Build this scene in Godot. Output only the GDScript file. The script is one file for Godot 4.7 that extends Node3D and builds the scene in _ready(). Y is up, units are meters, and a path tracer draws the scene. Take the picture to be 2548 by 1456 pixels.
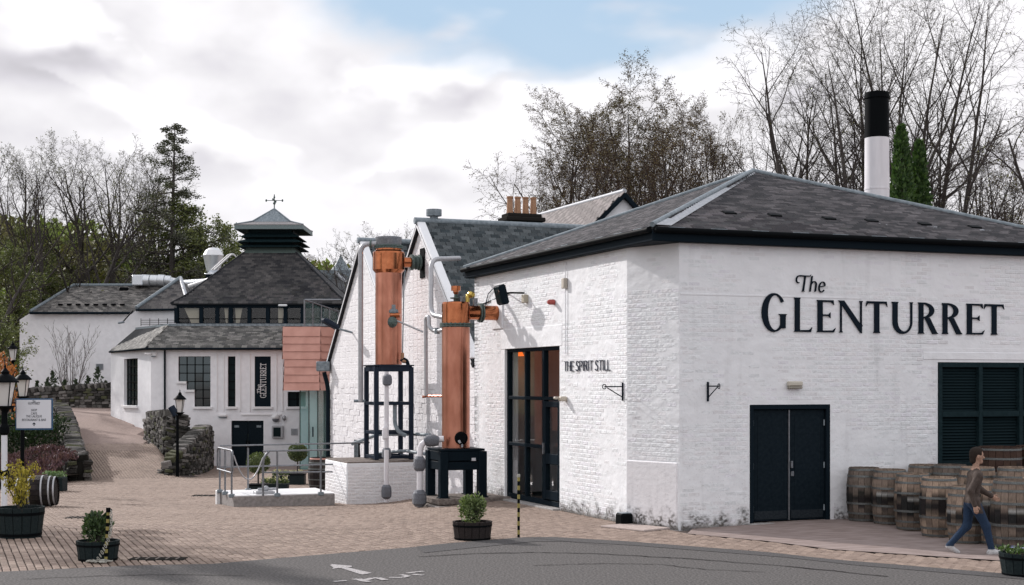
extends Node3D

# A whitewashed distillery yard: metres, y up, the camera 2.4 m above the yard looking along -z.
const FOCAL := 3620.0
const MID := 1273.5
const HORIZON := 955.0
const EYE := 2.4
const TURN := 21.4          # degrees by which the still house and its neighbours are turned

var taken := {}
var M := {}
var reliefs := {}
var rng := RandomNumberGenerator.new()
var worn: FastNoiseLite        # where thick paint has filled the joints


# ------------------------------------------------------------------ mesh building
class Shape:
	var v := PackedVector3Array()
	var n := PackedVector3Array()
	var c := PackedColorArray()
	var i := PackedInt32Array()
	var ink := Color.WHITE
	var inked := false

	func paint(k: Color) -> void:
		ink = k
		inked = true

	func _p(a: Vector3, m: Vector3) -> void:
		v.append(a)
		n.append(m)
		if inked:
			c.append(ink)

	func tri(a: Vector3, b: Vector3, d: Vector3) -> void:
		var m := (d - a).cross(b - a).normalized()
		var k := v.size()
		_p(a, m); _p(b, m); _p(d, m)
		i.append(k); i.append(k + 1); i.append(k + 2)

	func tri_o(a: Vector3, b: Vector3, d: Vector3, out: Vector3) -> void:
		if (d - a).cross(b - a).dot(out) < 0.0:
			tri(a, d, b)
		else:
			tri(a, b, d)

	func quad(a: Vector3, b: Vector3, d: Vector3, e: Vector3) -> void:
		var m := (d - a).cross(b - a).normalized()
		var k := v.size()
		_p(a, m); _p(b, m); _p(d, m); _p(e, m)
		i.append(k); i.append(k + 1); i.append(k + 2)
		i.append(k); i.append(k + 2); i.append(k + 3)

	func quad_o(a: Vector3, b: Vector3, d: Vector3, e: Vector3, out: Vector3) -> void:
		if (d - a).cross(b - a).dot(out) < 0.0:
			quad(a, e, d, b)
		else:
			quad(a, b, d, e)

	func box(x: Transform3D, s: Vector3, bevel := 0.0) -> void:
		var h := s * 0.5
		var b := minf(bevel, minf(h.x, minf(h.y, h.z)) * 0.9)
		var q := h - Vector3(b, b, b)
		for a in 3:
			var b1 := (a + 1) % 3
			var b2 := (a + 2) % 3
			for sg in [-1.0, 1.0]:
				var o := Vector3.ZERO
				o[a] = sg
				var p: Array[Vector3] = []
				for k in [[-1, -1], [1, -1], [1, 1], [-1, 1]]:
					var r := Vector3.ZERO
					r[a] = sg * h[a]
					r[b1] = k[0] * q[b1]
					r[b2] = k[1] * q[b2]
					p.append(x * r)
				quad_o(p[0], p[1], p[2], p[3], x.basis * o)
				if b > 0.0:
					for sg2 in [-1.0, 1.0]:
						var e1 := Vector3.ZERO
						var e2 := Vector3.ZERO
						e1[a] = sg * h[a]; e1[b1] = sg2 * q[b1]
						e2[a] = sg * q[a]; e2[b1] = sg2 * h[b1]
						var f1 := e1
						var f2 := e2
						e1[b2] = -q[b2]; e2[b2] = -q[b2]; f1[b2] = q[b2]; f2[b2] = q[b2]
						var o2 := Vector3.ZERO
						o2[a] = sg; o2[b1] = sg2
						quad_o(x * e1, x * e2, x * f2, x * f1, x.basis * o2)
		if b > 0.0:
			for sx in [-1.0, 1.0]:
				for sy in [-1.0, 1.0]:
					for sz in [-1.0, 1.0]:
						tri_o(x * Vector3(sx * h.x, sy * q.y, sz * q.z), x * Vector3(sx * q.x, sy * h.y, sz * q.z), x * Vector3(sx * q.x, sy * q.y, sz * h.z), x.basis * Vector3(sx, sy, sz))

	func block(p: Vector3, s: Vector3, bevel := 0.0) -> void:
		box(Transform3D(Basis(), p), s, bevel)

	func tube(p: PackedVector3Array, r: PackedFloat32Array, sides: int, caps := false) -> void:
		var t := (p[1] - p[0]).normalized()
		var u := t.cross(Vector3.RIGHT if absf(t.x) < 0.8 else Vector3.FORWARD).normalized()
		var at := v.size()
		for k in p.size():
			if k > 0 and k < p.size() - 1:
				t = (p[k + 1] - p[k - 1]).normalized()
			elif k > 0:
				t = (p[k] - p[k - 1]).normalized()
			u = (u - t * u.dot(t)).normalized()
			var w := t.cross(u)
			for s in sides:
				var a := TAU * s / sides
				var d := u * cos(a) + w * sin(a)
				_p(p[k] + d * r[k], d)
		for k in p.size() - 1:
			for s in sides:
				var a := at + k * sides + s
				var b := at + k * sides + (s + 1) % sides
				i.append(a); i.append(a + sides); i.append(b + sides)
				i.append(a); i.append(b + sides); i.append(b)
		if caps:
			for e in [0, p.size() - 1]:
				var o := (p[0] - p[1]) if e == 0 else (p[e] - p[e - 1])
				for s in range(1, sides - 1):
					tri_o(v[at + e * sides], v[at + e * sides + s], v[at + e * sides + s + 1], o)

	func rod(a: Vector3, b: Vector3, r: float, sides := 8) -> void:
		tube(PackedVector3Array([a, b]), PackedFloat32Array([r, r]), sides, true)

	func pipe(p: Array, r: float, sides := 8, round_ := 0.0) -> void:
		var q := PackedVector3Array()
		for k in p.size():
			var here: Vector3 = p[k]
			if round_ > 0.0 and k > 0 and k < p.size() - 1:
				var a: Vector3 = here.move_toward(p[k - 1], round_)
				var b: Vector3 = here.move_toward(p[k + 1], round_)
				for s in 6:
					var f := s / 5.0
					q.append(a.lerp(here, f).lerp(here.lerp(b, f), f))
			else:
				q.append(here)
		var rr := PackedFloat32Array()
		rr.resize(q.size())
		rr.fill(r)
		tube(q, rr, sides, true)

	func lathe(profile: Array, seg: int, x := Transform3D(), a0 := 0.0, a1 := TAU) -> void:
		for k in profile.size() - 1:
			var p: Vector2 = profile[k]
			var q: Vector2 = profile[k + 1]
			var nn := Vector2(q.y - p.y, p.x - q.x).normalized()
			var at := v.size()
			for s in seg + 1:
				var a := a0 + (a1 - a0) * s / seg
				var d := Vector3(cos(a), 0, -sin(a))
				var m := (x.basis * (d * nn.x + Vector3.UP * nn.y)).normalized()
				_p(x * (d * p.x + Vector3.UP * p.y), m)
				_p(x * (d * q.x + Vector3.UP * q.y), m)
			for s in seg:
				var a := at + s * 2
				i.append(a); i.append(a + 1); i.append(a + 3)
				i.append(a); i.append(a + 3); i.append(a + 2)

	func ball(p: Vector3, r: Vector3, seg := 16) -> void:
		var pr := []
		for k in 9:
			var a := -PI / 2 + PI * k / 8
			pr.append(Vector2(cos(a), sin(a)))
		lathe(pr, seg, Transform3D(Basis.from_scale(r), p))

	# a flat outline, local x right and y up, given thickness along local +z
	func prism(poly: PackedVector2Array, z0: float, z1: float, x := Transform3D()) -> void:
		var t := Geometry2D.triangulate_polygon(poly)
		var up := x.basis.z
		for k in range(0, t.size(), 3):
			var a := poly[t[k]]
			var b := poly[t[k + 1]]
			var d := poly[t[k + 2]]
			tri_o(x * Vector3(a.x, a.y, z1), x * Vector3(b.x, b.y, z1), x * Vector3(d.x, d.y, z1), up)
			tri_o(x * Vector3(a.x, a.y, z0), x * Vector3(b.x, b.y, z0), x * Vector3(d.x, d.y, z0), -up)
		var turn := -1.0 if Geometry2D.is_polygon_clockwise(poly) else 1.0
		for k in poly.size():
			var a := poly[k]
			var b := poly[(k + 1) % poly.size()]
			var o := x.basis * Vector3((b - a).y * turn, -(b - a).x * turn, 0)
			quad_o(x * Vector3(a.x, a.y, z0), x * Vector3(b.x, b.y, z0), x * Vector3(b.x, b.y, z1), x * Vector3(a.x, a.y, z1), o)

	# a wall sheet with holes: local x along, y up, outer face at z = 0, inner at -thick
	func wall(x: Transform3D, x0: float, x1: float, y0: float, y1: float, thick: float, holes: Array) -> void:
		var xs := [x0, x1]
		var ys := [y0, y1]
		for h: Rect2 in holes:
			for e in [h.position.x, h.end.x]:
				if e > x0 and e < x1 and not xs.has(e): xs.append(e)
			for e in [h.position.y, h.end.y]:
				if e > y0 and e < y1 and not ys.has(e): ys.append(e)
		xs.sort()
		ys.sort()
		var open := func(a: int, b: int) -> bool:
			if a < 0 or b < 0 or a >= xs.size() - 1 or b >= ys.size() - 1: return true
			var m := Vector2((xs[a] + xs[a + 1]) * 0.5, (ys[b] + ys[b + 1]) * 0.5)
			return holes.any(func(h: Rect2): return h.has_point(m))
		for a in xs.size() - 1:
			for b in ys.size() - 1:
				if open.call(a, b): continue
				var q := [Vector3(xs[a], ys[b], 0), Vector3(xs[a + 1], ys[b], 0), Vector3(xs[a + 1], ys[b + 1], 0), Vector3(xs[a], ys[b + 1], 0)]
				var back := Vector3(0, 0, -thick)
				quad_o(x * q[0], x * q[1], x * q[2], x * q[3], x.basis.z)
				quad_o(x * (q[0] + back), x * (q[1] + back), x * (q[2] + back), x * (q[3] + back), -x.basis.z)
				var near := [[a, b - 1, 0, 1, Vector3.DOWN], [a + 1, b, 1, 2, Vector3.RIGHT], [a, b + 1, 2, 3, Vector3.UP], [a - 1, b, 3, 0, Vector3.LEFT]]
				for s in near:
					if open.call(s[0], s[1]):
						quad_o(x * q[s[2]], x * q[s[3]], x * (q[s[3]] + back), x * (q[s[2]] + back), x.basis * s[4])

	func mesh() -> ArrayMesh:
		var a := []
		a.resize(Mesh.ARRAY_MAX)
		a[Mesh.ARRAY_VERTEX] = v
		a[Mesh.ARRAY_NORMAL] = n
		if inked: a[Mesh.ARRAY_COLOR] = c
		a[Mesh.ARRAY_INDEX] = i
		var m := ArrayMesh.new()
		m.add_surface_from_arrays(Mesh.PRIMITIVE_TRIANGLES, a)
		return m


# ------------------------------------------------------------------ naming and placing
func numbered(called: String) -> String:
	var k: int = taken.get(called, 0)
	taken[called] = k + 1
	return called if k == 0 else "%s_%03d" % [called, k]


func thing(called: String, label: String, category: String, where := Vector3.ZERO, turn := 0.0, group := "") -> Node3D:
	var o := Node3D.new()
	o.name = numbered(called)
	add_child(o)
	o.position = where
	o.rotation_degrees.y = turn
	tag(o, label, category, group)
	return o


func tag(o: Node, label: String, category: String, group := "") -> void:
	o.set_meta("label", label)
	o.set_meta("category", category)
	if group: o.set_meta("group", group)


func part(called: String, mesh: Mesh, material: Material, parent: Node = self, x := Transform3D()) -> MeshInstance3D:
	var o := MeshInstance3D.new()
	o.name = numbered(called) if parent == self else called
	o.mesh = mesh
	o.material_override = material
	o.transform = x
	parent.add_child(o, true)
	return o


# a shape drawn in world coordinates, kept in the axes of the thing it belongs to
func put(called: String, s: Shape, material: Material, parent: Node = self) -> MeshInstance3D:
	if parent != self:
		var inv: Transform3D = (parent as Node3D).global_transform.affine_inverse()
		for k in s.v.size():
			s.v[k] = inv * s.v[k]
			s.n[k] = inv.basis * s.n[k]
	return part(called, s.mesh(), material, parent)


func kind(o: Node, k: String) -> Node:
	o.set_meta("kind", k)
	return o


func copy(o: Node3D, label := "", group := "") -> Node3D:
	var r: Node3D = o.duplicate()
	var base := String(o.name)
	if base.length() > 4 and base[-4] == "_" and base.right(3).is_valid_int(): base = base.left(-4)
	r.name = numbered(base)
	add_child(r)
	if label: r.set_meta("label", label)
	if group: r.set_meta("group", group)
	return r


# a point seen at that place from the yard, that many metres away along the view axis
func at(px: float, py: float, d: float) -> Vector3:
	return Vector3((px - MID) / FOCAL * d, EYE - (py - HORIZON) / FOCAL * d, -d)


func on_plane(px: float, py: float, p: Vector3, normal: Vector3) -> Vector3:
	var eye := Vector3(0, EYE, 0)
	var ray := at(px, py, 1.0) - eye
	return eye + ray * ((p - eye).dot(normal) / ray.dot(normal))


func frame(o: Vector3, along: Vector3, up := Vector3.UP) -> Transform3D:
	var x := along.normalized()
	var z := x.cross(up).normalized()
	return Transform3D(Basis(x, z.cross(x), z), o)


# alike pieces: the nearest become parts of their own, the rest one part of kind stuff
func pieces(parent: Node3D, called: String, rest: String, proto: Shape, material: Material, xs: Array, tones: Array, limit := 300) -> void:
	var eye := Vector3(0, EYE, 0)
	var inv := parent.global_transform.affine_inverse()
	var order := []
	for k in xs.size():
		order.append([eye.distance_squared_to((xs[k] as Transform3D).origin), k])
		xs[k] = inv * (xs[k] as Transform3D)
	order.sort()
	var variants := {}
	for k in mini(limit, order.size()):
		var j: int = order[k][1]
		var tone: Color = tones[j % tones.size()]
		if not variants.has(tone):
			var s := Shape.new()
			s.v = proto.v.duplicate(); s.n = proto.n.duplicate(); s.i = proto.i.duplicate()
			s.c.resize(s.v.size())
			s.c.fill(tone)
			s.inked = true
			variants[tone] = s.mesh()
		part(called, variants[tone], material, parent, xs[j])
	if order.size() > limit:
		var mm := MultiMesh.new()
		mm.transform_format = MultiMesh.TRANSFORM_3D
		mm.use_colors = true
		mm.mesh = proto.mesh()
		mm.instance_count = order.size() - limit
		for k in order.size() - limit:
			var j: int = order[k + limit][1]
			mm.set_instance_transform(k, xs[j])
			mm.set_instance_color(k, tones[j % tones.size()])
		var o := MultiMeshInstance3D.new()
		o.name = rest
		o.multimesh = mm
		o.material_override = material
		parent.add_child(o, true)
		kind(o, "stuff")


func tones_of(a: Color, b: Color, count: int, spread := 0.0) -> Array:
	var out := []
	for k in count:
		var c := a.lerp(b, rng.randf())
		var s := 1.0 + rng.randf_range(-spread, spread)
		out.append(Color(c.r * s, c.g * s, c.b * s))
	return out


# courses of bricks on a wall face; returns their places in the axes of x
func bricks(x: Transform3D, x0: float, x1: float, y0: float, y1: float, holes: Array, out: Array, proud := 0.006, bw := 0.225, bh := 0.075, size := Vector3(0.215, 0.065, 0.03)) -> void:
	var row := 0
	var y := y0
	while y + bh <= y1 + 0.001:
		var cuts := [[x0, x1]]
		for h: Rect2 in holes:
			if h.position.y < y + bh and h.end.y > y:
				var next := []
				for c in cuts:
					if h.position.x > c[0]: next.append([c[0], minf(c[1], h.position.x)])
					if h.end.x < c[1]: next.append([maxf(c[0], h.end.x), c[1]])
				cuts = next
		for c in cuts:
			var k := floorf(c[0] / bw) - 1.0
			var off := bw * 0.5 if row % 2 else 0.0
			while k * bw + off < c[1]:
				var a := maxf(c[0], k * bw + off)
				var b := minf(c[1], (k + 1.0) * bw + off)
				k += 1.0
				if b - a < 0.05: continue
				var show := 1.0
				if worn:
					var mid := x * Vector3((a + b) * 0.5, y, 0)
					show = smoothstep(-0.30, 0.35, worn.get_noise_3d(mid.x, mid.y * 1.3, mid.z) + rng.randf_range(-0.22, 0.22))
					if show < 0.12: continue
				var p := Vector3((a + b) * 0.5, y + bh * 0.5 + rng.randf_range(-0.003, 0.003), -size.z * 0.5 + (proud + rng.randf_range(-0.5, 0.6) * proud) * show)
				var t := Basis.from_euler(Vector3(rng.randf_range(-0.02, 0.02), rng.randf_range(-0.01, 0.01), rng.randf_range(-0.008, 0.008)) * (proud / 0.006))
				out.append(x * Transform3D(t * Basis.from_scale(Vector3((b - a - (bw - size.x)) / size.x, 1, 1)), p))
		row += 1
		y += bh


# slates on a roof plane: o a corner, ux along the eave, uy up the slope, outline in those axes; their places in the world
func slates(o: Vector3, ux: Vector3, uy: Vector3, outline: PackedVector2Array, w: float, e: float, out: Array, rough := 1.0) -> void:
	var up := uy.cross(ux)
	if up.y < 0: up = -up
	var box := Rect2(outline[0], Vector2.ZERO)
	for p in outline: box = box.expand(p)
	var row := 0
	var y := box.position.y
	while y < box.end.y:
		var xx := box.position.x - w + (w * 0.5 if row % 2 else 0.0)
		while xx < box.end.x + w:
			var c := Vector2(xx + rng.randf_range(-0.006, 0.006), y + e * 0.5)
			if Geometry2D.is_point_in_polygon(c, outline):
				var b := Basis(ux, up, -uy) if ux.cross(up).dot(-uy) > 0 else Basis(-ux, up, -uy)
				b = b * Basis.from_euler(Vector3(0.07 + rng.randf_range(-0.015, 0.02) * rough, rng.randf_range(-0.02, 0.02) * rough, rng.randf_range(-0.012, 0.012) * rough))
				out.append(Transform3D(b, o + ux * c.x + uy * (c.y + rng.randf_range(-0.006, 0.006) * rough) + up * (0.02 + rng.randf() * 0.004)))
			xx += w
		row += 1
		y += e


func slate_shape(w: float, e: float, thick := 0.014) -> Shape:
	var s := Shape.new()
	s.block(Vector3.ZERO, Vector3(w * 0.965, thick, e * 1.5), thick * 0.3)
	return s


# a flat roof plane between three or four corners, the first two along the eave
func slope(s: Shape, c: Array, thick := 0.06) -> void:
	var n: Vector3 = (c[1] - c[0]).cross(c[2] - c[0]).normalized()
	if n.y < 0: n = -n
	var lo: Array = c.map(func(p: Vector3): return p - n * thick)
	if c.size() == 3:
		s.tri_o(c[0], c[1], c[2], n)
		s.tri_o(lo[0], lo[1], lo[2], -n)
	else:
		s.quad_o(c[0], c[1], c[2], c[3], n)
		s.quad_o(lo[0], lo[1], lo[2], lo[3], -n)
	var m: Vector3 = c.reduce(func(a, b): return a + b) / c.size()
	for k in c.size():
		var j := (k + 1) % c.size()
		s.quad_o(c[k], c[j], lo[j], lo[k], (c[k] + c[j]) * 0.5 - m)


func slates_on(c: Array, w: float, e: float, out: Array, inset := 0.0) -> void:
	var ux: Vector3 = (c[1] - c[0]).normalized()
	var n: Vector3 = (c[1] - c[0]).cross(c[2] - c[0]).normalized()
	var uy := n.cross(ux).normalized()
	if uy.y < 0: uy = -uy
	var outline := PackedVector2Array()
	for p: Vector3 in c: outline.append(Vector2((p - c[0]).dot(ux), (p - c[0]).dot(uy)))
	slates(c[0], ux, uy, outline, w, e, out)


# ------------------------------------------------------------------ materials
func lin(r: float, g: float, b: float) -> Color:
	return Color(r, g, b).linear_to_srgb()


func noise(seed_: int, freq: float, a: Color, b: Color, octaves := 4, size := 256, cell := false) -> NoiseTexture2D:
	var f := FastNoiseLite.new()
	f.seed = seed_
	f.frequency = freq
	f.fractal_octaves = octaves
	f.noise_type = FastNoiseLite.TYPE_CELLULAR if cell else FastNoiseLite.TYPE_SIMPLEX_SMOOTH
	var t := NoiseTexture2D.new()
	t.width = size
	t.height = size
	t.seamless = true
	t.noise = f
	var g := Gradient.new()
	g.offsets = PackedFloat32Array([0.15, 0.85])
	g.colors = PackedColorArray([a, b])
	t.color_ramp = g
	return t


func plain(c: Color, rough: float, metal := 0.0) -> StandardMaterial3D:
	var m := StandardMaterial3D.new()
	m.albedo_color = c.linear_to_srgb()
	m.roughness = rough
	m.metallic = metal
	if metal == 0.0 and c.get_luminance() < 0.06: m.metallic_specular = 0.1
	return m


# a material whose colour varies between two by noise, tile metres a repeat
func mottled(a: Color, b: Color, rough: float, tile: float, freq := 0.02, bump := 0.0, seed_ := 1, metal := 0.0, squash := Vector3.ONE) -> StandardMaterial3D:
	var m := plain(Color.WHITE, rough, metal)
	m.albedo_texture = noise(seed_, freq, a.linear_to_srgb(), b.linear_to_srgb())
	m.uv1_triplanar = true
	m.uv1_world_triplanar = true
	m.uv1_scale = squash / tile
	if metal == 0.0: m.metallic_specular = 0.30 if b.get_luminance() > 0.06 else 0.14
	if bump > 0.0:
		m.heightmap_enabled = true
		m.heightmap_scale = bump
		var step := snappedf(freq * 2.0, 0.03)
		if not reliefs.has(step): reliefs[step] = noise(151, maxf(step, 0.03), Color.BLACK, Color.WHITE)
		m.heightmap_texture = reliefs[step]
	return m


func tinted(a: float, b: float, rough: float, tile: float, freq := 0.03, bump := 0.0, seed_ := 1) -> StandardMaterial3D:
	var m := mottled(Color(a, a, a), Color(b, b, b), rough, tile, freq, bump, seed_)
	m.vertex_color_use_as_albedo = true
	return m


func glass(c: Color, alpha: float) -> StandardMaterial3D:
	var m := plain(c, 0.02)
	m.albedo_color.a = alpha
	m.transparency = BaseMaterial3D.TRANSPARENCY_ALPHA
	m.metallic_specular = 0.5
	return m


func make_materials() -> void:
	M.paint = mottled(Color(0.75, 0.762, 0.785), Color(0.82, 0.832, 0.855), 0.62, 2.1, 0.016, 0.9, 3)
	M.brick = tinted(0.93, 1.0, 0.62, 1.3, 0.025, 0.8, 5)
	M.render_coat = mottled(Color(0.72, 0.71, 0.73), Color(0.80, 0.79, 0.81), 0.6, 1.3, 0.03, 0.25, 7)
	M.roughcast = mottled(Color(0.74, 0.73, 0.75), Color(0.82, 0.81, 0.83), 0.7, 0.9, 0.035, 2.2, 9)
	M.white = plain(Color(0.75, 0.75, 0.76), 0.5)
	M.slate = tinted(0.55, 1.15, 0.72, 0.7, 0.05, 0.3, 11)
	M.roof_base = plain(Color(0.03, 0.032, 0.036), 0.8)
	M.lead = mottled(Color(0.13, 0.16, 0.18), Color(0.27, 0.31, 0.34), 0.45, 1.1, 0.03, 0.2, 13)
	M.lead_pale = mottled(Color(0.32, 0.34, 0.37), Color(0.52, 0.54, 0.57), 0.5, 0.7, 0.03, 0.2, 14)
	M.dark = plain(Color(0.008, 0.014, 0.020), 0.5)
	M.dark_wood = mottled(Color(0.006, 0.011, 0.016), Color(0.011, 0.018, 0.024), 0.5, 0.6, 0.03, 0.1, 15)
	M.black = plain(Color(0.005, 0.006, 0.007), 0.5)
	M.slat = plain(Color(0.011, 0.021, 0.025), 0.5)
	M.green_dark = mottled(Color(0.009, 0.020, 0.024), Color(0.016, 0.031, 0.036), 0.5, 0.9, 0.03, 0.1, 16)
	M.navy = plain(Color(0.022, 0.030, 0.045), 0.4)
	M.copper = mottled(Color(0.40, 0.158, 0.102), Color(0.58, 0.262, 0.18), 0.30, 1.5, 0.014, 0.04, 17, 0.88, Vector3(1.3, 0.5, 1.3))
	M.copper_bright = mottled(Color(0.33, 0.108, 0.047), Color(0.47, 0.17, 0.078), 0.16, 0.9, 0.014, 0.03, 18, 0.95)
	M.copper_clad = mottled(Color(0.50, 0.25, 0.20), Color(0.61, 0.325, 0.265), 0.42, 2.5, 0.014, 0.03, 19, 0.1, Vector3(1.0, 1.0, 1.0))
	M.verdigris_pale = mottled(Color(0.07, 0.10, 0.105), Color(0.30, 0.36, 0.36), 0.6, 0.5, 0.05, 0.1, 47, 0.0, Vector3(2.5, 0.6, 2.5))
	M.verdigris = mottled(Color(0.05, 0.07, 0.07), Color(0.14, 0.19, 0.17), 0.6, 0.3, 0.04, 0.2, 20)
	M.steel = mottled(Color(0.15, 0.16, 0.175), Color(0.24, 0.25, 0.27), 0.42, 0.6, 0.03, 0.05, 21, 0.75)
	M.grey_pipe = mottled(Color(0.33, 0.34, 0.36), Color(0.45, 0.45, 0.47), 0.4, 0.5, 0.03, 0.05, 22, 0.3, Vector3(2, 0.5, 2))
	M.lagging = mottled(Color(0.12, 0.13, 0.15), Color(0.24, 0.25, 0.28), 0.55, 0.25, 0.04, 1.2, 23)
	M.duct = mottled(Color(0.60, 0.64, 0.68), Color(0.72, 0.75, 0.78), 0.34, 0.8, 0.03, 0.1, 24, 0.55)
	M.concrete = mottled(Color(0.26, 0.25, 0.245), Color(0.40, 0.385, 0.375), 0.85, 1.0, 0.03, 0.4, 25)
	M.concrete_stained = mottled(Color(0.11, 0.09, 0.08), Color(0.25, 0.22, 0.20), 0.9, 0.7, 0.03, 0.6, 26)
	M.asphalt = mottled(Color(0.056, 0.053, 0.052), Color(0.150, 0.141, 0.138), 0.95, 1.25, 0.11, 0.5, 27)
	M.paver = tinted(0.82, 1.06, 0.8, 0.5, 0.05, 0.25, 28)
	M.joint = mottled(Color(0.050, 0.040, 0.036), Color(0.095, 0.075, 0.068), 0.95, 1.0, 0.05, 0.5, 29)
	M.road = mottled(Color(0.23, 0.175, 0.155), Color(0.33, 0.255, 0.225), 0.9, 1.4, 0.05, 0.5, 30)
	M.stone = tinted(0.55, 1.25, 0.85, 0.35, 0.035, 1.2, 31)
	M.mortar = plain(Color(0.022, 0.021, 0.019), 0.95)
	M.bark = mottled(Color(0.040, 0.036, 0.034), Color(0.085, 0.075, 0.07), 0.9, 0.8, 0.04, 0.6, 32)
	M.bark_pale = mottled(Color(0.10, 0.09, 0.085), Color(0.20, 0.18, 0.17), 0.9, 0.8, 0.04, 0.6, 33)
	M.twig = plain(Color(0.048, 0.041, 0.038), 0.9)
	M.twig_warm = plain(Color(0.064, 0.045, 0.037), 0.9)
	M.leaf = plain(Color.WHITE, 0.6)
	M.leaf.vertex_color_use_as_albedo = true
	M.leaf.backlight_enabled = true
	M.leaf.backlight = Color(0.6, 0.65, 0.4)
	M.wood = tinted(0.6, 1.25, 0.75, 0.35, 0.04, 0.5, 34)
	M.wood.uv1_scale = Vector3(7, 1.2, 7)
	M.hoop = mottled(Color(0.07, 0.078, 0.078), Color(0.19, 0.20, 0.195), 0.5, 0.3, 0.05, 0.1, 35, 0.5)
	M.tub = mottled(Color(0.012, 0.019, 0.021), Color(0.026, 0.034, 0.035), 0.5, 0.4, 0.04, 0.2, 36)
	M.tub_brown = mottled(Color(0.022, 0.019, 0.019), Color(0.045, 0.038, 0.037), 0.6, 0.3, 0.04, 0.3, 37)
	M.soil = mottled(Color(0.02, 0.015, 0.011), Color(0.05, 0.038, 0.03), 0.95, 0.4, 0.05, 1.0, 38)
	M.hill = mottled(Color(0.07, 0.075, 0.032), Color(0.19, 0.165, 0.085), 0.95, 7.0, 0.04, 2.0, 39)
	M.grass = mottled(Color(0.05, 0.062, 0.028), Color(0.10, 0.11, 0.05), 0.95, 4.0, 0.05, 1.0, 40)
	M.terracotta = mottled(Color(0.30, 0.165, 0.10), Color(0.42, 0.25, 0.155), 0.75, 0.4, 0.03, 0.1, 41)
	M.pane = glass(Color(0.02, 0.03, 0.03), 0.10)
	M.pane_dark = plain(Color(0.012, 0.020, 0.022), 0.04)
	M.pane_teal = glass(Color(0.22, 0.44, 0.43), 0.60)
	M.crack = plain(Color(0.03, 0.028, 0.028), 0.95)
	M.lead_dark = mottled(Color(0.015, 0.020, 0.026), Color(0.030, 0.037, 0.043), 0.45, 0.5, 0.04, 0.1, 67)
	M.word = plain(Color(0.045, 0.052, 0.075), 0.6)
	M.lamp_glass = plain(Color(0.62, 0.60, 0.58), 0.2)
	M.cream = plain(Color(0.40, 0.37, 0.29), 0.85)
	M.brass = plain(Color(0.55, 0.40, 0.10), 0.3, 0.9)
	M.red = plain(Color(0.35, 0.06, 0.05), 0.5)
	M.sign_white = plain(Color(0.66, 0.67, 0.71), 0.4)
	M.sign_blue = plain(Color(0.015, 0.07, 0.15), 0.4)
	M.ink = plain(Color(0.010, 0.016, 0.024), 0.6)
	M.line_white = mottled(Color(0.22, 0.21, 0.21), Color(0.50, 0.475, 0.475), 0.7, 0.5, 0.05, 0.3, 42)
	M.yellow = plain(Color(0.27, 0.225, 0.06), 0.6)
	M.chain = plain(Color(0.35, 0.34, 0.30), 0.6)
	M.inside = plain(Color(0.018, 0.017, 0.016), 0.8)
	M.render_far = mottled(Color(0.75, 0.755, 0.78), Color(0.82, 0.825, 0.85), 0.65, 2.2, 0.02, 0.5, 43)
	M.white_worn = mottled(Color(0.66, 0.65, 0.68), Color(0.76, 0.75, 0.78), 0.5, 2.0, 0.015, 0.1, 44, 0.0, Vector3(2, 0.4, 2))
	M.slate_far = mottled(Color(0.04, 0.045, 0.05), Color(0.14, 0.14, 0.145), 0.6, 0.8, 0.05, 1.0, 45)
	M.pane_mirror = plain(Color(0.07, 0.085, 0.09), 0.05, 0.8)
	M.pane_teal_light = glass(Color(0.20, 0.36, 0.34), 0.15)
	M.lead_warm = mottled(Color(0.12, 0.125, 0.13), Color(0.26, 0.235, 0.235), 0.5, 0.9, 0.03, 0.1, 46)
	M.duct_pale = plain(Color(0.72, 0.73, 0.75), 0.35, 0.2)
	M.budding = plain(Color(0.34, 0.27, 0.09), 0.8)
	M.person = tinted(0.72, 1.15, 0.8, 0.22, 0.03, 0.5, 66)
	M.person.vertex_color_use_as_albedo = true


# ------------------------------------------------------------------ the lie of the land
func yard(d: float) -> float:
	return -0.043 * (clampf(d, 24.0, 38.0) - 24.0) - 0.0232 * maxf(0.0, minf(d, 70.0) - 38.0)


func lane(d: float) -> float:
	if d < 50.0: return yard(d)
	return -0.88 + 0.092 * (minf(d, 69.0) - 50.0) + 0.04 * maxf(0.0, minf(d, 82.0) - 69.0)


func ground(x: float, d: float) -> float:
	var y := lerpf(0.0, yard(d), smoothstep(0.3, -3.6, x))
	if d > 46.0:
		var edge := -11.4 - (d - 50.0) * 0.3
		y = lerpf(y, lane(d), smoothstep(-0.5, 0.5, edge - x))
	return y + 0.06 * smoothstep(2.9, 5.0, x) * smoothstep(22.6, 24.2, d)


func on_ground(px: float, py: float) -> Vector3:
	var d := 20.0
	for k in 12:
		var g := ground((px - MID) / FOCAL * d, d)
		d = (EYE - g) * FOCAL / (py - HORIZON)
	return Vector3((px - MID) / FOCAL * d, ground((px - MID) / FOCAL * d, d), -d)


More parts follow.
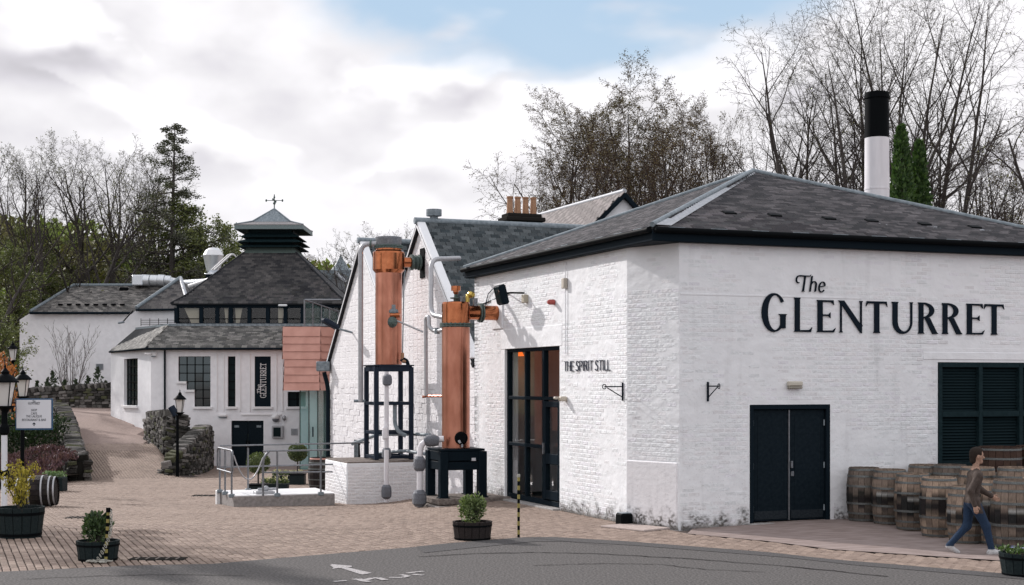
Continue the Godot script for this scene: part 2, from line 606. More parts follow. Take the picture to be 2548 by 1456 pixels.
func sheet(x0: float, x1: float, d0: float, d1: float, step: float, lift: float, keep: PackedVector2Array = PackedVector2Array()) -> Shape:
	var s := Shape.new()
	var nx := int(ceil((x1 - x0) / step))
	var nd := int(ceil((d1 - d0) / step))
	for a in nx + 1:
		for b in nd + 1:
			var x := minf(x1, x0 + a * step)
			var d := minf(d1, d0 + b * step)
			var y := ground(x, d)
			s._p(Vector3(x, y + lift, -d), Vector3(ground(x - 0.2, d) - ground(x + 0.2, d), 0.4, ground(x, d + 0.2) - ground(x, d - 0.2)).normalized())
	for a in nx:
		for b in nd:
			var p := Vector2(x0 + (a + 0.5) * step, d0 + (b + 0.5) * step)
			if keep.size() and not Geometry2D.is_point_in_polygon(p, keep): continue
			var q := a * (nd + 1) + b
			s.i.append_array([q, q + 1, q + nd + 2, q, q + nd + 2, q + nd + 1])
	return s


# a sheet of exactly that outline, cut into strips so that it follows the ground
func laid(outline: PackedVector2Array, lift: float, step := 0.5) -> Shape:
	var s := Shape.new()
	var box := Rect2(outline[0], Vector2.ZERO)
	for p in outline: box = box.expand(p)
	var d := box.position.y
	while d < box.end.y:
		var x := box.position.x
		while x < box.end.x:
			var xs := step * (1.0 if step >= 1.0 else 2.0)
			for poly in Geometry2D.intersect_polygons(outline, PackedVector2Array([Vector2(x, d), Vector2(x + xs, d), Vector2(x + xs, d + step), Vector2(x, d + step)])):
				var t := Geometry2D.triangulate_polygon(poly)
				for k in range(0, t.size(), 3):
					var q: Array[Vector3] = []
					for e in 3:
						var p := poly[t[k + e]]
						q.append(Vector3(p.x, ground(p.x, p.y) + lift, -p.y))
					s.tri_o(q[0], q[1], q[2], Vector3.UP)
			x += xs
		d += step
	return s


# ------------------------------------------------------------------ the sky: broken cloud with a blue gap
var cloud_a := FastNoiseLite.new()
var cloud_b := FastNoiseLite.new()
# where the billows lie: azimuth, elevation, half sizes (degrees), tilt, lighter or darker
var billows := [
	[-13.3, 9.9, 5.6, 0.95, -0.32, 0.20], [-17.3, 13.4, 2.9, 0.8, -0.3, 0.16], [-3.4, 11.8, 3.8, 0.95, 0.04, 0.20],
	[-0.6, 9.6, 5.4, 1.5, 0.34, 0.16], [2.8, 11.0, 3.4, 1.0, 0.22, 0.18], [8.4, 11.8, 2.9, 1.2, 0.1, 0.20], [16.0, 12.5, 5.0, 4.0, 0.0, 0.14],
	[-18.2, 11.8, 3.4, 1.15, -0.1, -0.27], [-2.0, 10.9, 2.6, 0.6, 0.0, -0.12], [-8.0, 10.6, 4.6, 1.5, -0.1, -0.05], [-14.6, 8.5, 4.0, 0.7, -0.1, -0.10],
	[-10.0, 14.0, 4.5, 1.2, 0.3, 0.05], [-6.0, 7.0, 4.5, 0.8, -0.25, 0.07], [-4.0, 4.5, 7.0, 1.0, 0.0, 0.03],
	[13.0, 8.0, 3.5, 1.4, 0.3, -0.07], [19.0, 9.0, 2.5, 1.2, 0.2, -0.09],
]


func sky_at(az: float, el: float) -> Color:
	var a := deg_to_rad(az)
	var e := deg_to_rad(el)
	var dir := Vector3(sin(a) * cos(e), sin(e), -cos(a) * cos(e))
	# clouds lie flat: their pattern is finer from low to high than from side to side
	var q := Vector3(dir.x, dir.y * 2.0, dir.z)
	var w1 := cloud_a.get_noise_3dv(q * 10.0)
	var w2 := cloud_a.get_noise_3dv(q * 10.0 + Vector3(31, 7, 3))
	var fine := cloud_b.get_noise_3dv(q * 34.0)
	var fine2 := cloud_b.get_noise_3dv(q * 34.0 + Vector3(11, 5, 17))
	var u := az + 1.5 * w1 + 1.5 * fine2
	var w := el + 0.6 * w2 + 0.95 * fine
	var light := 0.745 + 0.06 * w2 + 0.14 * fine + 0.05 * fine2
	for b in billows:
		var dx: float = u - b[0]
		var dy: float = w - b[1]
		if absf(dx) > 9.0 or absf(dy) > 6.0: continue
		var cs := cos(b[4])
		var sn := sin(b[4])
		var r := Vector2((dx * cs + dy * sn) / b[2], (dy * cs - dx * sn) / b[3])
		# crisp upper edges, soft undersides
		var soft := 0.35 if r.y > 0.0 and b[5] > 0.0 else 0.85
		light += 0.78 * b[5] * smoothstep(1.15, 1.15 - soft, r.length())
	# elsewhere broken cloud goes on, made brighter than ahead to fill the shaded walls
	var away := smoothstep(21.0, 30.0, absf(az)) if el < 22.0 else smoothstep(22.0, 30.0, el)
	var wide := cloud_a.get_noise_3dv(q * 3.0 + Vector3(5, 9, 1))
	light += away * 0.30 * cloud_a.get_noise_3dv(q * 6.0 + Vector3(2, 4, 8))
	var gap := smoothstep(1.12, 0.78, Vector2((u - 2.8) / 11.8, (w - 17.5) / 5.8).length())
	gap = maxf(gap, away * smoothstep(0.12, 0.42, wide))
	gap *= clampf(1.0 - smoothstep(0.12, 0.6, cloud_b.get_noise_3dv(Vector3(dir.x * 14.0, dir.y * 42.0, dir.z * 14.0))) * 0.7, 0.0, 1.0)
	light = clampf(light + away * 0.16, 0.52, 0.87 + 0.31 * away)
	var grey := Color(light * 0.985, light * 0.968, light * 1.0)
	if light < 0.76:
		grey = grey.lerp(Color(light * 0.97, light * 0.945, light * 1.01), smoothstep(0.76, 0.60, light))
	var blue := Color(0.30, 0.465, 0.66).lerp(Color(0.40, 0.53, 0.67), smoothstep(24.0, 9.0, el))
	var c := grey.lerp(blue, gap * 0.95)
	return c.lerp(Color(0.74, 0.73, 0.75), smoothstep(5.0, 0.0, el) * 0.6)


func make_sky() -> PanoramaSkyMaterial:
	cloud_a.seed = 21
	cloud_a.frequency = 0.32
	cloud_a.fractal_octaves = 4
	cloud_b.seed = 8
	cloud_b.frequency = 0.35
	cloud_b.fractal_octaves = 5
	var small := Image.create(1024, 512, false, Image.FORMAT_RGBF)
	small.fill(Color(0.25, 0.22, 0.2))
	for y in 262:
		for x in 1024:
			small.set_pixel(x, y, sky_at(wrapf((x + 0.5) / 1024.0 * 360.0, -180.0, 180.0), 90.0 - (y + 0.5) / 512.0 * 180.0))
	small.resize(4096, 2048, Image.INTERPOLATE_BILINEAR)
	# the part ahead again, as fine as the panorama holds
	var k := 360.0 / 4096.0
	for y in range(int((90.0 - 19.0) / k), int(90.0 / k) + 8):
		for x in range(-int(25.0 / k), int(25.0 / k)):
			small.set_pixel(posmod(x, 4096), y, sky_at((x + 0.5) * k, 90.0 - (y + 0.5) * k))
	var m := PanoramaSkyMaterial.new()
	m.panorama = ImageTexture.create_from_image(small)
	return m


func make_light() -> void:
	var cam := Camera3D.new()
	cam.name = "camera"
	add_child(cam)
	cam.position = Vector3(0, EYE, 0)
	cam.projection = Camera3D.PROJECTION_FRUSTUM
	cam.set_frustum(1456.0 / FOCAL * 0.1, Vector2(0, 227.0 / FOCAL * 0.1), 0.1, 4000.0)
	cam.current = true
	var env := Environment.new()
	env.background_mode = Environment.BG_SKY
	env.sky = Sky.new()
	env.sky.sky_material = make_sky()
	env.tonemap_mode = Environment.TONE_MAPPER_LINEAR
	env.tonemap_exposure = 1.26
	env.sdfgi_enabled = true
	env.ssao_enabled = true
	env.ssil_enabled = true
	var we := WorldEnvironment.new()
	we.name = "world"
	we.environment = env
	add_child(we)
	var sun := DirectionalLight3D.new()
	sun.name = "sun"
	sun.light_energy = 1.02
	sun.light_color = Color(1.0, 0.975, 0.96)
	sun.light_angular_distance = 1.1
	sun.shadow_enabled = true
	add_child(sun)
	var towards := Vector3(-0.727, 0.53, -0.687)
	sun.look_at_from_position(towards * 50.0, Vector3.ZERO)


# ------------------------------------------------------------------ the still house on the right
const EDGE := [[-6.45, 18.33], [-4.97, 18.97], [-3.94, 19.14], [-3.19, 19.76], [-1.39, 21.14], [-0.95, 21.56], [0.18, 22.42], [0.66, 22.45], [1.68, 21.88], [3.59, 20.44], [4.31, 19.61], [6.14, 18.14], [9.0, 15.9]]


# a point in the axes of the still house: along its shaded wall, up, along its sunny wall
func hs(a: float, y: float, b: float) -> Vector3:
	var t := deg_to_rad(TURN)
	return Vector3(2.352 + a * cos(t) - b * sin(t), y, -23.55 - a * sin(t) - b * cos(t))


func right_way() -> Vector3:
	return (hs(1, 0, 0) - hs(0, 0, 0)).normalized()


func left_way() -> Vector3:
	return (hs(0, 0, 1) - hs(0, 0, 0)).normalized()


func poly(list: Array) -> PackedVector2Array:
	var p := PackedVector2Array()
	for e in list: p.append(Vector2(e[0], e[1]))
	return p


func make_ground() -> void:
	var s := sheet(-60, 60, -20, 120, 1.0, 0.0)
	# out to the horizon on every side
	for q in [[-3000, -60, -3000, 3000], [60, 3000, -3000, 3000], [-60, 60, -3000, -20], [-60, 60, 120, 3000]]:
		s.quad_o(Vector3(q[0], -0.4, -q[2]), Vector3(q[1], -0.4, -q[2]), Vector3(q[1], -0.4, -q[3]), Vector3(q[0], -0.4, -q[3]), Vector3.UP)
	kind(put("ground", s, M.road), "structure")

	var road := [[-40.0, 16.8], [-9.0, 18.2]] + EDGE + [[30.0, 1.0], [30.0, -18.0], [-40.0, -18.0]]
	kind(put("asphalt_road", laid(poly(road), 0.030, 2.0), M.asphalt), "structure")
	var strip := []
	for e in EDGE.slice(4, 12): strip.append(e)
	for k in range(11, 3, -1): strip.append([EDGE[k][0] + 0.15, EDGE[k][1] - (0.62 if k > 5 else 0.8)])
	kind(put("road_patch", laid(poly(strip), 0.035), mottled(Color(0.055, 0.053, 0.054), Color(0.115, 0.11, 0.11), 0.9, 0.9, 0.1, 0.6, 61)), "structure")

	var bed := [[-9.0, 18.2]] + EDGE + [[9.6, 17.2], [14, 20], [14, 27], [3.2, 25], [-1.5, 33], [-3, 40], [-5, 62], [-19, 62], [-23, 56], [-20, 48], [-18, 40], [-14, 26], [-13, 18]]
	var paved: MeshInstance3D = kind(put("pavement", laid(poly(bed), 0.004), M.joint), "structure")
	kind(put("grass_verge", laid(poly([[-44, 18.0], [-10.3, 18.3], [-11.3, 24], [-15.7, 36], [-19.6, 47], [-44, 47]]), 0.028, 1.0), M.grass), "structure")
	# the lane beyond, too far off to tell its blocks apart
	kind(put("lane", laid(PackedVector2Array([Vector2(-24, 57), Vector2(-9.0, 57), Vector2(-8, 66), Vector2(-10, 82), Vector2(-42, 82), Vector2(-34, 66)]), 0.022, 1.0), M.road), "structure")
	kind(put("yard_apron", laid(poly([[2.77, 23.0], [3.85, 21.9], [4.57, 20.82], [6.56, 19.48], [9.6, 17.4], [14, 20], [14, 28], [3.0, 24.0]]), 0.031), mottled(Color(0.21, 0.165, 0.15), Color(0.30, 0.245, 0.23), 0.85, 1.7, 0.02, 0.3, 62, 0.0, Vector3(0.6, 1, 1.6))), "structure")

	# block paving, its courses running the way of the sunny wall
	var field := poly([[-9.0, 18.2]] + EDGE + [[9.6, 17.3], [6.56, 19.44], [4.57, 20.78], [3.85, 21.9], [2.77, 23.05], [2.6, 23.7], [1.95, 24.7], [0.9, 27.3], [-1.5, 33], [-3, 40], [-5, 59], [-17.6, 59], [-19, 48], [-15, 36], [-10.5, 24]])
	var xs := []
	var tones := []
	var l := left_way()
	var r := right_way()
	var o := Vector3(0, 0, -20)
	var patches := FastNoiseLite.new()
	patches.seed = 4
	patches.frequency = 0.35
	for a in range(-130, 110):
		var off := 0.1 if a % 2 else 0.0
		for b in range(-40, 225):
			var p := o + r * (a * 0.102 + rng.randf_range(-0.002, 0.002)) + l * (b * 0.203 + off)
			var d := -p.z
			if not Geometry2D.is_point_in_polygon(Vector2(p.x, d), field): continue
			var y := ground(p.x, d)
			var n := Vector3(ground(p.x - 0.2, d) - ground(p.x + 0.2, d), 0.4, ground(p.x, d + 0.2) - ground(p.x, d - 0.2)).normalized()
			n = (n + Vector3(rng.randf_range(-0.012, 0.012), 0, rng.randf_range(-0.012, 0.012))).normalized()
			var z := (-l - n * n.dot(-l)).normalized()
			xs.append(Transform3D(Basis(n.cross(z), n, z), Vector3(p.x, y + rng.randf_range(-0.003, 0.003), p.z)))
			var m := patches.get_noise_2d(p.x, d) * 0.5 + 0.5
			var f := rng.randf() * 0.35 + m * 0.45 + 0.1
			var t := Color(0.185, 0.138, 0.113).lerp(Color(0.352, 0.274, 0.226), f)
			if rng.randf() < 0.04: t = t.darkened(0.22)
			tones.append(t)
	# a few tones for all, so that blocks share their meshes
	var palette := tones_of(Color(0.215, 0.162, 0.134), Color(0.318, 0.246, 0.204), 8)
	var proto := Shape.new()
	proto.block(Vector3.ZERO, Vector3(0.086, 0.05, 0.199), 0.007)
	for k in tones.size():
		if xs[k].origin.z > -25.0: tones[k] = palette[k % 8] if tones[k].r > 0.24 else tones[k]
	pieces(paved, "paver", "pavers", proto, M.paver, xs, tones)


func make_road_marks() -> void:
	var crop := func(x: float, y: float) -> Vector3: return on_ground((960.0 + x / 5.79) / 1.2563, (1740.0 + y / 5.79) / 1.2563)
	var stroke := func(s: Shape, pts: Array, w: float) -> void:
		for k in pts.size() - 1:
			var a: Vector3 = crop.call(pts[k][0], pts[k][1]) + Vector3.UP * 0.035
			var b: Vector3 = crop.call(pts[k + 1][0], pts[k + 1][1]) + Vector3.UP * 0.035
			var side := (b - a).normalized().cross(Vector3.UP) * w * 0.5
			a.y += k * 0.0015
			b.y += k * 0.0015
			s.quad_o(a - side, a + side, b + side, b - side, Vector3.UP)
	var s := Shape.new()
	var q := []
	for p in [[410, 205], [450, 188], [810, 218], [800, 243], [715, 244], [1175, 350], [1000, 377], [950, 370], [620, 262], [560, 258], [450, 276], [470, 246]]:
		q.append(crop.call(p[0], p[1]) + Vector3.UP * 0.036)
	var flat := PackedVector2Array()
	for p: Vector3 in q: flat.append(Vector2(p.x, p.z))
	var t := Geometry2D.triangulate_polygon(flat)
	for k in range(0, t.size(), 3): s.tri_o(q[t[k]], q[t[k + 1]], q[t[k + 2]], Vector3.UP)
	tag(put("road_arrow", s, M.line_white), "worn white arrow painted on the asphalt, pointing left up the yard", "road marking")
	s = Shape.new()
	stroke.call(s, [[470, 505], [560, 497], [715, 490]], 0.09)
	stroke.call(s, [[830, 467], [920, 458], [1010, 495], [1130, 512]], 0.09)
	stroke.call(s, [[1030, 478], [1190, 440], [1270, 440], [1410, 480]], 0.09)
	stroke.call(s, [[1480, 428], [1720, 432], [1820, 408]], 0.07)
	stroke.call(s, [[1690, 378], [1840, 405]], 0.07)
	stroke.call(s, [[1800, 350], [1960, 330], [2110, 318]], 0.07)
	stroke.call(s, [[1910, 370], [2000, 383], [2100, 390]], 0.07)
	kind(tagged(put("road_lettering", s, M.line_white), "worn tops of white painted letters below the arrow on the asphalt", "road marking"), "stuff")


# seams and cracks in the asphalt, narrow and wandering
func make_road_seams() -> void:
	for q in [[[[1040, 1392], [1180, 1384], [1330, 1381], [1480, 1384], [1700, 1396], [1960, 1416], [2250, 1446]], 0.035, "long straight repair seam in the asphalt"], [[[1330, 1414], [1500, 1409], [1640, 1411], [1760, 1424], [1930, 1432]], 0.022, "short wandering crack in the asphalt right of the white lettering"], [[[60, 1448], [260, 1440], [420, 1437], [640, 1440]], 0.022, "fine crack in the asphalt at the bottom left"]]:
		var s := Shape.new()
		var pts := []
		for k in q[0].size() - 1:
			for j in 8:
				var f := j / 8.0
				pts.append(on_ground(lerpf(q[0][k][0], q[0][k + 1][0], f), lerpf(q[0][k][1], q[0][k + 1][1], f)) + Vector3(rng.randf_range(-0.03, 0.03), 0.0375, rng.randf_range(-0.03, 0.03)))
		for k in pts.size() - 1:
			var side: Vector3 = (pts[k + 1] - pts[k]).normalized().cross(Vector3.UP) * float(q[1]) * rng.randf_range(0.35, 0.65)
			s.quad_o(pts[k] - side, pts[k] + side, pts[k + 1] + side, pts[k + 1] - side, Vector3.UP)
		kind(put("road_crack", s, M.crack), "structure")


func tagged(o: Node, label: String, category: String, group := "") -> Node:
	tag(o, label, category, group)
	return o


# slates weather in drifts, and now and then one stands out
func roof_tones(xs: Array, a: Color, b: Color, spread := 0.8) -> Array:
	var f := FastNoiseLite.new()
	f.seed = 3
	f.frequency = 0.9
	var out := []
	for x: Transform3D in xs:
		var k := clampf(0.36 + f.get_noise_3dv(x.origin) * spread + rng.randf_range(-0.42, 0.5), 0.0, 1.0)
		out.append(a.lerp(b, snappedf(k * k * 0.6 + k * 0.4, 0.04)))
	return out


# blotches, pits and streaks of dirt on a painted wall, clear elsewhere
func dirt_material(wide: float, high: float, strength: float, seed_: int) -> StandardMaterial3D:
	var a := FastNoiseLite.new()
	a.seed = seed_
	a.frequency = 1.0
	a.fractal_octaves = 4
	var w := int(wide * 90.0)
	var h := int(high * 90.0)
	var im := Image.create(w, h, false, Image.FORMAT_RGBA8)
	for y in h:
		for x in w:
			var u := x / 90.0
			var v := high - y / 90.0
			var blot := a.get_noise_2d(u * 3.2, v * 3.2)
			var fine := a.get_noise_2d(u * 13.0 + 50.0, v * 17.0)
			var foot := smoothstep(0.34, 0.0, v + blot * 0.30) * clampf(0.55 + fine * 1.6, 0.0, 1.0)
			foot = maxf(foot, smoothstep(0.10, 0.02, v + fine * 0.06) * 0.75)
			var pit := smoothstep(0.50, 0.60, a.get_noise_2d(u * 22.0 + 9.0, v * 30.0) + 0.10 * blot) * smoothstep(3.4, 1.2, v) * strength
			var run := smoothstep(0.15, 0.6, a.get_noise_2d(u * 5.0 + 31.0, v * 0.35)) * 0.05
			var c := Color(0.24, 0.22, 0.20).lerp(Color(0.36, 0.31, 0.25), clampf(0.5 + blot, 0.0, 1.0))
			c.a = clampf(maxf(foot * 0.80, pit * 0.55) + run, 0.0, 0.9)
			im.set_pixel(x, y, c)
	var m := plain(Color.WHITE, 0.8)
	m.albedo_texture = ImageTexture.create_from_image(im)
	m.transparency = BaseMaterial3D.TRANSPARENCY_ALPHA
	m.metallic_specular = 0.1
	return m


func make_still_house() -> void:
	var t := thing("still_house", "whitewashed brick still house with hipped slate roof and dark double door", "building", hs(0, 0, 0), TURN)
	var up := Vector3.UP
	var sunny := frame(hs(0, 0, 8.68), -left_way())
	var shady := frame(hs(0, 0, 0), right_way())
	var corner := frame(hs(0, 0, 1.12), hs(0.40, 0, 0) - hs(0, 0, 1.12))
	var corner_w := hs(0.40, 0, 0).distance_to(hs(0, 0, 1.12))
	var door_gap := Rect2(1.82, -0.6, 2.86, 3.72)
	var leaf_gap := Rect2(1.717, 0.06, 1.57, 1.99)
	var louvre_gap := Rect2(5.51, 0.92, 2.69, 1.86)

	var s := Shape.new()
	s.wall(sunny, 0, 7.56, -0.5, 4.72, 0.3, [door_gap])
	s.wall(corner, 0, corner_w, -0.5, 4.72, 0.3, [])
	s.wall(shady, 0.40, 9.0, -0.5, 4.72, 0.3, [leaf_gap, louvre_gap])
	s.wall(frame(hs(9, 0, 0), left_way()), 0, 8.68, -0.5, 4.72, 0.3, [])
	s.wall(frame(hs(9, 0, 8.68), -right_way()), 0, 9.0, -0.5, 4.72, 0.3, [])
	var wall := put("wall", s, M.paint, t)
	var xs := []
	worn = FastNoiseLite.new()
	worn.seed = 77
	worn.frequency = 0.55
	bricks(sunny, 0.0, 7.56, 0.02, 4.70, [door_gap.grow(0.02), Rect2(1.6, 3.1, 3.2, 0.42)], xs, 0.0042)
	bricks(corner, 0.01, corner_w - 0.01, 1.12, 4.70, [], xs, 0.0032)
	bricks(shady, 4.725, 9.0, 0.02, 4.70, [leaf_gap.grow(0.03), louvre_gap.grow(0.03), Rect2(5.2, 2.8, 3.4, 0.24), Rect2(0.42, 3.84, 3.5, 0.05)], xs, 0.0055)
	bricks(shady, 0.41, 4.725, 0.02, 4.70, [leaf_gap.grow(0.03), Rect2(0.42, 3.84, 3.5, 0.05)], xs, 0.0024)
	worn = null
	var tones := []
	var grime := FastNoiseLite.new()
	grime.seed = 12
	grime.frequency = 2.2
	for x: Transform3D in xs:
		var v := rng.randf_range(0.80, 0.825)
		var y := x.origin.y
		var g := grime.get_noise_3dv(x.origin) * 0.5 + 0.5
		var c := Color(v * 0.985, v * 0.999, v * 1.028)
		var run := grime.get_noise_3d(x.origin.x * 0.9, y * 0.16, x.origin.z * 0.9) * 0.5 + 0.5
		c = c.darkened(0.10 * smoothstep(0.45, 0.85, run) + 0.05 * smoothstep(0.5, 0.8, g))
		if rng.randf() < 0.012: c = c.darkened(rng.randf_range(0.05, 0.16))
		tones.append(Color(snappedf(c.r, 0.02), snappedf(c.g, 0.02), snappedf(c.b, 0.02)))
	var proto := Shape.new()
	proto.block(Vector3.ZERO, Vector3(0.219, 0.069, 0.03), 0.009)
	pieces(wall, "brick", "brickwork", proto, M.brick, xs, tones)

	# smooth bands and the plinth of the cut corner
	s = Shape.new()
	s.box(sunny * Transform3D(Basis(), Vector3(3.2, 3.31, -0.01)), Vector3(3.2, 0.40, 0.036), 0.006)
	put("lintel_band", s, M.paint, t)
	s = Shape.new()
	s.box(shady * Transform3D(Basis(), Vector3(6.9, 2.89, -0.008)), Vector3(3.4, 0.13, 0.04), 0.006)
	s.box(shady * Transform3D(Basis(), Vector3(6.9, 3.0, -0.012)), Vector3(3.4, 0.06, 0.03), 0.004)
	put("lintel_band", s, M.paint, t)
	s = Shape.new()
	s.box(shady * Transform3D(Basis(), Vector3(2.17, 3.865, -0.01)), Vector3(3.5, 0.035, 0.034), 0.006)
	put("ledge", s, M.paint, t)
	s = Shape.new()
	s.box(corner * Transform3D(Basis(), Vector3(corner_w * 0.5 - 0.02, 0.54, -0.02)), Vector3(corner_w - 0.03, 1.14, 0.075), 0.015)
	put("plinth", s, M.render_coat, t)

	# dirt splashed up the foot of the walls, pitted paint, faint streaks under the eaves
	for q in [[sunny, 4.70, 7.55, 4.70, 1.0, 5], [sunny, 0.05, 1.80, 4.70, 1.0, 6], [corner, 0.01, corner_w - 0.01, 1.10, 0.4, 7], [shady, 0.42, 1.70, 4.70, 0.5, 8], [shady, 3.35, 5.48, 4.70, 0.35, 9]]:
		var dirt := MeshInstance3D.new()
		dirt.name = "weathering"
		var quad := PlaneMesh.new()
		quad.orientation = PlaneMesh.FACE_Z
		quad.size = Vector2(q[2] - q[1], q[3] - 0.01)
		dirt.mesh = quad
		dirt.material_override = dirt_material(q[2] - q[1], q[3], q[4], q[5])
		t.add_child(dirt, true)
		dirt.global_transform = q[0] * Transform3D(Basis(), Vector3((q[1] + q[2]) * 0.5, q[3] * 0.5 + 0.005, 0.0215 if q[0] != corner else 0.0205))

	# roof
	var e := 4.90
	var n := hs(-0.18, e, -0.18)
	var re := hs(9.18, e, -0.18)
	var le := hs(-0.18, e, 8.86)
	var fe := hs(9.18, e, 8.86)
	var top := hs(4.36, 6.61, 4.3)
	s = Shape.new()
	slope(s, [n, re, top])
	slope(s, [le, n, top])
	slope(s, [re, fe, top])
	slope(s, [fe, le, top])
	var roof := put("roof", s, M.roof_base, t)
	xs = []
	slates_on([n, re, top], 0.21, 0.105, xs)
	slates_on([le, n, top], 0.21, 0.105, xs)
	pieces(roof, "slate", "slates", slate_shape(0.21, 0.105, 0.020), M.slate, xs, roof_tones(xs, Color(0.020, 0.019, 0.022), Color(0.135, 0.122, 0.128), 0.35))
	s = Shape.new()
	s.box(frame(hs(4.5, 4.71, 4.34), right_way()), Vector3(9.3, 0.03, 9.0))
	put("soffit", s, M.dark, t)
	for q in [[hs(-0.16, 4.79, -0.16), hs(9.16, 4.79, -0.16)], [hs(-0.16, 4.79, 8.84), hs(-0.16, 4.79, -0.16)]]:
		s = Shape.new()
		s.box(frame((q[0] + q[1]) * 0.5, q[1] - q[0]), Vector3(q[0].distance_to(q[1]) + 0.02, 0.18, 0.03), 0.004)
		put("fascia", s, M.dark, t)
		s = Shape.new()
		var w: Vector3 = (q[1] - q[0]).normalized().cross(up)
		s.pipe([q[0] + w * 0.07 + up * 0.08, q[1] + w * 0.07 + up * 0.08], 0.05, 10)
		put("gutter", s, M.black, t)
		for k in 12:
			s = Shape.new()
			s.box(frame(q[0].lerp(q[1], (k + 0.5) / 12.0) + w * 0.07 + up * 0.125, q[1] - q[0]), Vector3(0.30, 0.012, 0.05), 0.003)
			put("gutter_bracket", s, M.lead, t)
	# lead over the hips
	s = Shape.new()
	var rw := right_way()
	var lw := left_way()
	s.quad_o(n + up * 0.06, n + rw * 0.34 + up * 0.052, top + rw * 0.08 + up * 0.03, top + up * 0.07, up)
	s.quad_o(n + up * 0.06, n + lw * 0.12 + up * 0.045, top + lw * 0.05 + up * 0.04, top + up * 0.07, up)
	put("hip_flashing", s, M.lead_pale, t)
	s = Shape.new()
	s.pipe([n + up * 0.055, top + up * 0.07], 0.045, 8)
	put("hip_roll", s, M.lead, t)
	for q in [re, le]:
		s = Shape.new()
		s.pipe([q + up * 0.03, top + up * 0.05], 0.05, 8)
		put("hip_roll", s, M.lead, t)
	# a row of little roof vents
	var nn := (re - n).cross(top - n).normalized()
	if nn.y < 0: nn = -nn
	for q in [[1813, 535], [1926, 541], [2061, 549], [2167, 555], [2299, 563], [2424, 570]]:
		var p := on_plane(q[0], q[1], n, nn)
		var f := Transform3D(Basis(rw, nn, rw.cross(nn)), p + nn * 0.035)
		s = Shape.new()
		s.box(f, Vector3(0.24, 0.05, 0.16), 0.015)
		var vent := put("roof_vent", s, M.black, t)
		if q[0] > 2100:
			s = Shape.new()
			s.box(f * Transform3D(Basis(), Vector3(0.10, -0.01, 0.16)), Vector3(0.22, 0.014, 0.14), 0.004)
			put("flashing", s, M.lead_pale, vent)

	# the glazed screen in the sunny wall
	var gx := sunny * Transform3D(Basis(), Vector3(0, 0, -0.10))
	var bars := func(called: String, x0: float, x1: float, y0: float, y1: float, z := 0.0, m: Material = M.dark) -> MeshInstance3D:
		var k := Shape.new()
		k.box(gx * Transform3D(Basis(), Vector3((x0 + x1) * 0.5, (y0 + y1) * 0.5, z)), Vector3(x1 - x0, y1 - y0, 0.10), 0.008)
		return put(called, k, m, t)
	bars.call("door_frame", 1.82, 1.90, 0.06, 3.12)
	bars.call("door_frame", 4.60, 4.68, 0.06, 3.12)
	bars.call("door_frame", 1.90, 4.60, 3.04, 3.12)
	bars.call("door_frame", 1.90, 4.60, 0.06, 0.16)
	bars.call("mullion", 2.79, 2.87, 0.16, 3.04)
	bars.call("mullion", 3.70, 3.80, 0.16, 3.04)
	for q in [[1.90, 2.79], [2.87, 3.70], [3.80, 4.60]]:
		bars.call("transom", q[0], q[1], 2.08, 2.15)
	for q in [[1.90, 2.79], [2.87, 3.70]]:
		bars.call("transom", q[0], q[1], 1.14, 1.21)
	var leaf: MeshInstance3D = bars.call("door", 3.82, 3.92, 0.18, 2.06, 0.02)
	for q in [[4.50, 4.59, 0.18, 2.06], [3.92, 4.50, 1.95, 2.06], [3.92, 4.50, 0.86, 1.06], [3.92, 4.50, 0.18, 0.36]]:
		s = Shape.new()
		s.box(gx * Transform3D(Basis(), Vector3((q[0] + q[1]) * 0.5, (q[2] + q[3]) * 0.5, 0.02)), Vector3(q[1] - q[0], q[3] - q[2], 0.096), 0.008)
		put("rail", s, M.dark, leaf)
	s = Shape.new()
	s.box(gx * Transform3D(Basis(), Vector3(3.87, 1.15, 0.09)), Vector3(0.03, 0.22, 0.05), 0.008)
	put("handle", s, M.steel, leaf)
	for q in [[1.90, 2.79, 2.15, 3.04], [2.87, 3.70, 2.15, 3.04], [3.80, 4.60, 2.15, 3.04], [1.90, 2.79, 1.21, 2.08], [2.87, 3.70, 1.21, 2.08], [1.90, 2.79, 0.16, 1.14], [2.87, 3.70, 0.16, 1.14], [3.92, 4.50, 1.06, 1.95], [3.92, 4.50, 0.36, 0.86]]:
		s = Shape.new()
		s.quad_o(gx * Vector3(q[0], q[2], 0), gx * Vector3(q[1], q[2], 0), gx * Vector3(q[1], q[3], 0), gx * Vector3(q[0], q[3], 0), gx.basis.z)
		put("pane", s, M.pane, t)
	s = Shape.new()
	s.box(sunny * Transform3D(Basis(), Vector3(3.25, 0.0, -0.04)), Vector3(2.86, 0.11, 0.36), 0.01)
	put("door_sill", s, M.concrete, t)
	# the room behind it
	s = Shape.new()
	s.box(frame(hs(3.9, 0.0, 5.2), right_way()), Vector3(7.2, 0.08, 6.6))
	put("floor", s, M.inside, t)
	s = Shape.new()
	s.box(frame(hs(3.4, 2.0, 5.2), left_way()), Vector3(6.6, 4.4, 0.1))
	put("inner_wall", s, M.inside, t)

	# a warm pendant lamp hangs in there
	var lamp_at := at(1284, 872, 31.2)
	s = Shape.new()
	s.lathe([Vector2(0.17, -0.12), Vector2(0.05, 0.13)], 16, Transform3D(Basis(), lamp_at))
	var lampm := plain(Color(0.6, 0.3, 0.08), 0.6)
	lampm.emission_enabled = true
	lampm.emission = Color(1.0, 0.42, 0.06)
	lampm.emission_energy_multiplier = 1.1
	put("lamp_shade", s, lampm, t)
	s = Shape.new()
	s.rod(lamp_at + up * 0.13, lamp_at + up * 1.2, 0.008, 5)
	put("lamp_cord", s, M.black, t)
	var glow := OmniLight3D.new()
	glow.name = "lamp_light"
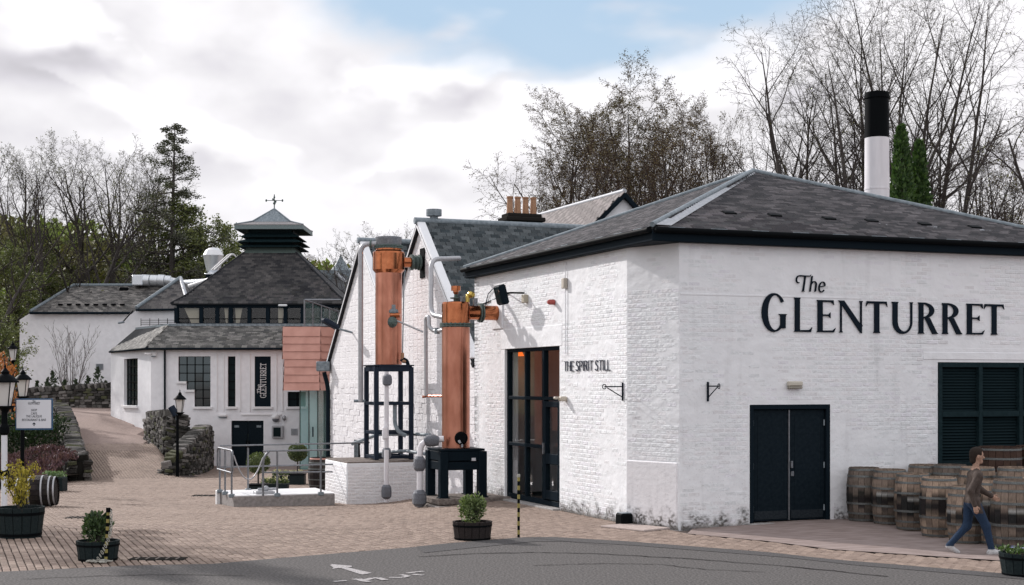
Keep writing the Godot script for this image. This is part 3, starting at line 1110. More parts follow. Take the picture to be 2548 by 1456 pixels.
	glow.light_color = Color(1.0, 0.6, 0.25)
	glow.light_energy = 0.015
	glow.light_size = 0.05
	glow.omni_range = 8.0
	glow.omni_attenuation = 2.0
	glow.shadow_enabled = true
	add_child(glow)
	glow.position = lamp_at + Vector3(0, -0.18, 0)

	# the double door in the shaded wall
	var dx := shady * Transform3D(Basis(), Vector3(0, 0, -0.07))
	var slab := func(called: String, x0: float, x1: float, y0: float, y1: float, z: float, d: float, m: Material, par: Node) -> MeshInstance3D:
		var k := Shape.new()
		k.box(dx * Transform3D(Basis(), Vector3((x0 + x1) * 0.5, (y0 + y1) * 0.5, z)), Vector3(x1 - x0, y1 - y0, d), 0.006)
		return put(called, k, m, par)
	slab.call("frame", 1.72, 1.79, 0.08, 2.05, 0.02, 0.12, M.dark, t)
	slab.call("frame", 3.21, 3.285, 0.08, 2.05, 0.02, 0.12, M.dark, t)
	slab.call("frame", 1.79, 3.21, 1.97, 2.05, 0.02, 0.12, M.dark, t)
	for q in [[1.795, 2.488], [2.512, 3.205]]:
		var lf: MeshInstance3D = slab.call("door", q[0], q[1], 0.10, 1.965, -0.01, 0.06, M.dark_wood, t)
		slab.call("door_panel", q[0] + 0.10, q[1] - 0.10, 0.22, 1.86, 0.022, 0.012, M.dark_wood, lf)
	slab.call("astragal", 2.488, 2.512, 0.10, 1.965, 0.02, 0.05, M.steel, t)
	slab.call("handle", 2.515, 2.55, 0.98, 1.10, 0.06, 0.05, M.steel, t)
	for hx in [1.80, 3.19]:
		for hy in [0.30, 1.02, 1.74]:
			s = Shape.new()
			s.rod(dx * Vector3(hx, hy - 0.05, 0.035), dx * Vector3(hx, hy + 0.05, 0.035), 0.013, 8)
			put("hinge", s, M.lead, t)
	slab.call("lock_plate", 2.54, 2.60, 0.84, 0.92, 0.028, 0.012, M.steel, t)
	slab.call("kick_plate", 1.83, 2.46, 0.13, 0.27, 0.026, 0.008, M.lead_dark, t)
	slab.call("kick_plate", 2.54, 3.17, 0.13, 0.27, 0.026, 0.008, M.lead_dark, t)
	slab.call("door_sill", 1.66, 3.34, -0.02, 0.075, 0.06, 0.26, M.concrete, t)

	# the louvred opening
	slab.call("louvre_back", 5.51, 8.20, 0.92, 2.78, -0.12, 0.02, M.black, t)
	for q in [[5.52, 5.60], [6.39, 6.47], [7.28, 7.36], [8.12, 8.195]]:
		slab.call("mullion", q[0], q[1], 0.93, 2.77, 0.03, 0.12, M.green_dark, t)
	for c in [[5.60, 6.39], [6.47, 7.28], [7.36, 8.12]]:
		for y in [0.93, 1.81, 2.69]:
			slab.call("rail", c[0], c[1], y, y + (0.08 if y != 1.81 else 0.10), 0.03, 0.11, M.green_dark, t)
		for k in 30:
			var y := 1.03 + k * 0.0535 + (0.105 if k > 14 else 0.0)
			if k < 15: y = 1.035 + k * 0.053
			else: y = 1.935 + (k - 15) * 0.051
			s = Shape.new()
			s.box(dx * Transform3D(Basis(Vector3.RIGHT, -0.75), Vector3((c[0] + c[1]) * 0.5, y, 0.0)), Vector3(c[1] - c[0], 0.058, 0.010), 0.003)
			put("slat", s, M.slat, t)


func make_lettering() -> void:
	var shady := frame(hs(0, 0, 0), right_way())
	# strokes of one letter; each a little thicker than the last so that none share a face
	var draw := func(x: Transform3D, strokes: Array) -> Shape:
		var s := Shape.new()
		for k in strokes.size(): s.prism(strokes[k], -0.004, 0.014 + 0.0012 * k, x)
		return s
	var p := func(list: Array) -> PackedVector2Array: return poly(list)
	# a curved stroke: between two ellipses
	var bend := func(cx: float, cy: float, ox: float, oy: float, ix: float, iy: float, a0: float, a1: float, sx := 0.0) -> PackedVector2Array:
		var out := PackedVector2Array()
		for k in 25:
			var a := deg_to_rad(lerpf(a0, a1, k / 24.0))
			out.append(Vector2(cx + ox * cos(a), cy + oy * sin(a)))
		for k in range(24, -1, -1):
			var a := deg_to_rad(lerpf(a0, a1, k / 24.0))
			out.append(Vector2(cx + sx + ix * cos(a), cy + iy * sin(a)))
		return out
	var stem := func(x0: float, x1: float, y0: float, y1: float) -> PackedVector2Array:
		return p.call([[x0 - 0.03, y0], [x1 + 0.03, y0], [x1, y0 + 0.06], [x1, y1 - 0.06], [x1 + 0.03, y1], [x0 - 0.03, y1], [x0, y1 - 0.06], [x0, y0 + 0.06]])
	# in units of the capital height, each letter from its left edge
	var letters := {
		"G": [bend.call(0.40, 0.58, 0.42, 0.60, 0.25, 0.535, 35, 352, 0.04), p.call([[0.62, 0.10], [0.80, 0.10], [0.80, 0.50], [0.86, 0.54], [0.55, 0.54], [0.62, 0.49]])],
		"L": [stem.call(0.05, 0.22, 0, 1.06), p.call([[0.20, 0.0], [0.60, 0.0], [0.645, 0.15], [0.55, 0.065], [0.20, 0.055]])],
		"E": [stem.call(0.05, 0.22, 0, 1.0), p.call([[0.20, 0.0], [0.60, 0.0], [0.66, 0.14], [0.56, 0.06], [0.20, 0.055]]), p.call([[0.20, 0.945], [0.52, 0.94], [0.60, 0.85], [0.585, 1.0], [0.20, 1.0]]), p.call([[0.20, 0.505], [0.42, 0.505], [0.48, 0.44], [0.48, 0.62], [0.42, 0.555], [0.20, 0.555]])],
		"N": [stem.call(0.045, 0.095, 0, 0.98), stem.call(0.66, 0.71, 0.2, 1.0), p.call([[-0.02, 1.0], [0.16, 1.0], [0.71, 0.20], [0.71, -0.02], [0.66, 0.0], [0.05, 0.93]])],
		"T": [stem.call(0.28, 0.45, 0, 0.97), p.call([[0.0, 0.83], [0.07, 0.93], [0.66, 0.93], [0.72, 0.83], [0.695, 1.0], [0.03, 1.0]])],
		"U": [p.call([[0.02, 1.0], [0.05, 0.94], [0.05, 0.36], [0.21, 0.36], [0.21, 0.94], [0.24, 1.0]]), p.call([[0.60, 1.0], [0.625, 0.94], [0.625, 0.36], [0.685, 0.36], [0.685, 0.94], [0.71, 1.0]]), bend.call(0.3675, 0.365, 0.3175, 0.385, 0.2075, 0.30, 180, 360, 0.05)],
		"R": [stem.call(0.05, 0.21, 0, 1.0), bend.call(0.20, 0.745, 0.38, 0.255, 0.22, 0.20, -90, 90), p.call([[0.26, 0.50], [0.42, 0.52], [0.66, 0.06], [0.72, 0.0], [0.52, -0.01]])],
	}
	var word := [["G", 1.948, 2.645], ["L", 2.79, 3.19], ["E", 3.29, 3.71], ["N", 3.80, 4.30], ["T", 4.37, 4.83], ["U", 4.92, 5.40], ["R", 5.48, 5.95], ["R", 5.99, 6.46], ["E", 6.50, 6.92], ["T", 6.87, 7.33]]
	var t := thing("wall_lettering", "large dark letters painted high on the shaded white wall", "lettering", shady * Vector3(1.95, 3.28, 0), TURN)
	var k_ := 0
	var places := lettering_places()
	for w in word:
		var x0: float = places[k_][0]
		var x1: float = places[k_][1]
		k_ += 1
		var high := 0.545 if w[0] != "G" else 0.545
		var b := Basis(right_way() * ((x1 - x0) / ({"G": 0.86, "L": 0.645, "E": 0.66, "N": 0.74, "T": 0.72, "U": 0.71, "R": 0.72}[w[0]])), Vector3.UP * high, shady.basis.z)
		var o := shady * Vector3(x0, 3.275, 0.012)
		put("letter", draw.call(Transform3D(b, o), letters[w[0]]), M.ink, t)
	# the small slanted word above, with a curling T
	var sl := Basis(right_way(), Vector3.UP + right_way() * 0.16, shady.basis.z)
	var o2 := shady * Vector3(2.60, 3.955, 0.012)
	var f := Transform3D(sl.scaled_local(Vector3(0.285, 0.285, 1)), o2)
	put("letter", draw.call(f, [p.call([[0.38, 0.0], [0.60, 0.0], [0.55, 0.06], [0.55, 0.95], [0.44, 0.95], [0.44, 0.06]]), p.call([[0.0, 0.92], [0.14, 0.97], [0.80, 0.95], [0.90, 1.02], [0.84, 0.90], [0.14, 0.89]]), bend.call(0.10, 0.72, 0.22, 0.24, 0.14, 0.18, 80, 285)]), M.ink, t)
	put("letter", draw.call(f, [p.call([[0.92, 0.0], [1.02, 0.0], [1.02, 0.95], [0.92, 0.92]]), bend.call(1.16, 0.42, 0.22, 0.22, 0.12, 0.165, 0, 170), p.call([[1.28, 0.0], [1.38, 0.03], [1.38, 0.43], [1.28, 0.43]])]), M.ink, t)
	put("letter", draw.call(f, [bend.call(1.76, 0.30, 0.25, 0.33, 0.15, 0.27, 20, 325), p.call([[1.58, 0.27], [1.95, 0.35], [1.99, 0.42], [1.58, 0.33]])]), M.ink, t)

	# thin capitals beside the glazed screen
	var sunny := frame(hs(0, 0, 0), -left_way())
	var thin := {
		"T": [[[0, 1], [0.6, 1]], [[0.3, 1], [0.3, 0]]], "H": [[[0, 0], [0, 1]], [[0.58, 0], [0.58, 1]], [[0, 0.52], [0.58, 0.52]]], "E": [[[0, 0], [0, 1]], [[0, 1], [0.48, 1]], [[0, 0.52], [0.42, 0.52]], [[0, 0], [0.48, 0]]],
		"S": [[[0.52, 0.86], [0.42, 0.97], [0.26, 1.0], [0.08, 0.93], [0.03, 0.76], [0.12, 0.61], [0.38, 0.47], [0.52, 0.34], [0.52, 0.14], [0.38, 0.02], [0.2, 0.0], [0.0, 0.10]]],
		"P": [[[0, 0], [0, 1]], [[0, 1], [0.32, 1], [0.50, 0.92], [0.55, 0.75], [0.50, 0.58], [0.32, 0.48], [0, 0.48]]], "I": [[[0.05, 0], [0.05, 1]]],
		"R": [[[0, 0], [0, 1]], [[0, 1], [0.32, 1], [0.50, 0.92], [0.55, 0.76], [0.50, 0.60], [0.32, 0.51], [0, 0.51]], [[0.28, 0.51], [0.58, 0]]], "L": [[[0, 1], [0, 0]], [[0, 0], [0.46, 0]]],
	}
	var lt := thing("wall_words", "", "lettering", sunny * Vector3(-2.75, 2.64, 0), TURN)
	var u := 0.0
	for ch in "THE SPIRIT STILL":
		if ch == " ":
			u += 0.40
			continue
		var s := Shape.new()
		var n := 0
		for line in thin[ch]:
			for k in line.size() - 1:
				var a := Vector2(line[k][0], line[k][1])
				var b := Vector2(line[k + 1][0], line[k + 1][1])
				var w := (b - a).normalized().orthogonal() * 0.038
				var e := (b - a).normalized() * 0.035
				s.prism(PackedVector2Array([a - e - w, b + e - w, b + e + w, a - e + w]), -0.002, 0.010 + 0.0007 * n, sunny * Transform3D(Basis.from_scale(Vector3(0.205, 0.172, 1)), Vector3(-3.75 + u * 0.205, 2.637, 0.010)))
				n += 1
		put("letter", s, M.word, lt)
		u += {"T": 0.78, "H": 0.80, "E": 0.68, "S": 0.76, "P": 0.74, "I": 0.32, "R": 0.78, "L": 0.62}[ch]
	tag(lt, "thin dark capitals painted on the sunny white wall right of the glazed door", "lettering")


func lettering_places() -> Array:
	var out := []
	var normal := frame(hs(0, 0, 0), right_way()).basis.z
	for q in [[228, 450], [504, 670], [705, 878], [905, 1118], [1145, 1335], [1368, 1562], [1600, 1785], [1812, 2000], [2028, 2195], [2190, 2368]]:
		var r := []
		for k in 2:
			var p := on_plane((2300.0 + q[k] / 2.831) / 1.2563, 830.0, hs(0, 0, 0), normal)
			r.append((p - hs(0, 0, 0)).dot(right_way()))
		out.append(r)
	return out


func text_mesh(words: String, high: float, depth: float, face: String) -> TextMesh:
	var f := SystemFont.new()
	f.font_names = PackedStringArray([face])
	var m := TextMesh.new()
	m.text = words
	m.font = f
	m.font_size = 48
	m.pixel_size = high / 48.0 * 1.39
	m.depth = depth
	m.horizontal_alignment = HORIZONTAL_ALIGNMENT_LEFT
	m.vertical_alignment = VERTICAL_ALIGNMENT_BOTTOM
	return m


# a word whose letters stand on the origin of x
func put_text(called: String, m: TextMesh, material: Material, parent: Node, x: Transform3D) -> MeshInstance3D:
	var b := m.get_aabb()
	var inv: Transform3D = (parent as Node3D).global_transform.affine_inverse()
	return part(called, m, material, parent, inv * x * Transform3D(Basis(), Vector3(0, -b.position.y, 0)))


# ------------------------------------------------------------------ fittings on the still house
func make_fittings() -> void:
	var sunny := frame(hs(0, 0, 0), -left_way())     # x = -b
	var shady := frame(hs(0, 0, 0), right_way())
	var s := Shape.new()
	# lights and boxes on the walls
	var t := thing("bulkhead_light", "cream bulkhead light above the dark double door", "wall light", shady * Vector3(2.56, 2.38, 0.01), TURN)
	s.box(shady * Transform3D(Basis(), Vector3(2.56, 2.40, 0.05)), Vector3(0.28, 0.085, 0.09), 0.02)
	put("cover", s, plain(Color(0.5, 0.47, 0.40), 0.5), t)
	s = Shape.new()
	s.box(shady * Transform3D(Basis(), Vector3(2.56, 2.335, 0.05)), Vector3(0.27, 0.04, 0.07), 0.012)
	put("base", s, plain(Color(0.28, 0.26, 0.22), 0.5), t)

	t = thing("bulkhead_light", "cream bulkhead light right of the glazed door, below the thin capitals", "wall light", sunny * Vector3(-3.69, 2.1, 0.01), TURN)
	s = Shape.new()
	s.box(sunny * Transform3D(Basis(), Vector3(-3.69, 2.12, 0.07)), Vector3(0.14, 0.09, 0.14), 0.02)
	put("cover", s, plain(Color(0.52, 0.47, 0.39), 0.5), t)
	s = Shape.new()
	s.box(sunny * Transform3D(Basis(), Vector3(-3.75, 2.135, 0.06)), Vector3(0.10, 0.05, 0.32), 0.015)
	put("base", s, plain(Color(0.42, 0.38, 0.32), 0.5), t)

	for q in [[shady, 0.92, 2.43, 2.11, 0.38, "black scrolled iron bracket on the shaded wall left of the double door"], [sunny, -1.25, 2.42, 2.11, 0.36, "dark scrolled iron bracket on the sunny wall near the corner"]]:
		var f: Transform3D = q[0]
		t = thing("sign_bracket", q[5], "bracket", f * Vector3(q[1], q[3], 0.01), TURN)
		s = Shape.new()
		s.box(f * Transform3D(Basis(), Vector3(q[1], (q[2] + q[3]) * 0.5, 0.02)), Vector3(0.035, q[2] - q[3], 0.02), 0.003)
		put("wall_plate", s, M.ink, t)
		s = Shape.new()
		s.pipe([f * Vector3(q[1], q[2] - 0.07, 0.02), f * Vector3(q[1], q[2] - 0.07, q[4])], 0.011, 6)
		put("arm", s, M.ink, t)
		s = Shape.new()
		s.pipe([f * Vector3(q[1], q[3] + 0.06, 0.02), f * Vector3(q[1], q[2] - 0.09, q[4] * 0.85)], 0.009, 6)
		put("stay", s, M.ink, t)
		s = Shape.new()
		var ring := []
		for k in 13: ring.append(f * Vector3(q[1], q[2] - 0.07 + 0.04 * sin(TAU * k / 12), q[4] + 0.035 * cos(TAU * k / 12)))
		s.pipe(ring, 0.008, 5)
		put("scroll", s, M.ink, t)

	t = thing("floodlight", "black floodlight on an arm high on the sunny wall above the glazed door", "floodlight", sunny * Vector3(-5.75, 4.1, 0.01), TURN)
	s = Shape.new()
	var tilt := sunny * Transform3D(Basis(Vector3.RIGHT, 0.25), Vector3(-5.95, 4.17, 0.42))
	s.box(tilt, Vector3(0.34, 0.40, 0.15), 0.03)
	var head := put("head", s, M.dark, t)
	s = Shape.new()
	s.box(tilt * Transform3D(Basis(), Vector3(0, 0.0, 0.08)), Vector3(0.28, 0.33, 0.012), 0.004)
	put("lens", s, M.pane_dark, head)
	s = Shape.new()
	s.pipe([sunny * Vector3(-5.72, 4.2, 0.02), sunny * Vector3(-5.74, 4.2, 0.30), sunny * Vector3(-5.9, 4.2, 0.36)], 0.018, 6)
	put("arm", s, M.black, t)
	s = Shape.new()
	s.box(sunny * Transform3D(Basis(), Vector3(-5.62, 4.08, 0.05)), Vector3(0.14, 0.16, 0.10), 0.01)
	put("junction_box", s, plain(Color(0.42, 0.38, 0.30), 0.6), t)

	t = thing("conduit_box", "beige junction box with a thin conduit running down the sunny wall", "junction box", sunny * Vector3(-3.67, 3.2, 0.01), TURN)
	s = Shape.new()
	s.box(sunny * Transform3D(Basis(), Vector3(-3.67, 4.26, 0.045)), Vector3(0.12, 0.19, 0.08), 0.01)
	put("box", s, plain(Color(0.45, 0.41, 0.35), 0.6), t)
	s = Shape.new()
	s.pipe([sunny * Vector3(-3.67, 4.66, 0.025), sunny * Vector3(-3.67, 4.35, 0.025)], 0.008, 5)
	s.pipe([sunny * Vector3(-3.66, 4.17, 0.025), sunny * Vector3(-3.66, 2.95, 0.025)], 0.011, 5)
	kind(put("conduit", s, M.paint, t), "stuff")

	t = thing("alarm_light", "small dark red alarm light high on the sunny wall", "alarm light", sunny * Vector3(-4.23, 3.9, 0.01), TURN)
	s = Shape.new()
	s.lathe([Vector2(0.0, 0.0), Vector2(0.05, 0.0), Vector2(0.05, 0.10), Vector2(0.03, 0.14), Vector2(0, 0.14)], 12, sunny * Transform3D(Basis(Vector3.RIGHT, PI / 2), Vector3(-4.23, 3.94, 0.01)))
	put("lens", s, M.red, t)
	s = Shape.new()
	s.box(sunny * Transform3D(Basis(), Vector3(-4.27, 3.955, 0.03)), Vector3(0.10, 0.08, 0.05), 0.008)
	put("base", s, plain(Color(0.15, 0.06, 0.05), 0.6), t)

	s = Shape.new()
	s.pipe([sunny * Vector3(-8.5, 4.12, 0.02), sunny * Vector3(-8.2, 4.1, 0.02), sunny * Vector3(-7.7, 4.14, 0.02), sunny * Vector3(-6.6, 4.24, 0.02), sunny * Vector3(-6.1, 4.26, 0.3)], 0.012, 5)
	s.pipe([sunny * Vector3(-7.95, 3.98, 0.02), sunny * Vector3(-7.9, 4.13, 0.02), sunny * Vector3(-7.75, 4.3, 0.03), sunny * Vector3(-7.5, 4.38, 0.03)], 0.010, 5)
	kind(tagged(put("cable", s, M.ink), "thin dark cables tacked along the sunny wall towards the floodlight", "cable"), "stuff")

	t = thing("drain_gully", "black drain box at the foot of the cut corner", "drain", hs(-0.12, 0, 1.05), TURN)
	s = Shape.new()
	s.box(frame(hs(-0.10, 0.10, 1.02), right_way()), Vector3(0.22, 0.24, 0.24), 0.02)
	put("body", s, M.black, t)
	s = Shape.new()
	s.box(frame(hs(-0.10, 0.228, 1.02), right_way()), Vector3(0.18, 0.012, 0.20), 0.003)
	put("grate", s, M.lead, t)
	s = Shape.new()
	s.box(frame((hs(-0.05, 0.035, 0.35) + hs(-0.3, 0.035, 0.55)) * 0.5, hs(0.40, 0, 0) - hs(0, 0, 1.12)), Vector3(1.0, 0.04, 0.62), 0.012)
	kind(put("paving_slab", s, mottled(Color(0.34, 0.28, 0.26), Color(0.46, 0.39, 0.36), 0.85, 0.7, 0.03, 0.4, 63)), "structure")


# ------------------------------------------------------------------ the twin gables and what stands behind
func make_gables() -> void:
	var t := thing("gabled_still_house", "white twin gabled building with dark slate roofs behind the copper stills", "building", hs(0.06, 0, 15), TURN)
	var f := frame(hs(0.06, 0, 0), -left_way())
	var s := Shape.new()
	s.prism(poly([[-8.70, -1.5], [-8.70, 2.80], [-12.69, 6.27], [-15.3, 4.0], [-17.9, 6.27], [-21.6, 3.05], [-21.6, -1.5]]), -0.4, 0.0, f)
	var wall := put("wall", s, M.roughcast, t)
	# painted brick in the upper gables, rough stone below
	var xs := []
	for q in [[-12.69, 8.75, 15.25], [-17.9, 15.35, 21.5]]:
		var y := 2.35
		while y < 6.0:
			var half: float = (6.2 - y) / 0.87
			bricks(f, maxf(q[0] - half, -q[2]) + 0.08, minf(q[0] + half, -q[1]) - 0.08, y, y + 0.16, [], xs, 0.003, 0.34, 0.16, Vector3(0.33, 0.15, 0.03))
			y += 0.16
	var proto := Shape.new()
	proto.block(Vector3.ZERO, Vector3(0.33, 0.15, 0.03), 0.010)
	pieces(wall, "stone_block", "stone_blocks", proto, M.brick, xs, tones_of(Color(0.77, 0.76, 0.78), Color(0.83, 0.82, 0.84), 6))
	# rough stones at the foot
	xs = []
	var row_y := -0.4
	while row_y < 2.3:
		var row_h := rng.randf_range(0.11, 0.19)
		var u := 8.8
		while u < 21.5:
			var row_w := rng.randf_range(0.14, 0.42)
			xs.append(f * Transform3D(Basis.from_euler(Vector3(rng.randf_range(-0.03, 0.03), rng.randf_range(-0.03, 0.03), rng.randf_range(-0.07, 0.07))) * Basis.from_scale(Vector3(row_w * 0.96, row_h * rng.randf_range(0.8, 0.98), 1)), Vector3(-u - row_w * 0.5, row_y + row_h * 0.5 + rng.randf_range(-0.02, 0.02), rng.randf_range(-0.012, 0.002))))
			u += row_w
		row_y += row_h
	proto = Shape.new()
	proto.block(Vector3.ZERO, Vector3(1, 1, 0.03), 0.012)
	pieces(wall, "rubble_stone", "rubble", proto, M.brick, xs, tones_of(Color(0.74, 0.73, 0.75), Color(0.82, 0.81, 0.83), 4))

	s = Shape.new()
	var planes := [[8.66, 12.69], [15.3, 12.69], [15.3, 17.9], [21.85, 17.9]]
	for q in planes:
		var yb: float = 6.33 - 0.87 * absf(q[0] - q[1])
		slope(s, [hs(-0.04, yb, q[0]), hs(9.5, yb, q[0]), hs(9.5, 6.33, q[1]), hs(-0.04, 6.33, q[1])], 0.10)
	var roof := put("roof", s, M.roof_base, t)
	xs = []
	for q in [planes[0], planes[2]]:
		var yb: float = 6.33 - 0.87 * absf(q[0] - q[1])
		var far := 8.0 if q[0] < 10.0 else 1.2
		slates_on([hs(0.12, yb, q[0]), hs(far, yb, q[0]), hs(far, 6.33, q[1]), hs(0.12, 6.33, q[1])], 0.23, 0.135, xs)
	pieces(roof, "slate", "slates", slate_shape(0.23, 0.135, 0.024), M.slate, xs, tones_of(Color(0.034, 0.045, 0.051), Color(0.115, 0.13, 0.137), 24, 0.2))
	for b in [12.69, 17.9]:
		s = Shape.new()
		s.pipe([hs(-0.1, 6.36, b), hs(9.5, 6.36, b)], 0.085, 8)
		put("ridge", s, M.lead, t)
		for e in [-1.0, 1.0]:
			s = Shape.new()
			var foot: float = b + e * (3.9 if (b < 15) == (e < 0) else 2.6)
			s.box(frame(hs(0.0, 6.24 - 0.435 * absf(foot - b), (foot + b) * 0.5), hs(0, 6.27, b) - hs(0, 6.27 - 0.87 * absf(foot - b), foot), right_way()), Vector3(absf(foot - b) * 1.325, 0.10, 0.06), 0.01)
			put("verge_board", s, M.paint, t)
			if e < 0:
				s = Shape.new()
				s.box(frame(hs(0.06, 6.345 - 0.435 * absf(foot - b), (foot + b) * 0.5), hs(0, 6.27, b) - hs(0, 6.27 - 0.87 * absf(foot - b), foot), right_way()), Vector3(absf(foot - b) * 1.325, 0.22, 0.07), 0.02)
				put("skew", s, M.paint, t)
	# ridge vent, chimney with its pots
	s = Shape.new()
	s.lathe([Vector2(0.10, 0), Vector2(0.10, 0.14), Vector2(0.19, 0.14), Vector2(0.19, 0.30), Vector2(0, 0.31)], 12, Transform3D(Basis(), hs(0.42, 6.36, 12.75)))
	put("ridge_vent", s, M.lead, t)
	s = Shape.new()
	s.box(frame(hs(2.95, 6.1, 13.3), right_way()), Vector3(0.86, 1.0, 0.5), 0.02)
	s.box(frame(hs(2.95, 6.56, 13.3), right_way()), Vector3(1.06, 0.11, 0.66), 0.02)
	s.box(frame(hs(2.95, 6.66, 13.3), right_way()), Vector3(0.92, 0.10, 0.5), 0.02)
	var stack := put("chimney", s, M.mortar, t)
	for k in 4:
		s = Shape.new()
		s.lathe([Vector2(0.085, 0), Vector2(0.07, 0.40), Vector2(0.085, 0.41), Vector2(0.085, 0.45), Vector2(0.055, 0.45), Vector2(0.055, 0.2)], 14, Transform3D(Basis(), hs(2.95 + (k - 1.5) * 0.215, 6.70, 13.3)))
		put("chimney_pot", s, M.terracotta, stack)
	# opening for the lyne arm, a small barred window, odd fittings
	s = Shape.new()
	s.box(f * Transform3D(Basis(), Vector3(-12.5, 5.32, 0.01)), Vector3(0.34, 0.72, 0.04), 0.004)
	put("pipe_opening", s, M.black, t)
	s = Shape.new()
	s.box(f * Transform3D(Basis(), Vector3(-18.45, 0.45, 0.01)), Vector3(0.55, 0.75, 0.04), 0.004)
	var win := put("window", s, M.black, t)
	for k in 4:
		s = Shape.new()
		s.box(f * Transform3D(Basis(), Vector3(-18.63 + k * 0.12, 0.45, 0.045)), Vector3(0.02, 0.75, 0.02))
		put("bar", s, M.lead, win)
	# rain pipe at the far corner, with its hopper
	s = Shape.new()
	var c := hs(-0.10, 0, 21.55)
	s.pipe([c + Vector3(-0.02, 2.75, 0.05), c + Vector3(0.10, 2.3, 0.05), c + Vector3(0.10, -1.2, 0.05)], 0.065, 8, 0.2)
	var rain := put("rain_pipe", s, M.dark, t)
	s = Shape.new()
	s.block(c + Vector3(-0.04, 2.92, 0.05), Vector3(0.40, 0.30, 0.3), 0.03)
	put("hopper", s, M.lead, rain)

	# floodlight on the far gable
	var l := thing("floodlight", "grey floodlight tilted out from the far white gable", "floodlight", f * Vector3(-19.0, 3.9, 0), TURN)
	s = Shape.new()
	s.box(f * Transform3D(Basis(Vector3.RIGHT, -0.5) , Vector3(-19.1, 4.1, 0.62)), Vector3(0.36, 0.14, 0.50), 0.04)
	put("head", s, M.navy, l)
	s = Shape.new()
	s.pipe([f * Vector3(-19.0, 3.85, 0.0), f * Vector3(-19.0, 3.95, 0.40)], 0.03, 6)
	put("arm", s, M.lead, l)

	# the white gable further back
	var g := thing("far_gable_house", "white gable with pale slate roof rising behind the still house", "building", Vector3(3.19, 0, -42.0), TURN)
	var gf := frame(Vector3(3.19, 0, -42.0), right_way())
	s = Shape.new()
	s.prism(poly([[-3, -1], [3, -1], [3, 5.0], [0, 7.82], [-3, 5.0]]), -7.6, 0.0, gf)
	put("wall", s, M.paint, g)
	s = Shape.new()
	for e in [-1.0, 1.0]:
		slope(s, [gf * Vector3(e * 3.2, 4.90, 0.12), gf * Vector3(e * 3.2, 4.90, -7.8), gf * Vector3(0, 7.92, -7.8), gf * Vector3(0, 7.92, 0.12)], 0.10)
	roof = put("roof", s, M.roof_base, g)
	xs = []
	slates_on([gf * Vector3(-3.2, 4.90, 0.12), gf * Vector3(-3.2, 4.90, -7.8), gf * Vector3(0, 7.92, -7.8), gf * Vector3(0, 7.92, 0.12)], 0.26, 0.15, xs)
	pieces(roof, "slate", "slates", slate_shape(0.26, 0.15, 0.016), M.slate, xs, tones_of(Color(0.16, 0.142, 0.138), Color(0.28, 0.25, 0.243), 16, 0.1))
	for e in [-1.0, 1.0]:
		s = Shape.new()
		s.box(frame(gf * Vector3(e * 1.6, 6.33, 0.15), gf.basis * Vector3(-e * 3.2, 3.02, 0), gf.basis * Vector3(0, 1, 0)), Vector3(4.45, 0.13, 0.06), 0.01)
		put("verge_board", s, M.dark, g)
	s = Shape.new()
	s.pipe([gf * Vector3(0, 7.95, 0.15), gf * Vector3(0, 7.95, -7.8)], 0.07, 8)
	put("ridge", s, M.lead_pale, g)

	# a long slate roof just in view beyond the still house
	var h := thing("back_shed", "low shed with blue slate roof just showing past the right hip", "shed", hs(15, 0, 9), TURN)
	s = Shape.new()
	s.box(frame(hs(16, 2.2, 12.4), right_way()), Vector3(10, 4.4, 4.0))
	put("wall", s, M.paint, h)
	s = Shape.new()
	slope(s, [hs(10.8, 4.4, 10.2), hs(21.2, 4.4, 10.2), hs(21.2, 5.98, 12.4), hs(10.8, 5.98, 12.4)], 0.1)
	slope(s, [hs(10.8, 4.4, 14.6), hs(21.2, 4.4, 14.6), hs(21.2, 5.98, 12.4), hs(10.8, 5.98, 12.4)], 0.1)
	put("roof", s, M.slate_far, h)

	# tall round flue
	var x := thing("flue_stack", "tall round white flue with a black top behind the still house roof", "chimney", Vector3(8.53, 0, -34.0))
	var b2 := Transform3D(Basis(), Vector3(8.53, 0, -34.0))
	s = Shape.new()
	s.lathe([Vector2(0.285, 0), Vector2(0.285, 6.93), Vector2(0.292, 6.93), Vector2(0.292, 6.97), Vector2(0.285, 6.97), Vector2(0.28, 8.14)], 28, b2)
	put("white_shaft", s, M.white_worn, x)
	s = Shape.new()
	s.lathe([Vector2(0.283, 8.14), Vector2(0.275, 9.06), Vector2(0.297, 9.06), Vector2(0.297, 9.13), Vector2(0.28, 9.13), Vector2(0.28, 9.20), Vector2(0.22, 9.20), Vector2(0.22, 8.6)], 28, b2)
	put("black_top", s, M.black, x)


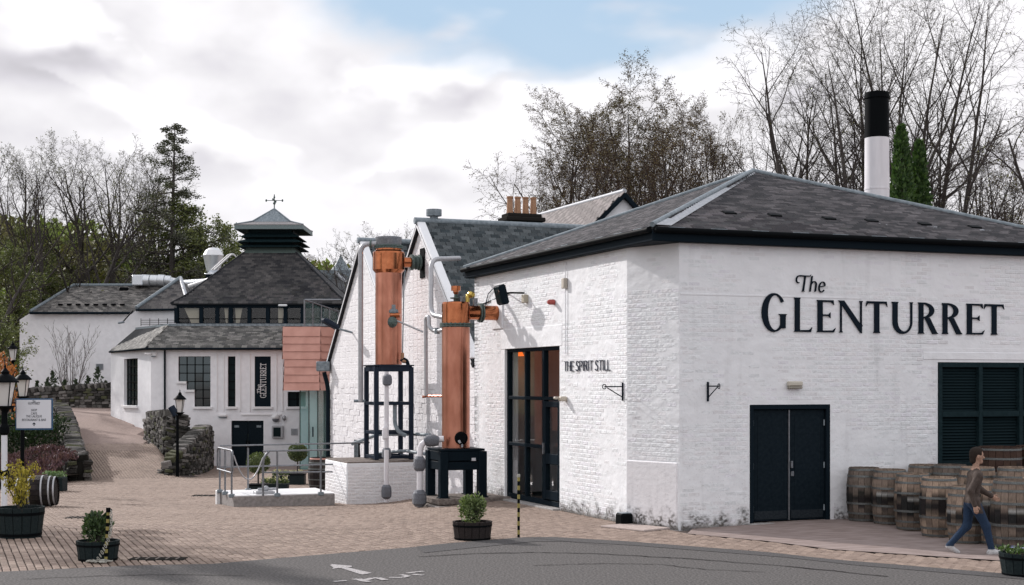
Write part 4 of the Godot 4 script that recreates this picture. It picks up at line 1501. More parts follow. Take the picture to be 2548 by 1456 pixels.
# ------------------------------------------------------------------ the visitor building and the pagoda roof beyond the yard
# a window of panes filling holes of a wall; cells are rectangles in the wall's axes
func glaze(t: Node, x: Transform3D, cells: Array, depth := 0.12, m: Material = null, bar := 0.035) -> Node:
	var area := Rect2(cells[0].position, cells[0].size)
	for c: Rect2 in cells: area = area.merge(c)
	var s := Shape.new()
	var f := x * Transform3D(Basis(), Vector3(0, 0, -depth))
	for c: Rect2 in cells:
		var mid := c.get_center()
		for e in [-0.5, 0.5]:
			s.box(f * Transform3D(Basis(), Vector3(mid.x, mid.y + e * (c.size.y - bar * 0.5), 0.0011 * (1 if e > 0 else -1))), Vector3(c.size.x, bar * 0.5, 0.05))
			s.box(f * Transform3D(Basis(), Vector3(mid.x + e * (c.size.x - bar * 0.5), mid.y, 0)), Vector3(bar * 0.5, c.size.y - bar, 0.05))
	var w := kind(put("window", s, M.black, t), "part")
	w.remove_meta("kind")
	for c: Rect2 in cells:
		var p := Shape.new()
		var tip := Basis.from_euler(Vector3(rng.randf_range(-0.003, 0.003), rng.randf_range(-0.003, 0.003), 0))
		p.box(f * Transform3D(tip, Vector3(c.get_center().x, c.get_center().y, -0.012)), Vector3(c.size.x - bar * 0.6, c.size.y - bar * 0.6, 0.006))
		put("pane", p, m if m else M.pane_dark, w)
	return w


func make_visitor_building() -> void:
	var d := 63.0
	var k := FOCAL / d
	var o := Vector3((375.0 - MID) / k, 0, -d)
	var t := thing("visitor_building", "white two storey building with slate skirt roof, tall windows and dark double door", "building", o + Vector3(3.7, -1.2, 0))
	var x := frame(o, Vector3.RIGHT)
	var fx := func(px: float) -> float: return (px - 375.0) / k
	var fy := func(py: float) -> float: return EYE - (py - HORIZON) / k
	var rect := func(x0: float, y0: float, x1: float, y1: float) -> Rect2: return Rect2(fx.call(x0), fy.call(y1), (x1 - x0) / k, (y1 - y0) / k)
	var holes := [rect.call(443, 887, 523, 949), rect.call(463, 949, 523, 970), rect.call(483, 970, 523, 1012), rect.call(566, 887, 585, 1012), rect.call(633, 887, 673, 1012), rect.call(715, 975, 760, 1012), rect.call(575, 1047, 655, 1162)]
	var far := Vector3((275.0 - MID) / FOCAL * 68.9, 0, -68.9)
	var cx := frame(far, o - far)
	var span := far.distance_to(o)
	var q0 := on_plane(308, 950, o, cx.basis.z)
	var q1 := on_plane(342, 950, o, cx.basis.z)
	var w0 := (q0 - far).dot(cx.basis.x)
	var w1 := (q1 - far).dot(cx.basis.x)
	var side := Rect2(w0, 1.42, w1 - w0, 2.12)
	var s := Shape.new()
	s.wall(x, 0, 7.9, -1.8, 3.88, 0.35, holes)
	s.wall(cx, 0, span, -1.8, 3.88, 0.35, [side])
	s.wall(frame(o + Vector3(7.9, 0, 0), Vector3.FORWARD), 0, 10, -1.8, 3.88, 0.35, [])
	s.wall(frame(far + Vector3(0, 0, -5), Vector3.BACK), 0, 5, -1.8, 3.88, 0.35, [])
	put("wall", s, M.render_far, t)
	# raised surrounds and sills
	var trim := func(called: String, r: Rect2, proud: float, xx: Transform3D) -> void:
		var b := Shape.new()
		b.box(xx * Transform3D(Basis(), Vector3(r.get_center().x, r.get_center().y, proud * 0.5 - 0.01)), Vector3(r.size.x, r.size.y, proud + 0.02), 0.008)
		put(called, b, M.white, t)
	for q in [[480, 528, 1012], [562, 590, 1012], [629, 678, 1012], [711, 764, 1012], [440, 464, 949], [461, 484, 970]]:
		trim.call("sill", rect.call(q[0], q[2], q[1], q[2] + 6), 0.10, x)
	for q in [[538, 541], [555, 558], [596, 599], [620, 623], [686, 689], [701, 704]]:
		trim.call("pilaster_edge", rect.call(q[0], 880, q[1], 1024), 0.035, x)
	trim.call("string_course", rect.call(600, 1030, 700, 1034), 0.04, x)
	trim.call("sill", Rect2(side.position.x - 0.1, side.position.y - 0.12, side.size.x + 0.2, 0.12), 0.12, cx)
	var cells := []
	for r in 6:
		for c in 4:
			if (r == 3 and c == 0) or (r > 3 and c < 2): continue
			cells.append(rect.call(443 + c * 20, 887 + r * 20.83, 463 + c * 20, 887 + (r + 1) * 20.83))
	glaze(t, x, cells, 0.14, M.pane_mirror)
	cells = []
	for r in 6: cells.append(rect.call(566, 887 + r * 20.83, 585, 887 + (r + 1) * 20.83))
	glaze(t, x, cells, 0.14)
	glaze(t, x, [rect.call(715, 975, 737.5, 993.5), rect.call(737.5, 975, 760, 993.5), rect.call(715, 993.5, 737.5, 1012), rect.call(737.5, 993.5, 760, 1012)], 0.14)
	cells = []
	for r in 6:
		for c in 4: cells.append(Rect2(side.position + Vector2(side.size.x * c / 4.0, side.size.y * r / 6.0), Vector2(side.size.x / 4.0, side.size.y / 6.0)))
	glaze(t, cx, cells, 0.16)
	# dark panel with the white upright lettering
	s = Shape.new()
	var pr: Rect2 = rect.call(633, 887, 673, 1012)
	s.box(x * Transform3D(Basis(), Vector3(pr.get_center().x, pr.get_center().y, -0.05)), Vector3(pr.size.x, pr.size.y, 0.04), 0.005)
	var panel := put("sign_panel", s, M.dark, t)
	var tm := text_mesh("GLENTURRET", 0.26, 0.01, "Droid Serif")
	var b := tm.get_aabb()
	var turned := x * Transform3D(Basis(Vector3.BACK, PI / 2), Vector3(fx.call(661.5), fy.call(990), -0.022)) * Transform3D(Basis.from_scale(Vector3(1.50 / b.size.x, 1, 1)), Vector3.ZERO)
	put_text("lettering", tm, M.white, panel, turned * Transform3D(Basis(), Vector3(-b.position.x, 0, 0)))
	tm = text_mesh("The", 0.16, 0.01, "Droid Serif")
	put_text("lettering", tm, M.white, panel, x * Transform3D(Basis(Vector3.BACK, PI / 2), Vector3(fx.call(648), fy.call(979), -0.022)))
	# double door
	var dr: Rect2 = rect.call(575, 1047, 655, 1162)
	for e in 2:
		s = Shape.new()
		s.box(x * Transform3D(Basis(), Vector3(dr.position.x + dr.size.x * (0.25 + 0.5 * e), dr.get_center().y, -0.12)), Vector3(dr.size.x * 0.5 - 0.012, dr.size.y, 0.06), 0.01)
		var leaf := put("door", s, M.dark_wood, t)
		s = Shape.new()
		s.box(x * Transform3D(Basis(), Vector3(dr.get_center().x + (e * 2 - 1) * 0.06, dr.get_center().y - 0.05, -0.07)), Vector3(0.04, 0.42, 0.05), 0.01)
		put("handle", s, M.black, leaf)
		s = Shape.new()
		s.box(x * Transform3D(Basis(), Vector3(dr.get_center().x + (e * 2 - 1) * 0.48, dr.end.y - 0.25, -0.087)), Vector3(0.2, 0.1, 0.012), 0.002)
		put("door_plate", s, M.lead, leaf)
	# rain pipe and eaves
	s = Shape.new()
	s.rod(Vector3((410.5 - MID) / k, 3.85, -d + 0.08), Vector3((410.5 - MID) / k, 0.2, -d + 0.08), 0.045)
	put("rain_pipe", s, M.dark, t)
	var e0 := Vector3(-15.80, 3.95, -62.7)
	var e1 := Vector3(-8.6, 3.95, -62.7)
	var t1 := Vector3(-8.6, 4.97, -64.5)
	var t0 := Vector3(-15.25, 4.97, -64.5)
	var ef := Vector3((272.0 - MID) / FOCAL * 69.0, 3.95, -69.0)
	var tf := Vector3((336.0 - MID) / FOCAL * 68.9, 4.97, -68.9)
	s = Shape.new()
	slope(s, [e0, e1, t1, t0], 0.08)
	slope(s, [ef, e0, t0, tf], 0.08)
	var roof := put("roof", s, M.roof_base, t)
	var xs := []
	slates_on([e0, e1, t1, t0], 0.25, 0.125, xs)
	var fronts := xs.size()
	slates_on([ef, e0, t0, tf], 0.25, 0.125, xs)
	var tones := []
	var lo := Color(0.060, 0.060, 0.058)
	var hi := Color(0.26, 0.25, 0.235)
	for j in xs.size(): tones.append(lo.lerp(hi, snappedf(pow(rng.randf(), 1.5) * 0.85, 0.05)))
	pieces(roof, "slate", "slates", slate_shape(0.25, 0.125, 0.022), M.slate, xs, tones)
	s = Shape.new()
	s.pipe([ef + Vector3.DOWN * 0.04, e0 + Vector3.DOWN * 0.04, e1 + Vector3.DOWN * 0.04], 0.055, 8)
	put("gutter", s, M.dark, t)
	s = Shape.new()
	s.prism(PackedVector2Array([Vector2(-8.6, 64.4), Vector2(-15.2, 64.4), Vector2(tf.x, 68.9), Vector2(-18, 76), Vector2(-7.0, 76), Vector2(-7.0, 64.4)]), 4.95, 5.06, Transform3D(Basis(Vector3.RIGHT, Vector3(0, 0, -1), Vector3.UP), Vector3.ZERO))
	put("terrace", s, M.lead, t)

	# small things on its wall
	var on := func(px: float, py: float, out := 0.0) -> Vector3: return x * Vector3(fx.call(px), fy.call(py), out)
	var a := thing("camera_dome", "white dome lamp on the wall right of the dark double door", "wall light", on.call(686, 1040))
	s = Shape.new()
	s.ball(on.call(686, 1038, 0.12), Vector3(0.19, 0.12, 0.14), 14)
	put("cap", s, M.white, a)
	s = Shape.new()
	s.ball(on.call(686, 1043, 0.12), Vector3(0.15, 0.13, 0.12), 14)
	put("bowl", s, M.lagging, a)
	s = Shape.new()
	s.ball(on.call(707, 1040, 0.06), Vector3(0.09, 0.12, 0.08), 10)
	tag(put("alarm_bell", s, M.grey_pipe), "small grey bell beside the white dome lamp on the far wall", "alarm bell")
	a = thing("wall_cabinet", "grey framed cabinet with dark glass on the wall under the dome lamp", "cabinet", on.call(691, 1090))
	s = Shape.new()
	s.box(Transform3D(Basis(), on.call(691, 1075, 0.07)), Vector3(0.50, 0.54, 0.16), 0.03)
	put("case", s, M.grey_pipe, a)
	s = Shape.new()
	s.box(Transform3D(Basis(), on.call(690, 1075, 0.155)), Vector3(0.32, 0.40, 0.02), 0.004)
	put("glass", s, M.pane_dark, a)
	for q in [["wall_vent", 732, 1075, 0.26, "grey square vent grille on the white wall left of the glass porch"]]:
		a = thing(q[0], q[4], "vent", on.call(q[1], q[2]))
		s = Shape.new()
		s.box(Transform3D(Basis(), on.call(q[1], q[2], 0.01)), Vector3(0.30, 0.30, 0.05), 0.01)
		put("frame", s, M.grey_pipe, a)
		for j in 5:
			s = Shape.new()
			s.box(Transform3D(Basis(Vector3.RIGHT, 0.6), on.call(q[1], q[2], 0.035) + Vector3(0, -0.1 + j * 0.05, 0)), Vector3(0.24, 0.04, 0.008))
			put("slat", s, M.lead, a)
	a = thing("alarm_box", "small white alarm box under the eaves near the corner of the far building", "alarm box", on.call(382, 882))
	s = Shape.new()
	s.box(Transform3D(Basis(), on.call(383, 882, 0.06)), Vector3(0.26, 0.22, 0.12), 0.04)
	put("case", s, M.white, a)
	s = Shape.new()
	s.box(Transform3D(Basis(), on.call(383, 887, 0.10)), Vector3(0.20, 0.05, 0.10), 0.02)
	put("base", s, M.lead, a)
	a = thing("security_camera", "small white camera on a bracket under the eaves left of the alarm box", "camera", on.call(372, 884))
	s = Shape.new()
	s.pipe([on.call(376, 880, 0.0), on.call(372, 880, 0.15)], 0.025, 6)
	put("arm", s, M.white, a)
	s = Shape.new()
	s.box(Transform3D(Basis(Vector3.UP, 0.4), on.call(370, 881, 0.22)), Vector3(0.26, 0.09, 0.1), 0.02)
	put("body", s, M.white, a)
	a = thing("bulkhead_light", "white bulkhead light above the dark far double door, left of its lintel", "wall light", on.call(554, 1035))
	s = Shape.new()
	s.box(Transform3D(Basis(), on.call(554, 1034, 0.06)), Vector3(0.38, 0.12, 0.12), 0.03)
	put("cover", s, M.white, a)
	s = Shape.new()
	s.box(Transform3D(Basis(), on.call(554, 1038.5, 0.05)), Vector3(0.34, 0.05, 0.10), 0.02)
	put("base", s, M.lead, a)


func make_pagoda() -> void:
	var c := Vector3(-11.7, 0, -71.6)
	var t := thing("pagoda_house", "slate pyramid roofed house with green pagoda vent and dark glazed band", "building", c + Vector3(0, 4.9, 0))
	var s := Shape.new()
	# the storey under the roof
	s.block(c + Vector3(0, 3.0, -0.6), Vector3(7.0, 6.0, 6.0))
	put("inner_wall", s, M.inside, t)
	var h := 3.9
	var x := frame(c + Vector3(-h, 0, h), Vector3.RIGHT)
	var k := FOCAL / (71.6 - h)
	var fx := func(px: float) -> float: return (px - MID) / k - (c.x - h)
	var bar := func(called: String, x0: float, x1: float, y0: float, y1: float, z: float, m: Material) -> void:
		var b := Shape.new()
		b.box(x * Transform3D(Basis(), Vector3((x0 + x1) * 0.5, (y0 + y1) * 0.5, z)), Vector3(x1 - x0, y1 - y0, 0.12), 0.01)
		put(called, b, m, t)
	bar.call("window_head", 0, 2 * h, 5.93, 6.12, 0.0, M.dark)
	bar.call("window_sill", 0, 2 * h, 5.0, 5.22, 0.0, M.dark)
	var posts := [438, 500, 540, 574, 620, 666, 710, 752, 800, 858]
	for j in posts.size():
		var p: float = fx.call(posts[j])
		bar.call("post", p - 0.09, p + 0.09, 5.22, 5.93, 0.0, M.dark)
		if j < posts.size() - 1:
			var q: float = fx.call(posts[j + 1])
			var b := Shape.new()
			b.quad_o(x * Vector3(p + 0.09, 5.22, -0.02), x * Vector3(q - 0.09, 5.22, -0.02), x * Vector3(q - 0.09, 5.93, -0.02), x * Vector3(p + 0.09, 5.93, -0.02), Vector3.BACK)
			put("pane", b, M.pane, t)
	var rail := Shape.new()
	rail.pipe([x * Vector3(0.05, 5.42, 0.03), x * Vector3(2 * h - 0.05, 5.42, 0.03)], 0.02, 6)
	put("window_rail", rail, M.black, t)
	for q in [[456, 496, 474, 494], [556, 566, 560, 564], [583, 601, 585, 594], [660, 668, 663, 667], [690, 706, 691, 700]]:
		var b := Shape.new()
		b.prism(poly([[fx.call(q[0]), 5.93], [fx.call(q[1]), 5.93], [fx.call(q[3]), 5.22], [fx.call(q[2]), 5.22]]), -0.16, -0.13, x)
		put("curtain", b, M.cream, t)
	for e in [[Vector3(h, 0, h), Vector3.FORWARD], [Vector3(-h, 0, -h), Vector3.BACK]]:
		var b := Shape.new()
		b.wall(frame(c + e[0], e[1]), 0, 2 * h, 4.9, 6.12, 0.1, [])
		put("side_wall", b, M.dark, t)
	var b2 := Shape.new()
	b2.box(Transform3D(Basis(), at(703, 760, 67.4)), Vector3(0.42, 0.09, 0.14), 0.03)
	put("lamp", b2, M.white, t)

	# roof in two pitches, slated
	var ring := func(r: float, y: float) -> Array: return [c + Vector3(-r, y, r), c + Vector3(r, y, r), c + Vector3(r, y, -r), c + Vector3(-r, y, -r)]
	var tiers := [ring.call(4.12, 6.12), ring.call(3.55, 6.52), ring.call(1.25, 8.72)]
	s = Shape.new()
	for j in 2:
		for e in 4: slope(s, [tiers[j][e], tiers[j][(e + 1) % 4], tiers[j + 1][(e + 1) % 4], tiers[j + 1][e]], 0.08)
	var roof := put("roof", s, M.roof_base, t)
	var xs := []
	for j in 2:
		for e in 2: slates_on([tiers[j][e], tiers[j][(e + 1) % 4], tiers[j + 1][(e + 1) % 4], tiers[j + 1][e]], 0.23, 0.13, xs)
	var stains := FastNoiseLite.new()
	stains.seed = 3
	stains.frequency = 0.9
	var tones := []
	for xf: Transform3D in xs:
		var f := clampf(0.42 + stains.get_noise_3dv(xf.origin * Vector3(1, 0.45, 1)) * 0.40 + rng.randf_range(-0.25, 0.32), 0.0, 1.0)
		tones.append(Color(0.020, 0.021, 0.025).lerp(Color(0.135, 0.127, 0.123), snappedf(f * f * 0.6 + f * 0.4, 0.05)))
	pieces(roof, "slate", "slates", slate_shape(0.23, 0.13, 0.026), M.slate, xs, tones)
	s = Shape.new()
	for e in 4:
		s.pipe([tiers[0][e] + Vector3.UP * 0.03, tiers[1][e] + Vector3.UP * 0.03, tiers[2][e] + Vector3.UP * 0.03], 0.05, 6)
	kind(put("hip_roll", s, M.roof_base, t), "stuff")
	# the vent: neck, blades, cap
	var tier := func(called: String, r0: float, y0: float, r1: float, y1: float, m: Material) -> void:
		var a: Array = ring.call(r0, y0)
		var b: Array = ring.call(r1, y1)
		var q := Shape.new()
		for e in 4: slope(q, [a[e], a[(e + 1) % 4], b[(e + 1) % 4], b[e]], 0.04)
		put(called, q, m, t)
	tier.call("vent_neck", 1.30, 8.70, 1.14, 9.0, M.verdigris)
	tier.call("vent_box", 1.06, 9.0, 1.06, 9.9, M.green_dark)
	tier.call("vent_blade", 1.50, 9.03, 1.05, 9.20, M.green_dark)
	tier.call("vent_blade", 1.54, 9.26, 1.05, 9.46, M.green_dark)
	tier.call("vent_blade", 1.40, 9.52, 1.05, 9.74, M.green_dark)
	s = Shape.new()
	s.block(c + Vector3(0, 9.90, 0), Vector3(3.1, 0.05, 3.1))
	put("cap_soffit", s, M.green_dark, t)
	tier.call("cap_fascia", 1.66, 9.84, 1.65, 10.06, M.verdigris_pale)
	tier.call("cap_skirt", 1.66, 10.06, 0.92, 10.28, M.lead_warm)
	tier.call("cap_roof", 0.92, 10.27, 0.04, 11.0, M.lead)
	s = Shape.new()
	for a: Vector3 in ring.call(0.92, 10.30): s.pipe([c + (a - c - Vector3(0, a.y, 0)) * 1.8 + Vector3(0, 10.07, 0), a, c + Vector3(0, 11.02, 0)], 0.035, 6)
	kind(put("cap_roll", s, M.lead, t), "stuff")
	s = Shape.new()
	s.rod(c + Vector3(0, 10.95, 0), c + Vector3(0, 11.72, 0), 0.028, 6)
	s.ball(c + Vector3(0, 11.28, 0), Vector3(0.07, 0.07, 0.07), 8)
	for e in [Vector3.RIGHT, Vector3.BACK]:
		s.rod(c + Vector3(0, 11.42, 0) - e * 0.42, c + Vector3(0, 11.42, 0) + e * 0.42, 0.018, 5)
		for g in [-1.0, 1.0]: s.ball(c + Vector3(0, 11.42, 0) + e * 0.40 * g, Vector3(0.045, 0.07, 0.045), 6)
	s.ball(c + Vector3(0, 11.58, 0), Vector3(0.05, 0.06, 0.05), 6)
	kind(put("weather_vane", s, M.verdigris, t), "stuff")

	# railing on the terrace left, glass balustrade right
	var r := thing("terrace_railing", "thin dark railing on the flat roof left of the glazed band", "railing", at(395, 812, 66.5))
	for j in 5:
		var p := at(350 + j * 22, 811, 66.5)
		s = Shape.new()
		s.rod(p, p + Vector3(0, 0.34, 0), 0.016, 5)
		put("post", s, M.black, r)
	for j in 3:
		s = Shape.new()
		s.rod(at(350, 797 + j * 5, 66.5), at(438, 797 + j * 5, 66.5), 0.012, 5)
		put("rail", s, M.black, r)
	var g := thing("glass_balustrade", "glass balustrade with steel rail on the terrace above the copper canopy", "balustrade", at(800, 815, 62))
	s = Shape.new()
	s.pipe([at(757, 746, 62.0), at(846, 746, 67.0)], 0.035, 6)
	s.pipe([at(757, 746, 62.0), at(842, 775, 63.4)], 0.03, 6)
	kind(put("handrail", s, M.steel, g), "stuff")
	var pts := [[757, 746, 812, 62.0], [778, 754, 811, 62.3], [799, 761, 810, 62.6], [820, 768, 809, 63.0], [841, 775, 808, 63.4]]
	for j in 5:
		var q: Array = pts[j]
		s = Shape.new()
		s.rod(at(q[0], q[1], q[3]), at(q[0], q[2], q[3]), 0.04 if j == 0 else 0.022, 6)
		put("post", s, M.steel, g)
		if j < 4:
			var n: Array = pts[j + 1]
			s = Shape.new()
			s.quad_o(at(q[0] + 2, q[1] + 3, q[3]), at(n[0] - 2, n[1] + 3, n[3]), at(n[0] - 2, n[2] - 2, n[3]), at(q[0] + 2, q[2] - 2, q[3]), Vector3.BACK)
			put("pane", s, M.pane_teal_light, g)


func make_canopy() -> void:
	# copper clad drum over the entrance, many sided, with a glass porch below
	var t := thing("copper_canopy", "pink copper clad canopy of lapped bands over the glass porch", "canopy", at(765, 972, 59))
	var plan := func(x0: float, x1: float, inset: float) -> Array:
		var a := at(x0, 900, 58.0)
		var b := at(x1, 900, 58.0)
		return [Vector3(a.x, 0, -58.0 + 0), Vector3(b.x, 0, -58.0), Vector3(b.x + 0.85 - inset, 0, -59.2), Vector3(b.x + 1.0 - inset, 0, -62.5), Vector3(a.x, 0, -62.5)]
	var bands := [[703, 797, 0.0, 815, 836], [703, 797, 0.0, 836, 855], [703, 797, 0.0, 855, 874], [703, 797, 0.0, 874, 893], [707, 794, 0.3, 893, 912], [707, 794, 0.3, 912, 932], [706, 794, 0.3, 932, 951], [705, 795, 0.3, 951, 971]]
	for b in bands:
		var p: Array = plan.call(b[0], b[1], b[2])
		var y1: float = EYE - (b[3] - HORIZON) / FOCAL * 58.0
		var y0: float = EYE - (b[4] - HORIZON) / FOCAL * 58.0
		var s := Shape.new()
		for k in p.size():
			var a: Vector3 = p[k]
			var c: Vector3 = p[(k + 1) % p.size()]
			var out: Vector3 = (c - a).cross(Vector3.UP).normalized()
			if out.dot((a + c) * 0.5 - (p[0] + p[2] + p[4]) / 3.0) < 0: out = -out
			var lip := out * 0.045
			# each band flares a little at its foot, over the one below
			s.quad_o(a + lip + Vector3.UP * (y0 - 0.01), c + lip + Vector3.UP * (y0 - 0.01), c + Vector3.UP * y1, a + Vector3.UP * y1, out)
			s.quad_o(a + lip + Vector3.UP * (y0 - 0.01), c + lip + Vector3.UP * (y0 - 0.01), c - out * 0.05 + Vector3.UP * (y0 - 0.01), a - out * 0.05 + Vector3.UP * (y0 - 0.01), Vector3.DOWN)
		put("copper_band", s, M.copper_clad, t)
	var s2 := Shape.new()
	var top: float = EYE - (815.0 - HORIZON) / FOCAL * 58.0
	var pp: Array = plan.call(703, 797, 0.0)
	var flat := PackedVector2Array()
	for v: Vector3 in pp: flat.append(Vector2(v.x, -v.z))
	s2.prism(flat, top - 0.03, top + 0.03, Transform3D(Basis(Vector3.RIGHT, Vector3(0, 0, -1), Vector3.UP), Vector3.ZERO))
	put("cap", s2, M.copper_clad, t)
	s2 = Shape.new()
	var low: float = EYE - (970.0 - HORIZON) / FOCAL * 58.0
	pp = plan.call(706, 794, 0.3)
	flat = PackedVector2Array()
	for v: Vector3 in pp: flat.append(Vector2(v.x, -v.z))
	s2.prism(flat, low, low + 0.03, Transform3D(Basis(Vector3.RIGHT, Vector3(0, 0, -1), Vector3.UP), Vector3.ZERO))
	put("soffit", s2, M.green_dark, t)

	var g := thing("glass_porch", "tall teal glass porch under the copper canopy beside the gable", "porch", at(780, 1160, 59))
	var pts := []
	for q in [[746, 58.7], [768, 58.3], [790, 58.5], [806, 59.4], [816, 61.0]]: pts.append(at(q[0], 955, q[1]) * Vector3(1, 0, 1))
	for k in pts.size():
		s2 = Shape.new()
		s2.rod(pts[k] + Vector3.UP * -1.2, pts[k] + Vector3.UP * 2.14, 0.03, 6)
		put("frame_post", s2, M.verdigris, g)
		if k == pts.size() - 1: break
		s2 = Shape.new()
		s2.quad_o(pts[k] + Vector3.UP * -1.2, pts[k + 1] + Vector3.UP * -1.2, pts[k + 1] + Vector3.UP * 2.14, pts[k] + Vector3.UP * 2.14, Vector3.BACK)
		put("pane", s2, M.pane_teal, g)
	s2 = Shape.new()
	s2.block(at(778, 1075, 58.2), Vector3(0.05, 0.4, 0.06), 0.01)
	put("handle", s2, M.dark, g)
	s2 = Shape.new()
	s2.block(Vector3(-7.75, 0.5, -61.6), Vector3(0.9, 3.4, 0.2))
	put("inner_pier", s2, M.verdigris, g)


func make_white_store() -> void:
	# the long white store at the left with its slate roof
	var d := 82.0
	var t := thing("white_store", "long plain white store with slate roof at the top of the lane", "building", Vector3(-22, 1.2, -d))
	var x0 := (48.0 - MID) / FOCAL * d
	var y := func(py: float, dd: float = d) -> float: return EYE - (py - HORIZON) / FOCAL * dd
	var s := Shape.new()
	var f := frame(Vector3(0, 0, -d), Vector3.RIGHT)
	var x1 := (345.0 - MID) / FOCAL * d
	s.prism(poly([[x0, -0.5], [x1 + 3, -0.5], [x1 + 3, y.call(778)], [(76.0 - MID) / FOCAL * d, y.call(778)], [x0, y.call(796)]]), -8, 0, f)
	put("wall", s, M.render_far, t)
	var e0 := at(74, 777, d - 0.3)
	var e1 := at(345, 777, d - 0.3)
	var t0 := at(182, 713, d + 3.6)
	var t1 := at(490, 713, d + 3.6)
	e1.x += 4.0
	s = Shape.new()
	slope(s, [e0, e1, t1, t0], 0.12)
	slope(s, [Vector3(e0.x, e0.y, -d - 8), e0, t0, Vector3(t0.x, t0.y, -d - 4.4)], 0.1)
	slope(s, [Vector3(e1.x, e1.y, -d - 8), Vector3(e0.x, e0.y, -d - 8), t0, t1], 0.1)
	var roof := put("roof", s, M.roof_base, t)
	var xs := []
	slates_on([e0, e1, t1, t0], 0.28, 0.15, xs)
	var tones := []
	for k in xs.size(): tones.append(Color(0.060, 0.058, 0.057).lerp(Color(0.25, 0.235, 0.22), snappedf(pow(rng.randf(), 1.5) * 0.85, 0.05)))
	pieces(roof, "slate", "slates", slate_shape(0.28, 0.15, 0.022), M.slate, xs, tones)
	s = Shape.new()
	s.pipe([e0 + Vector3.UP * 0.05, t0 + Vector3.UP * 0.08, t1 + Vector3.UP * 0.08], 0.10, 6)
	put("ridge", s, M.lead, t)
	s = Shape.new()
	s.pipe([e0 + Vector3(0, -0.05, 0.06), e1 + Vector3(0, -0.05, 0.06)], 0.07, 8)
	put("gutter", s, M.dark, t)
	var up := (e1 - e0).cross(t0 - e0).normalized()
	if up.y < 0: up = -up
	for k in 8:
		s = Shape.new()
		s.block(at(150 + k * 22, 762, d + 0.55) + up * 0.1, Vector3(0.26, 0.10, 0.16), 0.02)
		put("snow_guard", s, M.black, t)
	for px in [308, 456]:
		s = Shape.new()
		s.block(at(px, 722, d + 3.0) + up * 0.05, Vector3(0.5, 0.22, 0.3), 0.04)
		put("roof_vent", s, M.black, t)
	# window vent low on its wall
	var v := thing("wall_vent", "grey square vent grille on the plain white store above the stone wall", "vent", at(247, 913, d))
	s = Shape.new()
	s.block(at(247, 913, d - 0.02), Vector3(0.42, 0.36, 0.06), 0.01)
	put("frame", s, M.grey_pipe, v)
	for k in 5:
		s = Shape.new()
		s.box(Transform3D(Basis(Vector3.RIGHT, 0.6), at(247, 913, d - 0.06) + Vector3(0, -0.12 + k * 0.06, 0)), Vector3(0.36, 0.05, 0.01))
		put("slat", s, M.lead, v)

	# the wing between the store and the pagoda
	t = thing("white_wing", "white wing with small hipped slate roof between the store and the pagoda house", "building", Vector3(-19, 1, -76))
	s = Shape.new()
	var w := 75.0
	s.prism(poly([[(300.0 - MID) / FOCAL * w, 0], [(445.0 - MID) / FOCAL * w, 0], [(445.0 - MID) / FOCAL * w, y.call(766, w)], [(345.0 - MID) / FOCAL * w, y.call(766, w)], [(300.0 - MID) / FOCAL * w, y.call(803, w)]]), -6, 0, frame(Vector3(0, 0, -w), Vector3.RIGHT))
	put("wall", s, M.render_far, t)
	s = Shape.new()
	var a := at(338, 769, w - 0.2)
	var b := at(470, 767, w - 0.2)
	var c := at(448, 694, w + 2.8)
	slope(s, [a, b, c], 0.1)
	slope(s, [b, b + Vector3(0, 0, -6.5), c], 0.1)
	slope(s, [a + Vector3(0, 0, -6.5), a, c], 0.1)
	roof = put("roof", s, M.roof_base, t)
	xs = []
	slates_on([a, b, c], 0.30, 0.19, xs)
	slates_on([b, b + Vector3(0, 0, -6.5), c], 0.30, 0.19, xs)
	pieces(roof, "slate", "slates", slate_shape(0.30, 0.19, 0.02), M.slate, xs, tones_of(Color(0.045, 0.045, 0.048), Color(0.15, 0.14, 0.135), 8, 0.15))
	for q in [[a, c], [c, b]]:
		s = Shape.new()
		s.pipe([q[0] + Vector3.UP * 0.06, q[1] + Vector3.UP * 0.06], 0.11, 6)
		put("hip_flashing", s, M.lead_pale if q[0] == c else M.lead, t)
	s = Shape.new()
	s.pipe([a + Vector3(0, -0.06, 0.05), b + Vector3(0, -0.06, 0.05)], 0.06, 8)
	put("gutter", s, M.dark, t)
	v = thing("floodlight", "dark floodlight on a slanting arm from the white wing's eaves", "floodlight", at(320, 785, w - 0.5))
	s = Shape.new()
	s.pipe([at(330, 773, w), at(306, 800, w - 0.8)], 0.035, 6)
	put("arm", s, M.black, v)
	s = Shape.new()
	s.box(Transform3D(Basis(Vector3.BACK, 0.2), at(301, 803, w - 0.9)), Vector3(0.32, 0.09, 0.22), 0.03)
	put("head", s, M.lead, v)

	# silver ducts and extract cowl on the roofs
	t = thing("roof_duct", "silver sectioned ventilation duct lying along the far ridge", "duct", at(410, 712, d + 3.0))
	s = Shape.new()
	s.block(at(344, 698, d + 3.2), Vector3(0.62, 0.62, 0.7), 0.05)
	put("duct_box", s, M.duct, t)
	for q in [[352, 372, 0.33], [374, 392, 0.31], [393, 409, 0.33], [410, 424, 0.27]]:
		s = Shape.new()
		s.pipe([at(q[0], 697, d + 3.2), at(q[1], 698, d + 3.2)], q[2], 16)
		put("duct_section", s, M.duct, t)
	s = Shape.new()
	s.pipe([at(424, 699, d + 3.2), at(452, 706, d + 2.6), at(530, 702, d - 2)], 0.22, 14, 0.4)
	put("duct_elbow", s, M.duct, t)
	t = thing("extract_cowl", "silver mushroom shaped extract cowl left of the pagoda roof", "cowl", at(530, 690, 77))
	s = Shape.new()
	var f2 := Transform3D(Basis(), at(530, 690, 77))
	s.lathe([Vector2(0.30, 0), Vector2(0.30, 0.25), Vector2(0.36, 0.35), Vector2(0.52, 1.12)], 24, f2)
	put("cone", s, M.duct, t)
	s = Shape.new()
